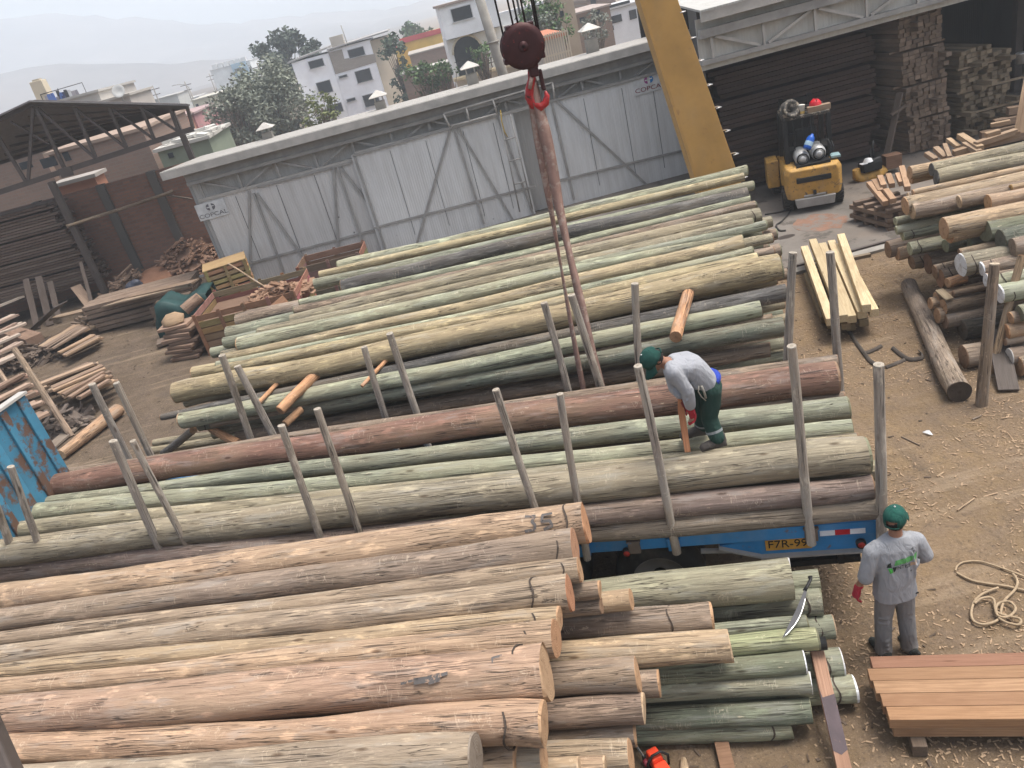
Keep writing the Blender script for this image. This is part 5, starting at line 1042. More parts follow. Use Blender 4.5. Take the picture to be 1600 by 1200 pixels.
# ---- rope
g = MB()
def rp(l): return [(1200 + x / 4., 900 + y / 4.) for x, y in l]
ground_path(g, [(1493, 892), (1496, 884), (1507, 878), (1530, 877), (1555, 884), (1580, 893), (1612, 905)], .010, .016)
ground_path(g, rp([(1180, -20), (1230, 8), (1290, 32), (1380, 48), (1500, 66), (1660, 104)]), .013, .016)
ground_path(g, rp([(1530, -15), (1552, 15), (1558, 50), (1535, 95), (1480, 150), (1460, 200), (1447, 262), (1400, 292), (1345, 302), (1290, 285), (1270, 235), (1288, 165), (1340, 112), (1440, 72)]), .013, .030)
ground_path(g, rp([(1290, 172), (1330, 142), (1380, 133), (1412, 150), (1420, 205), (1440, 250), (1500, 255), (1545, 215), (1535, 180), (1495, 158), (1440, 172), (1425, 215), (1470, 244), (1560, 262), (1582, 285), (1560, 305), (1490, 290), (1440, 262)]), .013, .044)
tag(g.build('rope', ROPE), 'tan rope lying in loose loops on the yard behind the standing man', 'rope')
# ---- litter of chips (nobody could count it)
rs = random.Random(8); g = MB()
CH = [BOARD]
def chip(mb, x, y, L, w, h, z=.0):
    a = rs.uniform(0, PI); M = Matrix.Translation((x, y, terrain(x, y) + z + h * .5 + .004)) @ Matrix.Rotation(a, 4, 'Z') @ Matrix.Rotation(rs.uniform(-.25, .25), 4, 'Y'); mb.box((0, 0, 0), (L, w, h), M)
for i in range(9500):
    t = rs.random(); y = 3.2 + 12 * t ** 1.3; x = rs.uniform(.24 * y + .6, .62 * y + 1.6)
    if noise.noise(Vector((x * .7, y * .7, 9))) + rs.uniform(-.35, .35) < -.12: continue
    big_ = rs.random() < .025
    chip(g, x, y, rs.uniform(.09, .22) if big_ else rs.uniform(.015, .06), rs.uniform(.006, .018), rs.uniform(.003, .008))
tag(g.build('wood_chips', BOARD, None, (.41, .30, .195)), kind='stuff')
g = MB()
for i in range(1500):
    y = 3.2 + 24 * rs.random(); x = rs.uniform(-.62 * y, .62 * y); chip(g, x, y, rs.uniform(.02, .09), rs.uniform(.008, .03), rs.uniform(.004, .012))
tag(g.build('bark_litter', BOARD, None, (.10, .075, .055)), kind='stuff')
for (u, v), (u2, v2), c, lb in (((1497, 797), (1522, 779), TANL, 'forked pale splinter on the sawdust near the rope'), ((1410, 683), (1436, 695), BRN, 'thin brown stick on the ground right of the truck'), ((1520, 655), (1533, 649), BRN, 'short stick on the ground below the upright stake'), ((1402, 768), (1418, 763), GBR, 'short twig on the ground right of the truck corner'), ((1465, 744), (1474, 738), TANL, 'short pale splinter on the ground between truck and rope')):
    A, B = at(u, v, .015), at(u2, v2, .02); log(A, B, .012, .009, c, lb, None, 'stick', 'stick', n=6, bend=2, endA=c, endB=c)
g = MB(); P = at(1449, 676, .02); rs = random.Random(2); _k = .55
g.prism([(P.x + dx * _k, P.y + dy * _k, z) for dx, dy, z in ((-.09, .06, .02), (0, .02, .05), (.08, .07, .02), (.03, -.03, .06), (.05, -.16, .02), (-.03, -.10, .03))], (0, 0, .004)); tag(g.build('paper_scrap', ANY, None, (.7, .7, .7)), 'small white scrap of paper on the open dirt', 'paper')

# ================================================================== forklift
FK = empty('forklift', (8.46, 18.75, .045), R(-17), 'old yellow forklift seen from behind with two gas cylinders', 'forklift')
g = MB()
prof = [(-.62, .34), (-.66, .55), (-.66, .98), (-.60, 1.10), (.60, 1.10), (.66, .98), (.66, .55), (.62, .34)]
def cw(y, sx, dz): return [(x * sx, y, z + (dz if z > .8 else 0)) for x, z in prof]
A_, B_, C_ = cw(-.36, .86, -.05), cw(-.22, 1., 0), cw(.75, 1., 0); k = len(prof)
g.add(A_ + B_ + C_, [tuple(range(k))] + [(i, (i + 1) % k, k + (i + 1) % k, k + i) for i in range(k)] + [(k + i, k + (i + 1) % k, 2 * k + (i + 1) % k, 2 * k + i) for i in range(k)] + [tuple(range(2 * k, 3 * k))[::-1]])
g.build('counterweight', FYEL, FK, bevel=.03, seg=3)
g = MB(); g.box((0, -.362, .80), (.80, .05, .13)); g.build('air_slot', BLACK, FK, bevel=.02)
g = MB(); g.box((0, -.365, .40), (.5, .06, .05)); g.box((0, -.34, .25), (.86, .2, .22), None, 1.1); g.build('rear_bumper', STEEL, FK, bevel=.015)
g = MB(); g.box((0, -.385, .47), (.07, .06, .10)); g.build('tow_pin', BLACK, FK)
g = MB(); g.box((0, 1.35, .62), (1.2, 1.25, .60)); g.build('chassis', FYEL, FK, bevel=.03)
g = MB(); g.box((-.80, 1.35, .68), (.30, .62, .70)); g.build('side_tank', FYEL, FK, bevel=.03)
for x, y, r_, w_ in ((-.58, .10, .30, .24), (.58, .10, .30, .24), (-.66, 1.75, .40, .30), (.66, 1.75, .40, .30)):
    M = Matrix.Translation((x, y, r_)) @ Matrix.Rotation(PI / 2, 4, 'Y'); t = MB(); t.lathe([(r_ * .55, -w_ / 2), (r_ * .9, -w_ / 2), (r_, -w_ * .36), (r_, w_ * .36), (r_ * .9, w_ / 2), (r_ * .55, w_ / 2), (r_ * .55, -w_ / 2)], M, 26); wo = t.build('wheel', RUB, FK)
    t = MB()
    for a in range(20):
        q = 2 * PI * a / 20
        for s in (-1, 1): t.box((s * w_ * .24, 0, r_ * 1.0), (w_ * .46, .035, .035), Matrix.Translation((x, y, r_)) @ Matrix.Rotation(q + s * .08, 4, 'X') @ Matrix.Rotation(s * .35, 4, 'Z'))
    t.build('tread', RUB, wo)
    t = MB(); t.lathe([(0, -.03), (r_ * .5, -.05), (r_ * .56, -w_ * .4), (r_ * .56, w_ * .4), (r_ * .5, .05), (0, .03)], M, 20); t.build('rim', FYEL, wo)
for x, y, tx, ty in ((-.50, .28, 0, .05), (.50, .28, 0, .05), (-.5, 1.65, 0, -.25), (.5, 1.65, 0, -.25)):
    g = MB(); g.bar((x, y, .98), (x + tx, y + ty, 2.14), .11, .11); g.build('guard_post', BLACK, FK, bevel=.01)
g = MB(); 
for x in (-.5, .5): g.box((x, .86, 2.17), (.09, 1.15, .08))
for y in (.33, .6, .86, 1.12, 1.4): g.box((0, y, 2.17), (1.09, .07, .07))
g.build('overhead_guard', m_paint('worn_dark_guard', (.05, .045, .04), .6, .1, (.26, .22, .17), .52, 5.), FK, bevel=.008)
g = MB()
for x in (-.36, .36): g.box((x, 2.25, 1.2), (.12, .16, 2.2))
for z in (.5, 1.3, 2.2): g.box((0, 2.27, z), (.8, .1, .12))
g.box((0, 2.33, 1.25), (.62, .03, 1.7))
g.build('mast', BLACK, FK)
g = MB(); g.box((0, .62, 1.22), (1.06, .5, .30)); g.build('engine_hood', BLACK, FK, bevel=.03)
for x in (-.3, -.1, .1, .3):
    g = MB(); g.tube((x, .34, 1.35), (x, .34, 2.13), .014, None, 6); g.build('guard_bar', BLACK, FK)
g = MB(); g.box((0, .75, 1.40), (.52, .5, .14)); g.box((0, .55, 1.62), (.5, .1, .45)); g.build('seat', BLACK, FK, bevel=.04)
g = MB(); g.lathe([(.15, 0), (.17, .012), (.185, 0), (.17, -.012), (.15, 0)], Matrix.Translation((0, 1.35, 1.42)) @ Matrix.Rotation(-.5, 4, 'X'), 20); g.build('steering_wheel', BLACK, FK)
for x, z, dy in ((-.19, 1.245, -.02), (.19, 1.30, .0)):
    g = MB(); g.lathe([(0, -.30), (.06, -.295), (.075, -.28), (.08, -.25), (.12, -.235), (.165, -.19), (.175, -.13), (.175, .36), (.12, .44), (0, .46)], Matrix.Translation((x, .16 + dy, z)) @ Matrix.Rotation(-PI / 2, 4, 'X'), 26); c_ = g.build('gas_cylinder', m_paint('cylinder_grey', (.42, .42, .41), .5, .3, (.25, .2, .16), .66, 6.) if x < 0 else bpy.data.materials['cylinder_grey'], FK)
    g = MB(); g.lathe([(.115, -.262), (.135, -.255), (.145, -.24), (.125, -.236), (.115, -.262)], Matrix.Translation((x, .155 + dy, z)) @ Matrix.Rotation(-PI / 2, 4, 'X'), 24); g.build('foot_ring', BLACK, c_)
g = MB(); g.bar((-.36, .0, 1.10), (.42, .0, 1.13), .5, .06); g.build('cylinder_tray', BLACK, FK)
g = MB(); g.path([(.36, .05, 1.15), (.50, .02, 1.40), (.44, .1, 1.55), (.25, .2, 1.58)], .018, 8); g.path([(.42, .0, 1.2), (.56, .05, 1.35), (.52, .15, 1.5)], .015, 8); g.build('hose', BLACK, FK)
bt = empty('bottle', tuple(Matrix.Translation((8.46, 18.75, .045)) @ Matrix.Rotation(R(-17), 4, 'Z') @ Vector((0, .0, 1.60))), 0, 'blue bottle lying between the two gas cylinders on the forklift', 'bottle'); Mb = Matrix.Rotation(.62, 4, 'Y') @ Matrix.Rotation(-.25, 4, 'X')
g = MB(); g.lathe([(0, -.17), (.085, -.17), (.095, -.15), (.095, .08), (.07, .14), (.035, .17), (.035, .20), (0, .20)], Mb, 20); g.build('body', m_paint('blue_plastic', (.01, .09, .42), .35, 0, None, .6, 9.), bt)
g = MB(); g.lathe([(.0965, -.10), (.0975, -.09), (.0975, -.0), (.0965, .01)], Mb, 20); g.build('paper_label', ANY, bt, (.35, .5, .62))
g = MB(); g.box((.56, .02, 1.17), (.22, .3, .06)); g.build('fuel_lid', m_paint('pale_teal_lid', (.22, .32, .33), .6, 0, None, .6, 9.), FK, bevel=.01)
wx = FK.matrix_basis
def onfk(x, y, z): return tuple(Matrix.Translation((8.46, 18.75, .045)) @ Matrix.Rotation(R(-17), 4, 'Z') @ Vector((x, y, z)))
t = empty('hard_hat', onfk(.26, .55, 2.30), 0, 'red hard hat lying on the forklift roof', 'hard hat')
g = MB(); g.lathe([(.17, .0), (.15, .005), (.145, .03), (.13, .10), (.08, .155), (.0, .17)], None, 22); g.build('shell', m_paint('red_plastic', (.55, .02, .03), .35, 0, None, .6, 9.), t)
g = MB(); g.box((0, 0, .155), (.03, .22, .03)); g.build('ridge', bpy.data.materials['red_plastic'], t, bevel=.01)
board(onfk(.05, .42, 2.27), onfk(.58, .47, 2.27), .16, .13, (.36, .27, .19), 'wooden block on the forklift roof under the red hard hat', None, 'wooden_block', 'block')
t = empty('wheel_rim', onfk(-.36, .42, 2.23), .2, 'old grey wheel rim on the left of the forklift roof', 'rim'); g = MB(); g.lathe([(.07, .0), (.22, .0), (.235, .04), (.20, .05), (.19, .17), (.235, .2), (.16, .21), (.09, .12), (.07, .12), (.07, 0)], Matrix.Translation((0, 0, .12)) @ Matrix.Rotation(1.15, 4, 'X') @ Matrix.Translation((0, 0, -.08)), 24); g.build('rim', bpy.data.materials['worn_dark_guard'], t)
t = empty('paint_can', onfk(-.10, .45, 2.21), 0, 'white can with yellow base on the forklift roof', 'can'); g = MB(); g.lathe([(0, 0), (.085, 0), (.085, .20), (.09, .205), (.09, .215), (0, .215)], Matrix.Rotation(.12, 4, 'Y'), 18); g.build('can', ANY, t, (.62, .60, .55)); g = MB(); g.lathe([(.087, .01), (.087, .07)], Matrix.Rotation(.12, 4, 'Y'), 18); g.build('yellow_band', ANY, t, (.5, .35, .12))
t = tag(MB().path([onfk(.02, .4, 2.23), onfk(.2, .46, 2.245), onfk(.38, .6, 2.38)], .018, 6).build('spanner', STEEL), 'long grey spanner lying across the forklift roof', 'spanner')
# ---- small yellow machine behind the log stack
JK = empty('plate_compactor', (10.45, 19.7, .045), 0, 'small yellow and black machine with a white cap on it beside the dark timber', 'machine'); JK.scale = (.72, .72, .8)
g = MB(); g.path([(-.52, 0, .42), (-.50, 0, .18), (-.36, 0, .08), (.3, 0, .08), (.55, 0, .20)], [.16, .2, .2, .2, .16], 10, flat=.8); g.build('base_shell', FYEL, JK, bevel=.01)
g = MB(); g.box((0, .0, .42), (.7, .45, .3)); g.tube((-.1, -.1, .5), (.35, -.1, .6), .13, .1); g.build('engine', BLACK, JK, bevel=.04)
g = MB(); g.path([(.2, .05, .5), (.16, .1, 1.0), (.22, .15, 1.15)], .05, 8); g.path([(.02, .05, .5), (.1, .1, .95)], .03, 8); g.build('handle_post', BLACK, JK)
g = MB(); g.lathe([(.17, 0), (.15, .02), (.12, .09), (0, .12)], Matrix.Translation((-.12, -.1, .60)), 18); g.box((-.32, -.16, .58), (.22, .2, .02)); g.build('white_cap', ANY, JK, (.72, .72, .72))
board((10.85, 19.75, .35), (11.25, 19.7, .35), .3, .34, (.20, .12, .08), 'reddish wood block right of the small yellow machine', None, 'wooden_block', 'block')
A = aty(1380, 240, 20.0); B = aty(1406, 145, 20.5); board((A.x, 20.0, .05), B, .16, .08, (.10, .08, .065), 'dark plank leaning against the tall beam stack', None, 'plank', 'plank')
A = aty(1392, 180, 20.25); B = aty(1418, 163, 20.45); board(A, B, .09, .05, (.13, .10, .08), 'short cross piece nailed to the leaning dark plank', None, 'plank', 'plank')
# ---- stacked low pile beside it, loose pieces on top
G = 'boards of the low pile by the crane rail'
base = at(1388, 364, 0); fx_ = Vector((1, -.12, 0)).normalized(); fy_ = Vector((-.20, 1, 0)).normalized()
for l in range(5):
    z = .06 + l * .105
    if l % 2 == 0:
        for k in range(4): s = base + fx_ * (.0) + fy_ * (k * .34 + .05); board(s + Vector((0, 0, z)), s + fx_ * 1.0 + Vector((0, 0, z)), .14, .085, (.17, .125, .095), 'grey brown board across the low pile by the crane rail', G, 'board', 'board', jit=.2)
    else:
        for k in range(5): s = base + fx_ * (k * .22 + .06); board(s + Vector((0, 0, z)), s + fy_ * 1.25 + Vector((0, 0, z)), .13, .095, (.2, .145, .105), 'grey brown board lengthwise in the low pile by the crane rail', G, 'board', 'board', jit=.2)
for a, b, z, lb in (((1358, 287), (1384, 318), .64, 'leftmost tan block on the low pile'), ((1375, 277), (1381, 292), .72, 'short pale block standing out behind on the low pile'), ((1388, 274), (1394, 290), .72, 'short pale block in the middle on the low pile'), ((1403, 273), (1409, 287), .72, 'short pale block at the right on the low pile'), ((1409, 262), (1418, 295), .76, 'long reddish block at the right edge of the low pile'), ((1366, 283), (1376, 300), .66, 'tan block second from the left on the low pile'), ((1384, 298), (1396, 314), .70, 'bright tan block at the front of the low pile')):
    board(at(*a, z), at(*b, z), .12, .11, (.42, .28, .18), lb, 'loose blocks on the low pile', 'wooden_block', 'block', jit=.12)

# ---- tall beam stacks in the open bay
random.seed(5)
G = 'beam ends of the tall stack'
y0 = 20.75; bw, bh = .158, .106; nrow = 32; spec = set()
for r_ in range(nrow):
    lot = r_ // 8; z = .14 + r_ * bh + lot * .05; xs0 = 12.22 - .085 * lot - .02 * (r_ % 8) * .3 + random.uniform(-.03, .03)
    for c_ in range(7):
        if r_ == 16 and c_ in (2,): continue
        pr = random.uniform(-.05, .05) - (.28 if random.random() < .045 else 0)
        a = (xs0 + c_ * (bw + .006) + random.uniform(-.006, .006), y0 + pr, z); b = (a[0] - .25, y0 + pr + 2.4, z)
        far_ = .45 + .55 * (1 - r_ / nrow)
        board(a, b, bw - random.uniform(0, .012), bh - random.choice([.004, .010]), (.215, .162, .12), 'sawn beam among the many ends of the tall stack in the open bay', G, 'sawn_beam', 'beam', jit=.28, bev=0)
for lot in range(5): 
    for y in (20.95, 22.6): board((11.95 - .085 * lot, y, .075 + lot * (8 * bh + .05) - (.0 if lot else .0)), (13.45 - .085 * lot, y, .075 + lot * (8 * bh + .05)), .08, .045 if lot else .13, (.22, .16, .11), 'thin spacer stick between lots of the tall beam stack', 'spacers of the tall stack', 'spacer', 'stick', bev=0)
G = 'beam ends of the lower stack'
for r_ in range(19):
    lot = r_ // 5; z = .12 + r_ * .112 + lot * .05; n_ = 8 if r_ < 17 else 5
    for c_ in range(n_):
        if random.random() < .06: continue
        pr = random.uniform(-.08, .08) - (.4 if random.random() < .06 else 0); x = 13.86 - .05 * lot + c_ * .175 + random.uniform(-.015, .015); lw = random.choice([.165, .16, .15])
        board((x, 20.95 + pr, z), (x - .3, 23.3 + pr, z), lw, .10, (.235, .19, .13), 'pale sawn beam among the ends of the lower stack at the right edge', G, 'sawn_beam', 'beam', jit=.25, bev=0)
for lot in range(4): board((13.6, 21.0, .06 + lot * 5 * .112 + lot * .05), (15.4, 20.9, .06 + lot * 5 * .112 + lot * .05), .09, .045, (.34, .27, .19), 'spacer stick between lots of the lower beam stack', 'spacers of the lower stack', 'spacer', 'stick', bev=0)
t = empty('paint_can', (15.28, 20.85, 1.66), 0, 'silver tin can standing on the lower beam stack', 'can'); g = MB(); g.lathe([(0, 0), (.14, 0), (.14, .24), (.15, .25), (.15, .27), (0, .26)], None, 18); g.build('can', ALU, t)
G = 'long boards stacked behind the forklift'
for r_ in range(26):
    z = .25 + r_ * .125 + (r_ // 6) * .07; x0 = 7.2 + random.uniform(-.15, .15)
    for j in range(2): board((x0, 21.7 + j * .5 + random.uniform(-.03, .03), z), (x0 + 4.3 + random.uniform(-.1, .1), 21.55 + j * .5, z), .46, .105, (.065, .042, .034), 'long dark board lying in the stack behind the forklift', G, 'long_board', 'board', jit=.3, bev=0)  # dark wood, its colour lowered further to carry the bay's shade
# loose beams in front of the stacks
G = 'loose beams in front of the tall stack'
rs = random.Random(14)
for a, b, z0, z1, w, lb in (((1500, 212), (1532, 232), 1.5, 1.45, .14, 'pale beam lying at the top of the loose heap before the lower stack'), ((1507, 225), (1530, 238), 1.45, 1.4, .12, 'short pale beam below the topmost one of the loose heap'), ((1447, 240), (1462, 250), 1.3, 1.2, .12, 'short tan block at the left end of the loose heap'), ((1462, 232), (1478, 247), 1.3, 1.25, .12, 'brown block second from the left in the loose heap'), ((1476, 226), (1484, 246), 1.35, 1.3, .09, 'thin block standing out in the middle of the loose heap'), ((1482, 218), (1498, 230), 1.4, 1.35, .10, 'brown block leaning on the tall stack'), ((1490, 240), (1592, 208), 1.35, 1.5, .16, 'long tan plank along the front of the loose heap'), ((1524, 226), (1588, 205), 1.5, 1.55, .14, 'long tan plank behind the front one of the loose heap'), ((1540, 212), (1562, 206), 1.6, 1.62, .14, 'brown beam end at the right of the loose heap'), ((1548, 196), (1578, 190), 1.7, 1.72, .10, 'grey beam lying before the lower stack')):
    board(at(*a, z0), at(*b, z1), w, w * .8, rs.choice([(.42, .31, .2), (.36, .26, .17), (.3, .22, .15)]), lb, G, 'loose_beam', 'beam')
for k in range(5):
    x = 13.0 + k * .35; board((x, 19.6, .2 + .22 * k), (x + 1.6, 19.2, .25 + .2 * k), .2, .18, (.28, .2, .14), 'beam low in the loose heap before the stacks', 'low beams of the loose heap', 'loose_beam', 'beam')
for k, (u, v, u2, v2) in enumerate(((1590, 205, 1606, 120), (1597, 208, 1612, 110))):
    A = at(u, v, 1.2); B = aty(u2, v2, A.y + .5); board(A, B, .14, .03, (.40, .28, .18), 'upright tan slat at the right edge of the photo', 'upright slats at the right edge', 'slat', 'slat')
# hose and stain on the apron
g = MB(); ground_path(g, [(1195, 335), (1215, 332), (1235, 328), (1222, 345), (1213, 352), (1218, 360), (1228, 360)], .022, .065); tag(g.build('hose', RUB), 'black hose lying on the concrete before the forklift', 'hose')
g = MB(); P = at(1282, 347, .047); g.prism([(P.x + .62 * (1 + .3 * noise.noise(Vector((k, 1, 1)))) * math.cos(k * PI / 14), P.y + .62 * (1 + .35 * noise.noise(Vector((k * .7, 5, 1)))) * math.sin(k * PI / 14), .046) for k in range(28)], (0, 0, .002)); tag(g.build('red_dust_stain', m_paint('red_dust', (.20, .115, .08), .95, 0, (.165, .14, .12), .47, 2.2, .2)), kind='structure')
g = MB()
for u, v, s in ((1228, 370, 10), (1350, 352, 7)): 
    P = at(u, v, .047); g.prism([(P.x + s * .022 * (1 + .3 * noise.noise(Vector((k, 2, s)))) * math.cos(k * PI / 8), P.y + s * .012 * math.sin(k * PI / 8), .046) for k in range(16)], (0, 0, .002))
tag(g.build('oil_stain', m_paint('oil', (.05, .04, .035), .5, 0, None, .6, 4.)), kind='structure')
# dark post close to the camera, bottom left
A, B = aty(-66, 1095, 1.9), aty(-4, 1235, 1.75); up = (A - B).normalized()
g = MB(); fr = frame(B - up * .6, A + up * .05); g.box(((A - B).length / 2 + .3, .0, 0), ((A - B).length + .7, .14, .10), fr); tag(g.build('railing_post', BROWNSTEEL, bevel=.01), 'dark steel post cut off at the lower left corner', 'post')
# ================================================================== left side of the yard
YBW = 31.0
bwl = empty('brick_wall', (-13, YBW, 0), 0, 'dark brick boundary wall with concrete posts behind the scrap heaps', 'wall')
g = MB(); g.box((-14.5, YBW, 1.85), (13.6, .22, 3.7)); wpart(g, 'brickwork', BRICK, bwl)
for u, v in ((275, 360), (206, 395), (110, 420)):
    P = aty(u, v, YBW - .15); g = MB(); g.box((P.x, YBW - .12, 1.87), (.30, .26, 3.74)); wpart(g, 'concrete_post', PLAST, bwl, (.135, .12, .105), bevel=.01)
# open truss shed
YT = 28.8
ts = empty('truss_shed', (-13.5, YT, 0), 0, 'open sided shed with dark steel trusses under a pitched roof', 'shed')
T_ = lambda u, v, y=YT: aty(u, v, y)
apex, rt = T_(55, 160), T_(292, 166); sl_ = (apex.z - rt.z) / (rt.x - apex.x)
lft = Vector((apex.x - 6.5, YT, apex.z - 1.0)); bL = T_(0, 300); bR = T_(302, 201); bL2 = bL + (bL - bR) * .55
DEP = 7.5
_bR_, _bL_ = aty(268, 172, 36.3), aty(0, 254, 36.3); _bLL = _bL_ + (_bL_ - _bR_) * .6; o_ = Vector((0, 0, .10)); f_ = Vector((0, -.3, .0))
for a, b, c, d in ((apex, rt + Vector((.2, 0, -.05)), _bR_, _bL_), (lft, apex, _bL_, _bLL)):
    g = MB(); n_ = 10; vs_ = []
    for j in range(n_ + 1):
        for i in range(n_ + 1):
            p = (a + f_).lerp(b + f_, i / n_).lerp(d.lerp(c, i / n_), j / n_) + o_; vs_.append(p)
    g.add(vs_, [(j * 11 + i, j * 11 + i + 1, (j + 1) * 11 + i + 1, (j + 1) * 11 + i) for j in range(10) for i in range(10)]); o = wpart(g, 'roof_sheet', SHEET, ts, (.16, .15, .15)); o.modifiers.new('thick', 'SOLIDIFY').thickness = .05
def truss(y, name='truss'):
    d = Vector((0, y - YT, 0)); g = MB()
    def bb(p, q, w): g.bar(Vector(p) + d, Vector(q) + d, .10, w)
    bb(lft, apex, .16); bb(apex, rt, .16); bb(bL2, bR, .17); bb(rt, bR, .12)
    for a, b, w in (((52, 168), (44, 284), .09), ((57, 168), (101, 264), .13), ((60, 170), (150, 248), .08), ((116, 168), (150, 247), .08), ((119, 170), (197, 231), .07), ((171, 169), (198, 231), .08), ((175, 170), (240, 217), .07), ((221, 168), (241, 217), .08), ((224, 170), (279, 206), .07), ((265, 168), (279, 206), .08), ((-20, 185), (40, 283), .09), ((17, 190), (78, 226), .05)):
        bb(T_(*a), T_(*b), w)
    wpart(g, name, BROWNSTEEL, ts)
truss(YT)
for k in range(7):
    t = k / 6; y_ = Vector((0, 0, .0)); p, q = apex.lerp(_bL_, t), rt.lerp(_bR_, t); g = MB(); g.bar(p, q, .07, .12); wpart(g, 'purlin', BROWNSTEEL, ts)
g = MB(); g.bar(rt, _bR_, .1, .14); wpart(g, 'verge_beam', BROWNSTEEL, ts); g = MB(); g.bar(_bL_, _bR_, .1, .16); wpart(g, 'eave_beam', BROWNSTEEL, ts)
g = MB(); g.bar(_bR_, Vector((_bR_.x, _bR_.y, 0)), .18, .18); wpart(g, 'post', BROWNSTEEL, ts)
for (u, v), (u2, v2), w in (((80, 284), (170, 470), .20), ((284, 208), (300, 262), .16)):
    A, B = T_(u, v), T_(u2, v2); B.z = 0.; B.x = T_(u2, v2).x if w == .2 else A.x + .1; g = MB(); g.bar(A, B, w, w); wpart(g, 'post', BROWNSTEEL, ts)
g = MB(); p = T_(105, 268); g.box((p.x, YT - .1, p.z), (.42, .05, .30)); wpart(g, 'gusset', BROWNSTEEL, ts)
A, B = aty(104, 354, 28.6), aty(270, 299, 30.5); log(A, B, .055, .06, (.27, .20, .14), 'long thin pole tied across between shed post and brick wall', None, 'pole', 'pole', n=8)
A, B = aty(262, 305, 30.6), aty(300, 311, 30.0); log(A, B, .035, .035, (.2, .16, .13), 'thin pole running from the brick wall to the shed corner', None, 'pole', 'pole', n=8)
# --- boards in tall stack under it
random.seed(77)
G = 'boards of the tall stack under the truss shed'
for r_ in range(30):
    for c_ in range(5):
        z = .75 + r_ * .095 + (r_ // 7) * .05; x = -13.75 + random.uniform(-.18, .12) - .012 * (r_ - 12); y = 29.2 + c_ * .26
        board((x - 5.2, y, z), (x, y, z), .25, .075, random.choice([(.10, .068, .052), (.125, .088, .07), (.17, .13, .105)]), 'grey brown board end in the tall dark stack under the truss shed', G, 'stacked_board', 'board', bev=0)
for (u, v), (u2, v2), w in (((118, 447), (142, 478), .35), ((60, 432), (85, 520), .25), ((40, 436), (62, 520), .22), ((78, 440), (92, 498), .2), ((126, 410), (143, 472), .12)):
    A, B = aty(u, v, 28.4), aty(u2, v2, 27.4); B.z = max(.03, B.z); board(A, B, w, .04, (.12, .095, .08) if w != .35 else (.26, .19, .14), 'dark plank leaning against the tall stack under the truss shed', 'planks leaning under the truss shed', 'leaning_plank', 'plank')
board(at(45, 520, .25), at(95, 475, 1.2), .5, .03, (.11, .10, .095), 'dark panel lying slanted below the tall stack', None, 'panel', 'panel')
# --- long plank pile with the tarp
G = 'planks of the long low pile'
for r_ in range(6):
    for c_ in range(3):
        z = .14 + r_ * .14 + (.05 if r_ > 2 else 0); y = 24.75 + c_ * .38
        board((-12.35 + random.uniform(-.1, .15), y + .08, z), (-8.9, y, z), .36, .115, (.22, .165, .125), 'brown plank in the long low pile left of the green tarp', G, 'plank', 'plank', jit=.25)
A, B = at(83, 497, .62), at(300, 443, 1.12); board(A, B, .38, .05, (.30, .23, .165), 'longest plank lying across the top of the low pile', None, 'plank', 'plank')
A, B = at(135, 484, .72), at(300, 446, 1.2); board(A + Vector((0, .4, 0)), B + Vector((0, .4, 0)), .34, .05, (.26, .19, .135), 'long plank behind the longest one on the low pile', None, 'plank', 'plank')
g = MB(); vs = []; nu, nv = 26, 14
c0, c1 = at(243, 474, 1.0), at(328, 452, 1.02)
for j in range(nv + 1):
    for i in range(nu + 1):
        s, t = i / nu, j / nv; px = (j / nv - .5) * 2
        prof_y = max(-1, min(1, px * 1.6)); prof_z = 0 if abs(px) < .62 else -(abs(px) - .62) / .38
        q = c0.lerp(c1, s); w_ = noise.noise(Vector((s * 6, t * 5, 1))) * .05 + noise.noise(Vector((s * 18, t * 7, 4))) * .025
        vs.append((q.x + (-.12 if i == 0 else .0) * abs(px), q.y + prof_y * .55 + w_, q.z + prof_z * .8 + w_ - (.5 * max(0, .08 - s) / .08) + .10 * math.sin(s * 9)))
g.add(vs, [(j * (nu + 1) + i, j * (nu + 1) + i + 1, (j + 1) * (nu + 1) + i + 1, (j + 1) * (nu + 1) + i) for j in range(nv) for i in range(nu)], True)
o = g.build('tarpaulin', TARP); o.modifiers.new('thick', 'SOLIDIFY').thickness = .012; tag(o, 'dark green tarpaulin draped over the end of the plank pile', 'tarp')
board((-10.1, 24.2, .35), (-8.95, 24.15, .38), .75, .5, (.16, .12, .09), 'timber block under the green tarpaulin', None, 'timber_block', 'block')
# --- scrap heaps
def heap(name, u, v, rx, ry, h, n, cols, lb, seed, zb=0., ls=(.25, .9)):
    P = at(u, v, zb); rs = random.Random(seed); g = MB()
    for i in range(n):
        a = rs.uniform(0, 2 * PI); q = rs.random() ** .6; x, y = P.x + rx * q * math.cos(a), P.y + ry * q * math.sin(a); z = zb + h * (1 - q) * rs.uniform(.5, 1.05) + .04
        M = Matrix.Translation((x, y, z)) @ Matrix.Rotation(rs.uniform(0, PI), 4, 'Z') @ Matrix.Rotation(rs.uniform(-.6, .6), 4, 'Y') @ Matrix.Rotation(rs.uniform(-.5, .5), 4, 'X')
        g.box((0, 0, 0), (rs.uniform(*ls), rs.uniform(.05, .16), rs.uniform(.025, .08)), M)
    g.lathe([(rx * .95, zb), (rx * .6, zb + h * .35), (rx * .2, zb + h * .75), (0, zb + h * .8)], Matrix.Translation((P.x, P.y, 0)) @ Matrix.Diagonal((1, ry / rx, 1, 1)), 16)
    o = g.build(name, BOARD, None, cols); o['kind'] = 'stuff'; o['label'] = lb; o['category'] = 'scrap heap'
heap('scrap_wood', 300, 425, 2.0, 1.2, 1.25, 420, (.27, .17, .12), 'heap of reddish brown wood scraps against the brick wall beside the shed', 3)
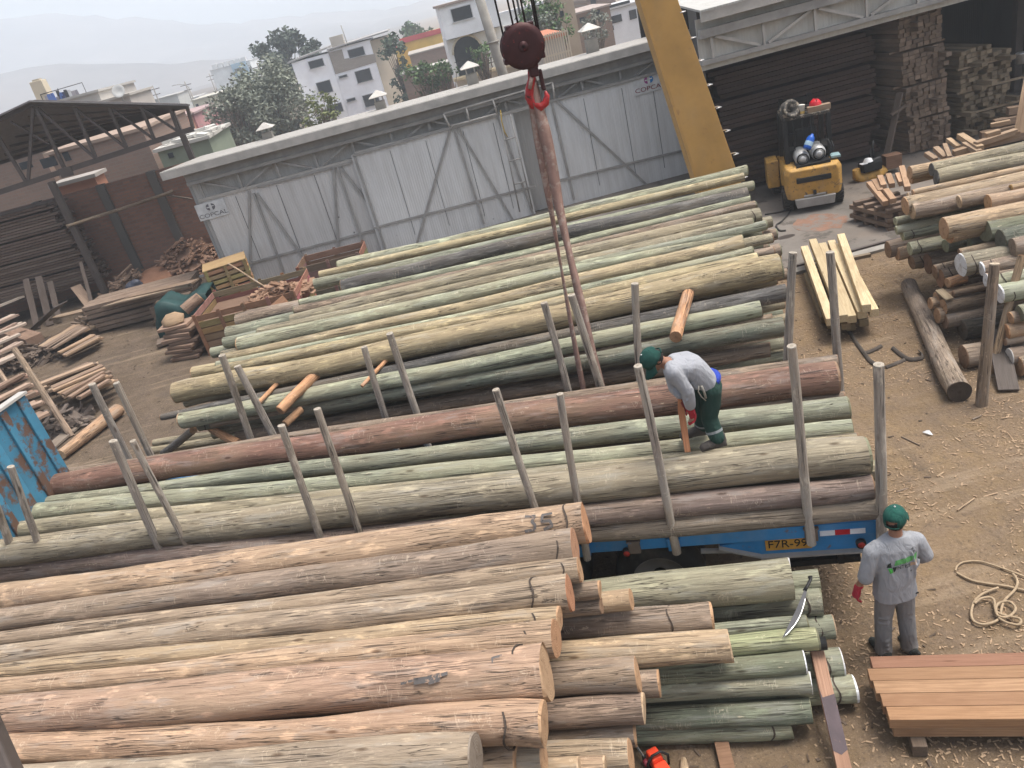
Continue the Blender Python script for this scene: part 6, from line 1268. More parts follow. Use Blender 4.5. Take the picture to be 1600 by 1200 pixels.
heap('scrap_wood', 207, 458, 1.0, .8, .85, 190, (.24, .17, .125), 'smaller heap of wood scraps in front of the brick wall', 4)
heap('scrap_wood', 318, 375, .5, .5, 2.2, 160, (.32, .22, .17), 'scrap wood piled up in the corner by the shed wall', 6)
heap('scrap_wood', 60, 560, 1.3, .9, .45, 160, (.16, .125, .10), 'dark wood scraps between the board heaps at left', 7)
heap('scrap_wood', 88, 672, .8, .6, .35, 130, (.17, .14, .12), 'dark scraps around the foot of the leaning pole behind the headboard', 9)
heap('scrap_wood', 180, 492, 1.2, .5, .35, 120, (.17, .13, .10), 'scraps tucked under the long plank', 12)
g = MB(); P = at(245, 448, 0); g.lathe([(1.3, 0), (.9, .35), (.3, .6), (0, .65)], Matrix.Translation((P.x, P.y + .4, 0)), 20); o = g.build('sawdust_heap', m_paint('red_sawdust', (.25, .13, .08), .95, 0, None, .6, 3., .2, None, .5)); o['kind'] = 'stuff'; o['label'] = 'reddish sawdust heap against the brick wall'; o['category'] = 'heap'
t = empty('rubbish_bag', at(212, 452, .45), 0, 'dark blue grey rubbish bag on the smaller scrap heap', 'bag'); g = MB(); g.ball((0, 0, .1), (.32, .25, .22)); g.ball((.1, -.05, .22), (.2, .16, .14)); g.build('bag', m_paint('dark_plastic', (.05, .055, .075), .5, 0, None, .6, 5.), t, remesh=.03, smooth=2)
# --- crates
def slat_crate(root, w, d, h, rows, col, gap=.02, battens=3, miss=()):
    rs = random.Random(int(w * 100)); rh = h / rows
    def add(nm, c, s): g = MB(); g.box(c, s); q = g.build(nm, BOARD, root, tuple(k * rs.uniform(.7, 1.2) for k in col)); return q
    for r_ in range(rows):
        if r_ in miss: continue
        z = rh * (r_ + .5)
        add('slat', (0, -d / 2, z), (w, .025, rh - gap)); add('slat', (0, d / 2, z), (w, .025, rh - gap)); add('slat', (w / 2, 0, z), (.025, d - .03, rh - gap)); add('slat', (-w / 2, 0, z), (.025, d - .03, rh - gap))
    for k in range(battens):
        x = -w / 2 + .06 + (w - .12) * k / (battens - 1); add('batten', (x, -d / 2 - .028, h / 2), (.09, .03, h + .06)); add('batten', (x, d / 2 + .028, h / 2), (.09, .03, h + .06))
t = empty('slatted_crate', at(372, 487, 0) + Vector((0, .6, 0)), R(14), 'yellowish slatted wooden crate standing on pallets beside the shed wall', 'crate', 'slatted crates by the shed wall')
t.location.z = .62; slat_crate(t, 1.25, 1.0, .78, 5, (.40, .27, .13), .055); g = MB(); g.box((0, 0, .80), (1.28, 1.03, .03)); g.build('lid', BOARD, t, (.40, .28, .145))
t2 = empty('slatted_crate', t.location - Vector((0, 0, .60)), R(14), 'yellowish pallet box with a dark gap under the topmost crate by the shed wall', 'crate', 'slatted crates by the shed wall'); slat_crate(t2, 1.22, .98, .58, 4, (.38, .26, .13), .06, 3, (2,))
g = MB(); g.box((0, 0, .29), (1.1, .85, .5)); g.build('dark_content', BOARD, t2, (.05, .04, .03))
A, B = aty(357, 412, 23.0), at(434, 462, .9); log(A, B, .025, .025, (.42, .30, .2), 'thin pole leaning from the crate lid down into the open bin', None, 'pole', 'pole', n=8)
pb, pr_ = at(330, 556, 0), at(470, 498, .0); ang = math.atan2(-.10, 1.)
bin_ = empty('wooden_bin', (-6.1, 20.75, .0), R(-3), 'large open brown wooden bin left of the green log stack', 'bin'); slat_crate(bin_, 2.75, 1.9, 1.12, 6, (.29, .165, .11), .035, 5)
g = MB(); g.box((0, 0, .45), (2.65, 1.8, .7)); g.build('scrap_content', BOARD, bin_, (.2, .13, .09))
heap('scrap_wood', 440, 462, 1.0, .55, .3, 110, (.33, .21, .14), 'offcuts filling the open wooden bin', 15, .82, (.2, .6))
bb_ = empty('wooden_bin', (-4.15, 22.9, 0), R(-4), 'grey brown open bin behind the larger one at the shed wall', 'bin'); slat_crate(bb_, 1.9, 1.2, 1.0, 5, (.24, .16, .115), .018, 3)
board(at(416, 500, .7) + Vector((0, -.1, 0)), at(452, 470, .95) + Vector((0, -.1, 0)), .45, .03, (.36, .2, .12), 'slanted slatted panel lying over the right end of the brown bin', None, 'panel', 'panel', up=Vector((0, -1, .3)))
# --- slab pile between tarp and bin
G = 'slabs piled between tarp and bin'
for k in range(9):
    z = .06 + k * .10; P = Vector((-8.12 + .10 * math.sin(k * 2.1), 20.2 + .03 * k, z)); a = R(-15 + 9 * math.sin(k * 1.7))
    board(P - Vector((math.cos(a), math.sin(a), 0)) * .42, P + Vector((math.cos(a), math.sin(a), 0)) * .42, .55, .085, (.24, .165, .12), 'rough brown slab in the pile between the tarp and the brown bin', G, 'slab', 'slab', jit=.25, bev=.01)
g = MB(); g.path([(-.3, 0, 0), (-.14, 0, .045), (.08, 0, .055), (.3, 0, .02)], [.08, .19, .2, .12], 12, flat=.25); o = g.build('round_slab', BOARD, None, (.38, .27, .17)); o.location = (-8.2, 20.35, 1.0); tag(o, 'pale rounded slab on top of the slab pile', 'slab')
log((-7.95, 20.75, 1.10), (-7.5, 20.95, 1.28), .15, .15, (.27, .18, .13), 'short thick log block behind the pale rounded slab', None, 'log_block', 'log block', endA=(.36, .24, .16), endB=ENDTAN, n=14)
board(at(246, 537, .1), at(284, 524, .1), .5, .1, (.18, .14, .11), 'flat dark pallet board on the ground before the slab pile', None, 'board', 'board')
board(at(262, 528, .25), at(290, 508, .3), .3, .06, (.28, .2, .15), 'loose board on the flat pallet before the slab pile', None, 'board', 'board')
# --- board heaps on the left
random.seed(42)
def boards_px(lines, n, z0, dz, w, th, col, lb, G, jx=6, name='loose_board'):
    for k in range(n):
        (u, v), (u2, v2) = lines[k % len(lines)]; z = z0 + dz * (k // len(lines)); j = random.uniform(-jx, jx); j2 = random.uniform(-jx, jx)
        board(at(u + j, v + random.uniform(-1, 1), z), at(u2 + j2, v2 + random.uniform(-1, 1), z), w * random.uniform(.7, 1.2), th, random.choice(col), lb, G, name, 'board', jit=.2, bev=0)
BC = [(.29, .205, .15), (.34, .25, .175), (.22, .165, .125), (.38, .27, .18)]
boards_px([((60, 542), (124, 508)), ((66, 544), (128, 509)), ((72, 546), (133, 511)), ((80, 546), (136, 513))], 16, .08, .12, .22, .06, BC, 'brown board in the upper one of two board bundles before the dark stack', 'boards of the upper bundle', 4)
boards_px([((92, 552), (148, 524)), ((98, 554), (153, 526)), ((104, 556), (158, 528))], 12, .06, .09, .2, .05, BC, 'brown board in the lower one of two board bundles before the dark stack', 'boards of the lower bundle', 4)
boards_px([((68, 600), (146, 568)), ((76, 606), (152, 571)), ((84, 611), (158, 576)), ((94, 616), (164, 581)), ((104, 620), (170, 587)), ((116, 622), (176, 594))], 48, .06, .075, .17, .05, BC, 'brown board in the wide heap beside the open yard floor', 'boards of the wide heap', 9)
boards_px([((-60, 505), (30, 462)), ((-60, 530), (22, 492)), ((-60, 545), (34, 505)), ((-60, 562), (30, 522)), ((-60, 580), (34, 535)), ((-60, 596), (26, 552))], 42, .05, .14, .2, .06, [(.46, .38, .31), (.40, .31, .25), (.34, .25, .20), (.5, .43, .36)], 'pale board end in the stack cut by the left edge of the photo', 'boards at the left edge', 9)
boards_px([((-40, 625), (40, 585)), ((-40, 640), (46, 600)), ((-40, 655), (58, 612)), ((-30, 668), (62, 628)), ((-20, 690), (70, 645))], 40, .05, .085, .18, .06, [(.33, .24, .18), (.27, .19, .14), (.38, .28, .21), (.3, .2, .15)], 'brown board in the stack behind the blue headboard', 'boards behind the headboard', 8)
for (u, v), (u2, v2), r_, lb in (((112, 682), (22, 545), 5, 'long pole leaning over the board stack behind the headboard'), ((30, 625), (-8, 570), 4, 'short pole leaning over the boards at the left edge')):
    A = at(u, v, 0); B = aty(u2, v2, A.y + .9); k = ppm(A); log(A, B, r_ / k, r_ / k * .9, (.36, .27, .20), lb, 'poles leaning over the boards', 'pole', 'pole', n=10)
board(at(78, 700, .05), at(130, 655, .08), .32, .05, (.26, .22, .18), 'grey plank under the peeled log behind the headboard', None, 'plank', 'plank')
A, B = at(96, 710, .14), at(186, 640, .16); log(A, B, .12, .15, (.42, .27, .17), 'peeled orange brown log lying on the yard behind the headboard', None, endA=TANL, endB=ENDTAN, knob=.09, n=16)
board(at(20, 540, .0) + Vector((0, 0, .35)), at(60, 540, .35), .5, .65, (.21, .14, .10), 'brown box like block among the boards at left', None, 'wooden_block', 'block')
# ================================================================== the town beyond the sheds
def zy(u, v, y): return aty(u, v, y)
def bldg(name, lb, pts, y, zb, mat, col, roofc=None, depth=8., parapet=0., cat='building', side=None):
    """pts: photo points of the left and right top corner of the front; the body goes back by depth (side shifts the back)"""
    A, B = zy(*pts[0], y), zy(*pts[1], y); zt = (A.z + B.z) / 2
    t = empty(name, ((A.x + B.x) / 2, y, zb), 0, lb, cat); sx = side or 0.
    g = MB(); g.prism([(A.x, y, zb), (B.x, y, zb), (B.x + sx, y + depth, zb), (A.x + sx, y + depth, zb)], (0, 0, zt - zb)); wpart(g, 'wall', mat, t, col)
    if roofc:
        g = MB(); g.prism([(A.x - .15, y - .2, zt + .002), (B.x + .15, y - .2, zt + .002), (B.x + sx + .15, y + depth + .1, zt + .002), (A.x + sx - .15, y + depth + .1, zt + .002)], (0, 0, .16)); wpart(g, 'roof', PLAST, t, roofc)
    return t
def win(t, quad, y, col=None, frame_=True):
    P = [zy(u, v, y - .06) for u, v in quad]; x0 = sum(p.x for p in (P[0], P[3])) / 2; x1 = sum(p.x for p in (P[1], P[2])) / 2; z1 = (P[0].z + P[1].z) / 2; z0 = (P[2].z + P[3].z) / 2
    g = MB(); g.box(((x0 + x1) / 2, y - .02, (z0 + z1) / 2), (x1 - x0, .10, z1 - z0)); w = wpart(g, 'window', DARKGLASS, t)
    if frame_:
        f = .06; g = MB()
        for c, s in ((((x0 + x1) / 2, y - .05, z1), (x1 - x0 + f, .1, f)), (((x0 + x1) / 2, y - .05, z0), (x1 - x0 + .2, .16, f)), ((x0, y - .05, (z0 + z1) / 2), (f, .1, z1 - z0 - f)), ((x1, y - .05, (z0 + z1) / 2), (f, .1, z1 - z0 - f))): g.box(c, s)
        q = wpart(g, 'frame', PLAST, w, col or (.5, .5, .5))
    return w
# white three storey house
YH = 98.
t = empty('white_house', (-10, YH, -8), 0, 'white three storey house with dark windows and a bare brick strip', 'house')
A, M_, B, C_ = zy(458, 99, YH), zy(512, 80, YH), zy(577, 62, YH), zy(603, 57, YH + 6)
g = MB(); g.prism([(A.x, YH - 1.2, -8), (M_.x, YH, -8), (M_.x, YH + 9, -8), (A.x, YH + 9, -8)], (0, 0, A.z + 8 + .1)); wpart(g, 'wall', PLAST, t, (.93, .93, .95))
g = MB(); g.prism([(M_.x + .02, YH + .05, -8), (B.x, YH, -8), (B.x, YH + 9, -8), (M_.x + .02, YH + 9, -8)], (0, 0, B.z + 8)); wpart(g, 'wall', PLAST, t, (.93, .93, .95))
g = MB(); g.prism([(B.x + .02, YH, -8), (B.x + 2.2, YH + 2.5, -8), (B.x + 2.2, YH + 9, -8), (B.x + .02, YH + 9, -8)], (0, 0, B.z + 8 - .15)); wpart(g, 'wall', PLAST, t, (.42, .36, .28))
g = MB(); g.prism([(A.x - .4, YH - 1.6, A.z + .12), (M_.x + .1, YH - .4, A.z + .55), (M_.x + .1, YH + 9, A.z + .55), (A.x - .4, YH + 9, A.z + .12)], (0, 0, .18)); g.prism([(M_.x, YH - .5, B.z + .02), (B.x + 2.3, YH - .5, B.z + .3), (B.x + 2.3, YH + 9, B.z + .3), (M_.x, YH + 9, B.z + .02)], (0, 0, .15)); wpart(g, 'roof', PLAST, t, (.33, .32, .31))
g = MB(); g.prism([zy(u, v, YH - .05) for u, v in ((513, 82), (534, 77), (538, 92), (586, 84), (588, 97), (524, 116))], (0, .08, 0)); wpart(g, 'brick_strip', m_brick('stone_strip', 1.2, (.40, .35, .30), (.34, .29, .24), (.30, .27, .24)), t)
for q in ([(481, 97), (504, 90), (507, 102), (485, 109)], [(493, 130), (516, 124), (520, 143), (500, 149)], [(509, 164), (535, 161), (537, 177), (513, 177)]): win(t, q, YH - 1.)
for q in ([(542, 79), (567, 72), (571, 85), (547, 92)], [(554, 112), (577, 106), (583, 124), (559, 131)], [(566, 150), (590, 143), (594, 163), (571, 168)], [(529, 119), (542, 116), (543, 120), (530, 123)], [(541, 155), (555, 152), (556, 157), (543, 160)]): win(t, q, YH)
P = zy(528, 66, YH + 2); g = MB(); g.box((P.x, YH + 2, P.z - .4), (1.5, 1.5, 2.2)); wpart(g, 'roof_tank_room', PLAST, t, (.4, .36, .31)); g = MB(); g.tube((P.x + 1.0, YH + 2, P.z - 1.2), (P.x + .9, YH + 2, P.z + 1.6), .06); wpart(g, 'antenna', STEEL, t)
# white mansion with the arch
YM = 70.
t = empty('white_villa', (4, YM, -6), 0, 'white villa with arched opening and balcony behind the crane hook', 'house')
a, b = zy(684, 13, YM), zy(748, -4, YM); x0 = a.x; zt = a.z; xr = zy(860, 30, YM).x; zf_ = zy(697, 62, YM).z
g = MB(); g.prism([(x0, YM, -6), (xr, YM, -6), (xr, YM + 9, -6), (x0, YM + 9, -6)], (0, 0, zf_ + 6 - .1)); wpart(g, 'wall', PLAST, t, (.85, .84, .81))
g = MB(); g.prism([(x0, YM - 1.2, zf_), (x0 + 4.6, YM - 1.2, zf_), (x0 + 4.6, YM + 8, zf_), (x0, YM + 8, zf_)], (0, 0, zt - zf_)); wpart(g, 'upper_storey', PLAST, t, (.9, .9, .9))
g = MB(); g.box((x0 + 7.5, YM + 4, zf_ + .3), (5.5, 7, .9)); wpart(g, 'roof_terrace', PLAST, t, (.7, .7, .69))
g = MB(); g.box((x0 + 2.3, YM + 3, zt + .1), (5, 8.8, .18)); wpart(g, 'roof', PLAST, t, (.34, .27, .23))
g = MB(); g.box((x0 + 9, YM + 3, zf_ + 4.2), (7, 6, .2)); wpart(g, 'dark_canopy', PLAST, t, (.14, .09, .07))
for s in (6.4, 12): g = MB(); g.tube((x0 + s, YM + .4, zf_ + .3), (x0 + s, YM + .4, zf_ + 4.2), .09); wpart(g, 'canopy_post', BLACK, t)
win(t, [(703, 16), (735, 5), (739, 27), (709, 36)], YM - 1.2, (.6, .6, .6))
c = zy(731, 82, YM); g = MB(); pts = []; w_ = 1.15
for k in range(13): q = PI * k / 12; pts.append((c.x + w_ * math.cos(q), YM - .05, c.z + .1 + w_ * math.sin(q)))
pts += [(c.x - w_, YM - .05, c.z - 1.6), (c.x + w_, YM - .05, c.z - 1.6)]; g.prism(pts, (0, .1, 0)); ar = wpart(g, 'arched_opening', DARKGLASS, t)
g = MB(); g.path([(p[0], YM - .06, p[2]) for p in [(c.x + 1.22 * math.cos(PI * k / 12), 0, c.z + .1 + 1.22 * math.sin(PI * k / 12)) for k in range(13)]], .10, 6); wpart(g, 'arch_trim', PLAST, ar, (.72, .66, .54))
g = MB()
for k in range(7): x = x0 + .4 + k * .9; g.tube((x, YM - 1.3, c.z - 1.5), (x, YM - 1.3, c.z - .4), .03, None, 6)
for z in (-.4, -.75, -1.1): g.tube((x0 + .2, YM - 1.3, c.z + z), (x0 + 6., YM - 1.3, c.z + z), .03, None, 6)
wpart(g, 'balcony_rail', BLACK, t); g = MB(); g.box((x0 + 3.2, YM - .7, c.z - 1.7), (6.8, 1.5, .2)); wpart(g, 'balcony', PLAST, t, (.62, .50, .32))
# yellow and red shop hall
t = bldg('yellow_hall', 'yellow hall with a red band along its roof left of the white villa', [(626, 64), (690, 47)], 140., -7, PLAST, (.62, .40, .05), None, 14.)
A, B = zy(626, 64, 140.), zy(690, 47, 140.); g = MB(); g.box(((A.x + B.x) / 2, 139.9, A.z - .05), (B.x - A.x + .3, .4, .75)); wpart(g, 'red_band', PLAST, t, (.48, .05, .05))
t2 = bldg('yellow_annex', 'low yellow annex with red roof edge beside the yellow hall', [(608, 78), (628, 73)], 138., -7, PLAST, (.62, .40, .05), (.48, .05, .05), 8.)
def simple(name, lb, pts, y, mat, col, roofc=None, depth=8., wins=(), zb=-7.5, wcol=None):
    t = bldg(name, lb, pts, y, zb, mat, col, roofc, depth)
    for q in wins: win(t, q, y, wcol, False)
    return t
simple('brick_house', 'low bare brick house in front of the yellow hall', [(640, 88), (702, 70)], 115., BRICK2, None, (.33, .29, .25), 9.)
simple('brick_shed', 'grey brick yard wall building below the bare brick house', [(628, 118), (712, 95)], 84., BRICK2, None, (.36, .34, .31), 3.)
simple('brick_house', 'orange brick house seen through the truss of the open shed', [(76, 243), (222, 203)], 47., BRICK2, None, (.30, .22, .17), 9., ([(98, 240), (106, 235), (110, 250), (102, 253)], [(62, 250), (84, 243), (90, 258), (68, 264)]), -3)
simple('brick_house', 'lower brown brick house at the far left under the truss', [(-60, 268), (62, 232)], 50., BRICK2, None, (.3, .24, .2), 8., ([(30, 255), (48, 250), (50, 262), (33, 266)],), -3)
simple('orange_shed', 'low shed with orange roof edge behind the brick wall', [(86, 296), (146, 274)], 38.5, PLAST, (.34, .16, .10), (.30, .27, .24), 1.2, (), -2)
simple('white_shed', 'small whitewashed shed with rubble roof left of the timber shed', [(222, 224), (250, 216)], 52., PLAST, (.55, .54, .50), (.36, .33, .29), 5., ([(226, 228), (233, 226), (234, 234), (228, 236)],), -3)
simple('shanty', 'low shanty with pale rubble covered roof left of the timber shed', [(246, 238), (325, 216)], 44., PLAST, (.20, .23, .17), (.42, .40, .36), 5., ([(262, 240), (270, 238), (271, 246), (264, 248)],), -3)
rs = random.Random(5); P, Q = zy(246, 234, 44.), zy(325, 212, 44.); g = MB()
for k in range(110): p = P.lerp(Q, rs.random()); g.box((0, 0, 0), (rs.uniform(.2, .6), rs.uniform(.2, .5), rs.uniform(.05, .22)), Matrix.Translation((p.x, 44.2 + rs.uniform(0, 3.5), p.z - .05 + rs.uniform(0, .25))) @ Matrix.Rotation(rs.uniform(0, 3), 4, 'Z') @ Matrix.Rotation(rs.uniform(-.3, .3), 4, 'X'))
o = g.build('roof_rubble', PLAST, None, (.48, .46, .42)); o['kind'] = 'stuff'; o['label'] = 'pale rubble strewn over the shanty roof'; o['category'] = 'rubble'
simple('pink_house', 'faded pink house behind the right end of the truss', [(262, 190), (302, 178)], 72., PLAST, (.50, .25, .25), (.35, .25, .24), 8., ([(276, 192), (282, 190), (283, 198), (277, 200)],))
simple('salmon_house', 'salmon coloured wall behind the truss beside the pink house', [(238, 200), (268, 192)], 66., PLAST, (.55, .27, .19), (.4, .3, .26), 6.)
simple('cream_house', 'long cream house with small windows between pink house and trees', [(300, 158), (372, 140)], 120., PLAST, (.58, .55, .42), (.42, .40, .34), 8., ([(322, 160), (325, 159), (326, 164), (323, 165)], [(330, 156), (334, 155), (336, 161), (332, 162)], [(343, 153), (347, 152), (349, 158), (345, 159)], [(306, 163), (310, 162), (311, 168), (307, 169)]))
simple('brown_house', 'brownish low wall house under the long cream one', [(308, 180), (380, 160)], 95., BRICK2, None, (.4, .35, .3), 6.)
t = simple('tower_block', 'tall white and pale blue apartment block far off at left', [(328, 110), (390, 96)], 250., PLAST, (.66, .68, .68), (.5, .5, .5), 14., ([(389, 105), (393, 104), (395, 109), (391, 110)], [(391, 118), (395, 117), (397, 122), (393, 123)]), -8)
a, b = zy(362, 103, 250.), zy(384, 97, 250.); g = MB(); g.box(((a.x + b.x) / 2, 249.6, (a.z - 8) / 2 + .4), (b.x - a.x, 1.2, a.z + 8)); wpart(g, 'blue_facade', PLAST, t, (.25, .40, .52))
for q in ([(367, 108), (377, 105), (378, 112), (368, 115)], [(372, 121), (382, 118), (384, 125), (374, 128)], [(377, 134), (387, 131), (388, 138), (378, 141)]): win(t, q, 248.9, None, False)
for k in range(6): p = zy(336 + k * 9, 105 - k * 2.3, 252.); g = MB(); g.box((p.x, 252, p.z - .3), (1.4, 1.4, 2.0)); wpart(g, 'roof_box', PLAST, t, (.5, .5, .5))
t = simple('grey_house', 'distant low grey house right of the rooftop washing', [(240, 158), (276, 147)], 150., PLAST, (.42, .42, .40), (.36, .35, .33), 8.)
t = simple('flat_roofed_house', 'flat roofed house with water tank and washing just above the truss roof', [(30, 158), (160, 160)], 62., PLAST, (.45, .42, .38), (.40, .38, .35), 8., (), -5)
t.location.z -= 0
tk = empty('water_tank', zy(66, 142, 63.), 0, 'beige concrete water tank tower on the flat roof above the truss shed', 'water tank'); g = MB(); g.box((0, 0, 0), (.95, .95, 1.4), None, .9, .9); g.build('tank', PLAST, tk, (.50, .43, .32), bevel=.03); g = MB(); g.box((0, 0, .75), (.5, .5, .12)); g.build('lid', PLAST, tk, (.4, .35, .27))
wl = empty('washing_line', zy(92, 146, 62.5), 0, 'rooftop washing line crowded with small dark and white clothes', 'washing line')
g = MB(); a, b = zy(63, 148, 62.5), zy(128, 129, 62.5); c2 = zy(140, 156, 62.5)
for p, q in ((a, b), (b, c2), (a, a - Vector((0, 0, 1.2))), (zy(90, 138, 62.5), zy(94, 156, 62.5))): g.tube(p, q, .025, None, 6)
wpart(g, 'pole', BLACK, wl); rs = random.Random(3)
for k in range(16):
    p = a.lerp(b, .1 + .045 * k) - Vector((0, 0, rs.uniform(.1, .5))); g = MB(); g.box((p.x, 62.5 + rs.uniform(-.3, .3), p.z - .2), (.28, .03, rs.uniform(.35, .6)), None, .8); wpart(g, 'garment', CLOTH, wl, rs.choice([(.6, .6, .6), (.04, .05, .12), (.05, .05, .05), (.08, .15, .4), (.3, .28, .3)]))
def dish(u, v, y, lb):
    t = empty('satellite_dish', zy(u, v, y), 0, lb, 'satellite dish'); g = MB(); g.lathe([(0, .0), (.25, .03), (.45, .12), (.44, .13), (.25, .05), (0, .02)], Matrix.Rotation(1.2, 4, 'X'), 18); g.build('dish', PLAST, t, (.5, .5, .48)); g = MB(); g.tube((0, .1, -.9), (0, .05, 0), .04); g.build('mast', STEEL, t)
dish(186, 143, 60., 'satellite dish on a roof above the truss shed'); 
rf = simple('tin_roofed_shack', 'shack with old tin bits on its roof beside the satellite dish', [(146, 157), (204, 156)], 60.5, PLAST, (.42, .38, .34), (.38, .35, .31), 5., (), -4)
def streetlamp(u, v, u2, v2, y, lb, arm=True):
    A, B = zy(u, v, y), zy(u2, v2, y); t = empty('street_lamp' if arm else 'utility_pole', (B.x, y, B.z), 0, lb, 'street lamp' if arm else 'utility pole', 'lamps and poles over the town'); L = A.z - B.z
    g = MB(); g.tube((0, 0, -6), (0, 0, L), .12, .08, 8); g.build('pole', CONCPOST, t)
    if arm:
        g = MB(); g.path([(0, 0, L), (-.5, 0, L + .5), (-1.6, 0, L + .7)], .05, 6); g.build('arm', STEEL, t); g = MB(); g.box((-1.9, 0, L + .7), (.7, .2, .12)); g.build('lamp_head', ALU, t, bevel=.03)
    else:
        g = MB(); g.box((0, 0, L - .5), (1.6, .1, .1)); g.box((0, 0, L - 1.2), (1.2, .1, .1)); g.build('crossarm', BROWNSTEEL, t)
streetlamp(199, 140, 208, 157, 110., 'curved street lamp right of the satellite dish'); streetlamp(290, 137, 301, 152, 130., 'street lamp left of the tall block near the cream house')
streetlamp(237, 134, 246, 153, 120., 'thin utility pole between dish and grey house', False); streetlamp(223, 142, 228, 155, 115., 'short utility pole left of the grey house', False); streetlamp(286, 128, 298, 152, 128., 'utility pole with two crossarms near the cream house', False); streetlamp(327, 115, 338, 145, 180., 'dark utility pole at the left edge of the tall block', False); streetlamp(402, 98, 411, 125, 110., 'utility pole left of the large tree', False)
# buildings right of the hook
simple('tan_tower', 'tan unfinished concrete tower house right of the crane cables', [(866, -12), (892, -20)], 62., PLAST, (.40, .32, .24), None, 6., ([(874, 18), (880, 16), (882, 26), (876, 28)],))
simple('brick_house', 'grey red brick house between the tan tower and the white house', [(893, 26), (952, 8)], 78., BRICK2, None, (.34, .28, .25), 8., ([(905, 28), (914, 26), (915, 34), (907, 36)], [(926, 18), (937, 15), (939, 24), (928, 27)]))
simple('brick_house', 'taller brick house behind with open upper floor', [(915, 2), (960, -12)], 100., BRICK2, None, (.34, .28, .25), 8., ([(922, 0), (930, -2), (932, 6), (924, 8)],))
t = simple('white_house', 'white house with dark windows just left of the crane leg', [(944, 18), (1004, 2)], 82., PLAST, (.72, .74, .77), (.5, .5, .5), 8., ([(953, 26), (970, 22), (973, 33), (956, 37)], [(982, 17), (993, 14), (996, 28), (985, 31)], [(950, 42), (958, 40), (960, 47), (952, 49)], [(952, 8), (984, 0), (985, 8), (953, 16)]))
simple('grey_block', 'pale grey block between crane cables and tan tower', [(842, 36), (868, 29)], 74., PLAST, (.44, .44, .42), (.4, .4, .38), 6.)
simple('tiled_shed', 'low shed with reddish tiled roof right of the hook block', [(842, 66), (880, 56)], 44., PLAST, (.40, .36, .31), (.42, .16, .09), 6., (), -3)
t = empty('picket_fence', zy(868, 60, 41.), 0, 'cream slatted fence behind the shed roof right of the hook', 'fence'); g = MB(); a, b = zy(846, 66, 41.), zy(886, 48, 41.); zt = (a.z + b.z) / 2
for k in range(12): x = a.x + (b.x - a.x) * k / 11; g.box((x, 41, zt - .8), (.05, .06, 2.0))
for z in (.1, -.8): g.box(((a.x + b.x) / 2, 41.05, zt + z), (b.x - a.x, .05, .08))
wpart(g, 'slats', PLAST, t, (.55, .48, .38))
cp = empty('concrete_pole', (zy(765, 60, 40.).x, 40., -1), 0, 'thick grey concrete pole left of the crane hook', 'pole'); P, Q = zy(744, -10, 40.), zy(784, 108, 40.)
g = MB(); g.tube(Q - Vector((0, 0, 4)) + Vector((.3, 0, 0)), P + Vector((0, 0, 1.0)), .27, .21, 16); wpart(g, 'shaft', CONCPOST, cp); R1 = zy(770, 66, 40.); g = MB(); g.tube(R1 - Vector((0, 0, .03)), R1 + Vector((0, 0, .05)), .31, .31, 16); wpart(g, 'collar', CONCPOST, cp)
# ---- trees
def tree(lb, u, v, y, w, h, col, trunk_h, seed, n=1500, leaf=.30, name='tree', clumps=26, openness=.55):
    P = zy(u, v, y); zb = terrain(P.x, y); t = empty(name, (P.x, y, zb), 0, lb, 'tree', 'trees of the town'); rs = random.Random(seed); cz = P.z - zb; nz = []
    g = MB(); g.path([(0, 0, -.3), (.1, 0, cz * .35), (-.05, .1, cz * .8), (0.1, 0, cz + h * .15)], [.28, .22, .16, .08], 10)
    for i in range(clumps):
        a = rs.uniform(0, 2 * PI); q = rs.random() ** .5; e = rs.uniform(-1, 1); rr = math.sqrt(max(0, 1 - e * e * .8)); c = Vector((w * .5 * q * rr * math.cos(a), w * .4 * q * rr * math.sin(a), cz + e * h * .5)); nz.append((c, rs.uniform(.14, .26) * min(w, h)))
        g.path([(0, 0, cz * rs.uniform(.4, .8)), (c.x * .5, c.y * .5, (c.z + cz * .6) / 2), tuple(c)], [.08, .05, .02], 5)
    g.build('trunk', BARK, t)
    g = MB(); g.mi = []
    for i in range(n):
        c, r_ = rs.choice(nz); d = Vector((rs.gauss(0, 1), rs.gauss(0, 1), rs.gauss(0, .8))); d = d.normalized() * r_ * rs.random() ** .4; p = c + d; s = leaf * rs.uniform(.5, 1.2)
        ax = Vector((rs.gauss(0, 1), rs.gauss(0, 1), rs.gauss(0, .6))).normalized(); b_ = ax.cross(Vector((rs.gauss(0, 1), rs.gauss(0, 1), rs.gauss(0, 1)))).normalized()
        g.cur = rs.choice((0, 0, 1)); g.poly([p - ax * s, p + b_ * s * .5, p + ax * s, p - b_ * s * .5])
    o = g.build('crown', LEAF, t, col); return t
tree('large dark round tree rising behind the white three storey house at left', 446, 88, 118., 8.6, 5.2, (.075, .095, .072), 4, 1, 4200, .4, clumps=40)
tree('low dark tree between the tall block and the large round tree', 418, 128, 125., 6., 4., (.06, .09, .06), 3, 2, 900, .4)
tree('grey green feathery tree left in front of the white three storey house', 425, 172, 74., 6.4, 6.6, (.20, .215, .165), 3, 3, 7500, .2, clumps=60)
tree('second grey green feathery tree standing left of the first', 372, 188, 70., 5., 4.2, (.18, .195, .15), 3, 4, 4600, .19, clumps=44)
tree('slim dark tree at the right wall of the white three storey house', 622, 108, 92., 3.2, 6.5, (.06, .09, .055), 3, 5, 1300, .25)
tree('bushy green tree over the yellow hall roof', 648, 52, 150., 6., 3.2, (.06, .11, .05), 3, 6, 800, .42)
tree('green shrub in front of the grey brick yard wall', 664, 124, 66., 3.6, 2.2, (.08, .13, .05), 1, 7, 900, .17, 'shrub')
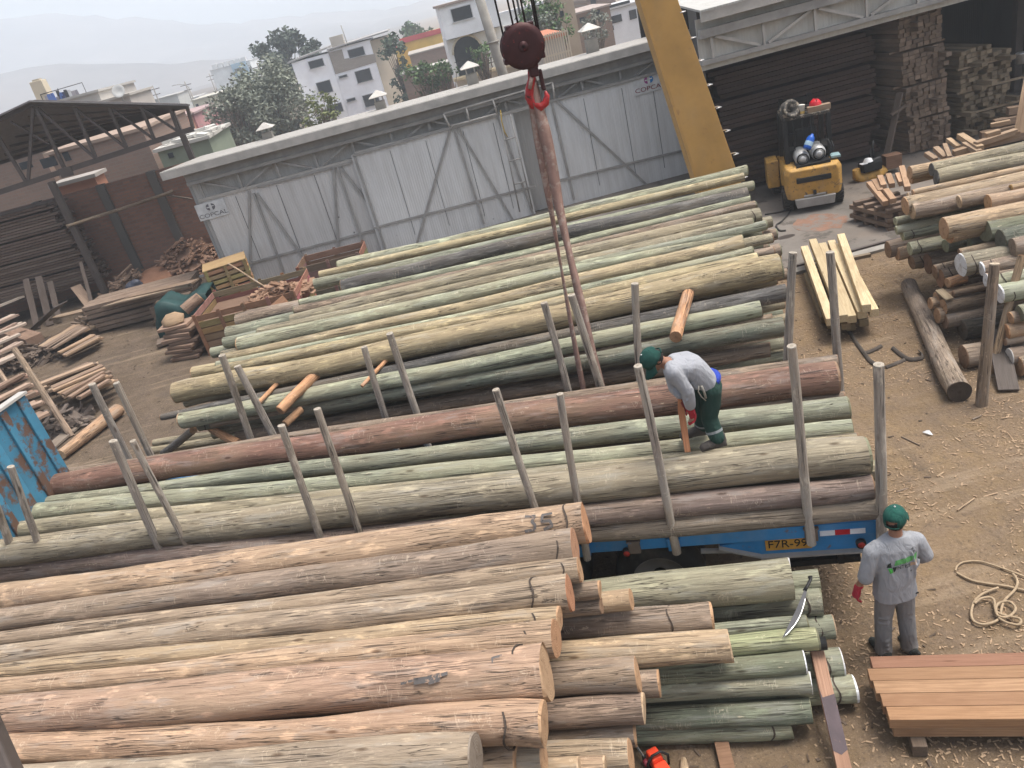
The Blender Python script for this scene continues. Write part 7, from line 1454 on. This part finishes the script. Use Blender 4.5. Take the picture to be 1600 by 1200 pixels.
tree('small green shrub right of the other one at the yard wall', 695, 114, 66., 2.2, 1.6, (.08, .13, .05), 1, 8, 500, .16, 'shrub')
tree('yellow green palm like shrub below the white three storey house', 503, 176, 60., 3.2, 2.0, (.15, .17, .06), 1, 9, 700, .17, 'shrub')
tree('bright green tree behind the crane cables', 840, 22, 66., 2.6, 3., (.07, .13, .04), 2, 10, 900, .2)
tree('green climbing bush on the wall right of the crane cables', 868, 40, 60., 2.0, 2.6, (.09, .15, .05), 2, 11, 700, .17, 'shrub')
tree('dusty grey bush below the pale block right of the hook', 846, 48, 58., 2.8, 1.6, (.15, .17, .13), 1, 12, 700, .15, 'shrub')
tree('potted green bush beside the arch of the white villa', 752, 88, 64., 2.2, 1.6, (.09, .15, .05), 1, 13, 600, .15, 'shrub')
tree('grey bush before the white house near the crane leg', 932, 38, 72., 2.6, 2.2, (.20, .21, .17), 1, 14, 800, .16, 'shrub')
tree('dark green tree above the open bay right of the crane leg', 1075, 0, 60., 5., 2.6, (.06, .10, .05), 2, 15, 1000, .26)
tree('green trees above the roof of the open bay further right', 1130, -20, 62., 6., 2.6, (.06, .10, .05), 2, 16, 1000, .26)
for y, us in ((165., (420, 470, 560, 600, 700, 760, 820)), (210., (60, 120, 190, 250, 300, 410, 450))):     # further roofs
    for k, u in enumerate(us):
        a = zy(u, 200, y); zt = -1.5 + (k * 37 % 5) * .7 - (1.5 if y < 200 else 0)
        t = empty('far_house', (a.x, y, -8), 0, '%s flat roofed house %s' % (('grey', 'tan', 'pale', 'brick red')[k % 4], ('among the far roofs beyond the white three storey house', 'among the farthest roofs at the foot of the hill')[y > 200]), 'house', 'far houses of the town'); g = MB(); wd = 7 + (k * 53 % 5); g.box((a.x, y + 4, (zt - 8) / 2), (wd, 8, zt + 8)); wpart(g, 'wall', PLAST, t, ((.42, .41, .39), (.46, .38, .29), (.6, .59, .56), (.36, .22, .17))[k % 4])
        for s in (-.25, .2): g = MB(); g.box((a.x + s * wd, y - .02, zt - 1.6), (1.2, .08, 1.1)); wpart(g, 'window', DARKGLASS, t)
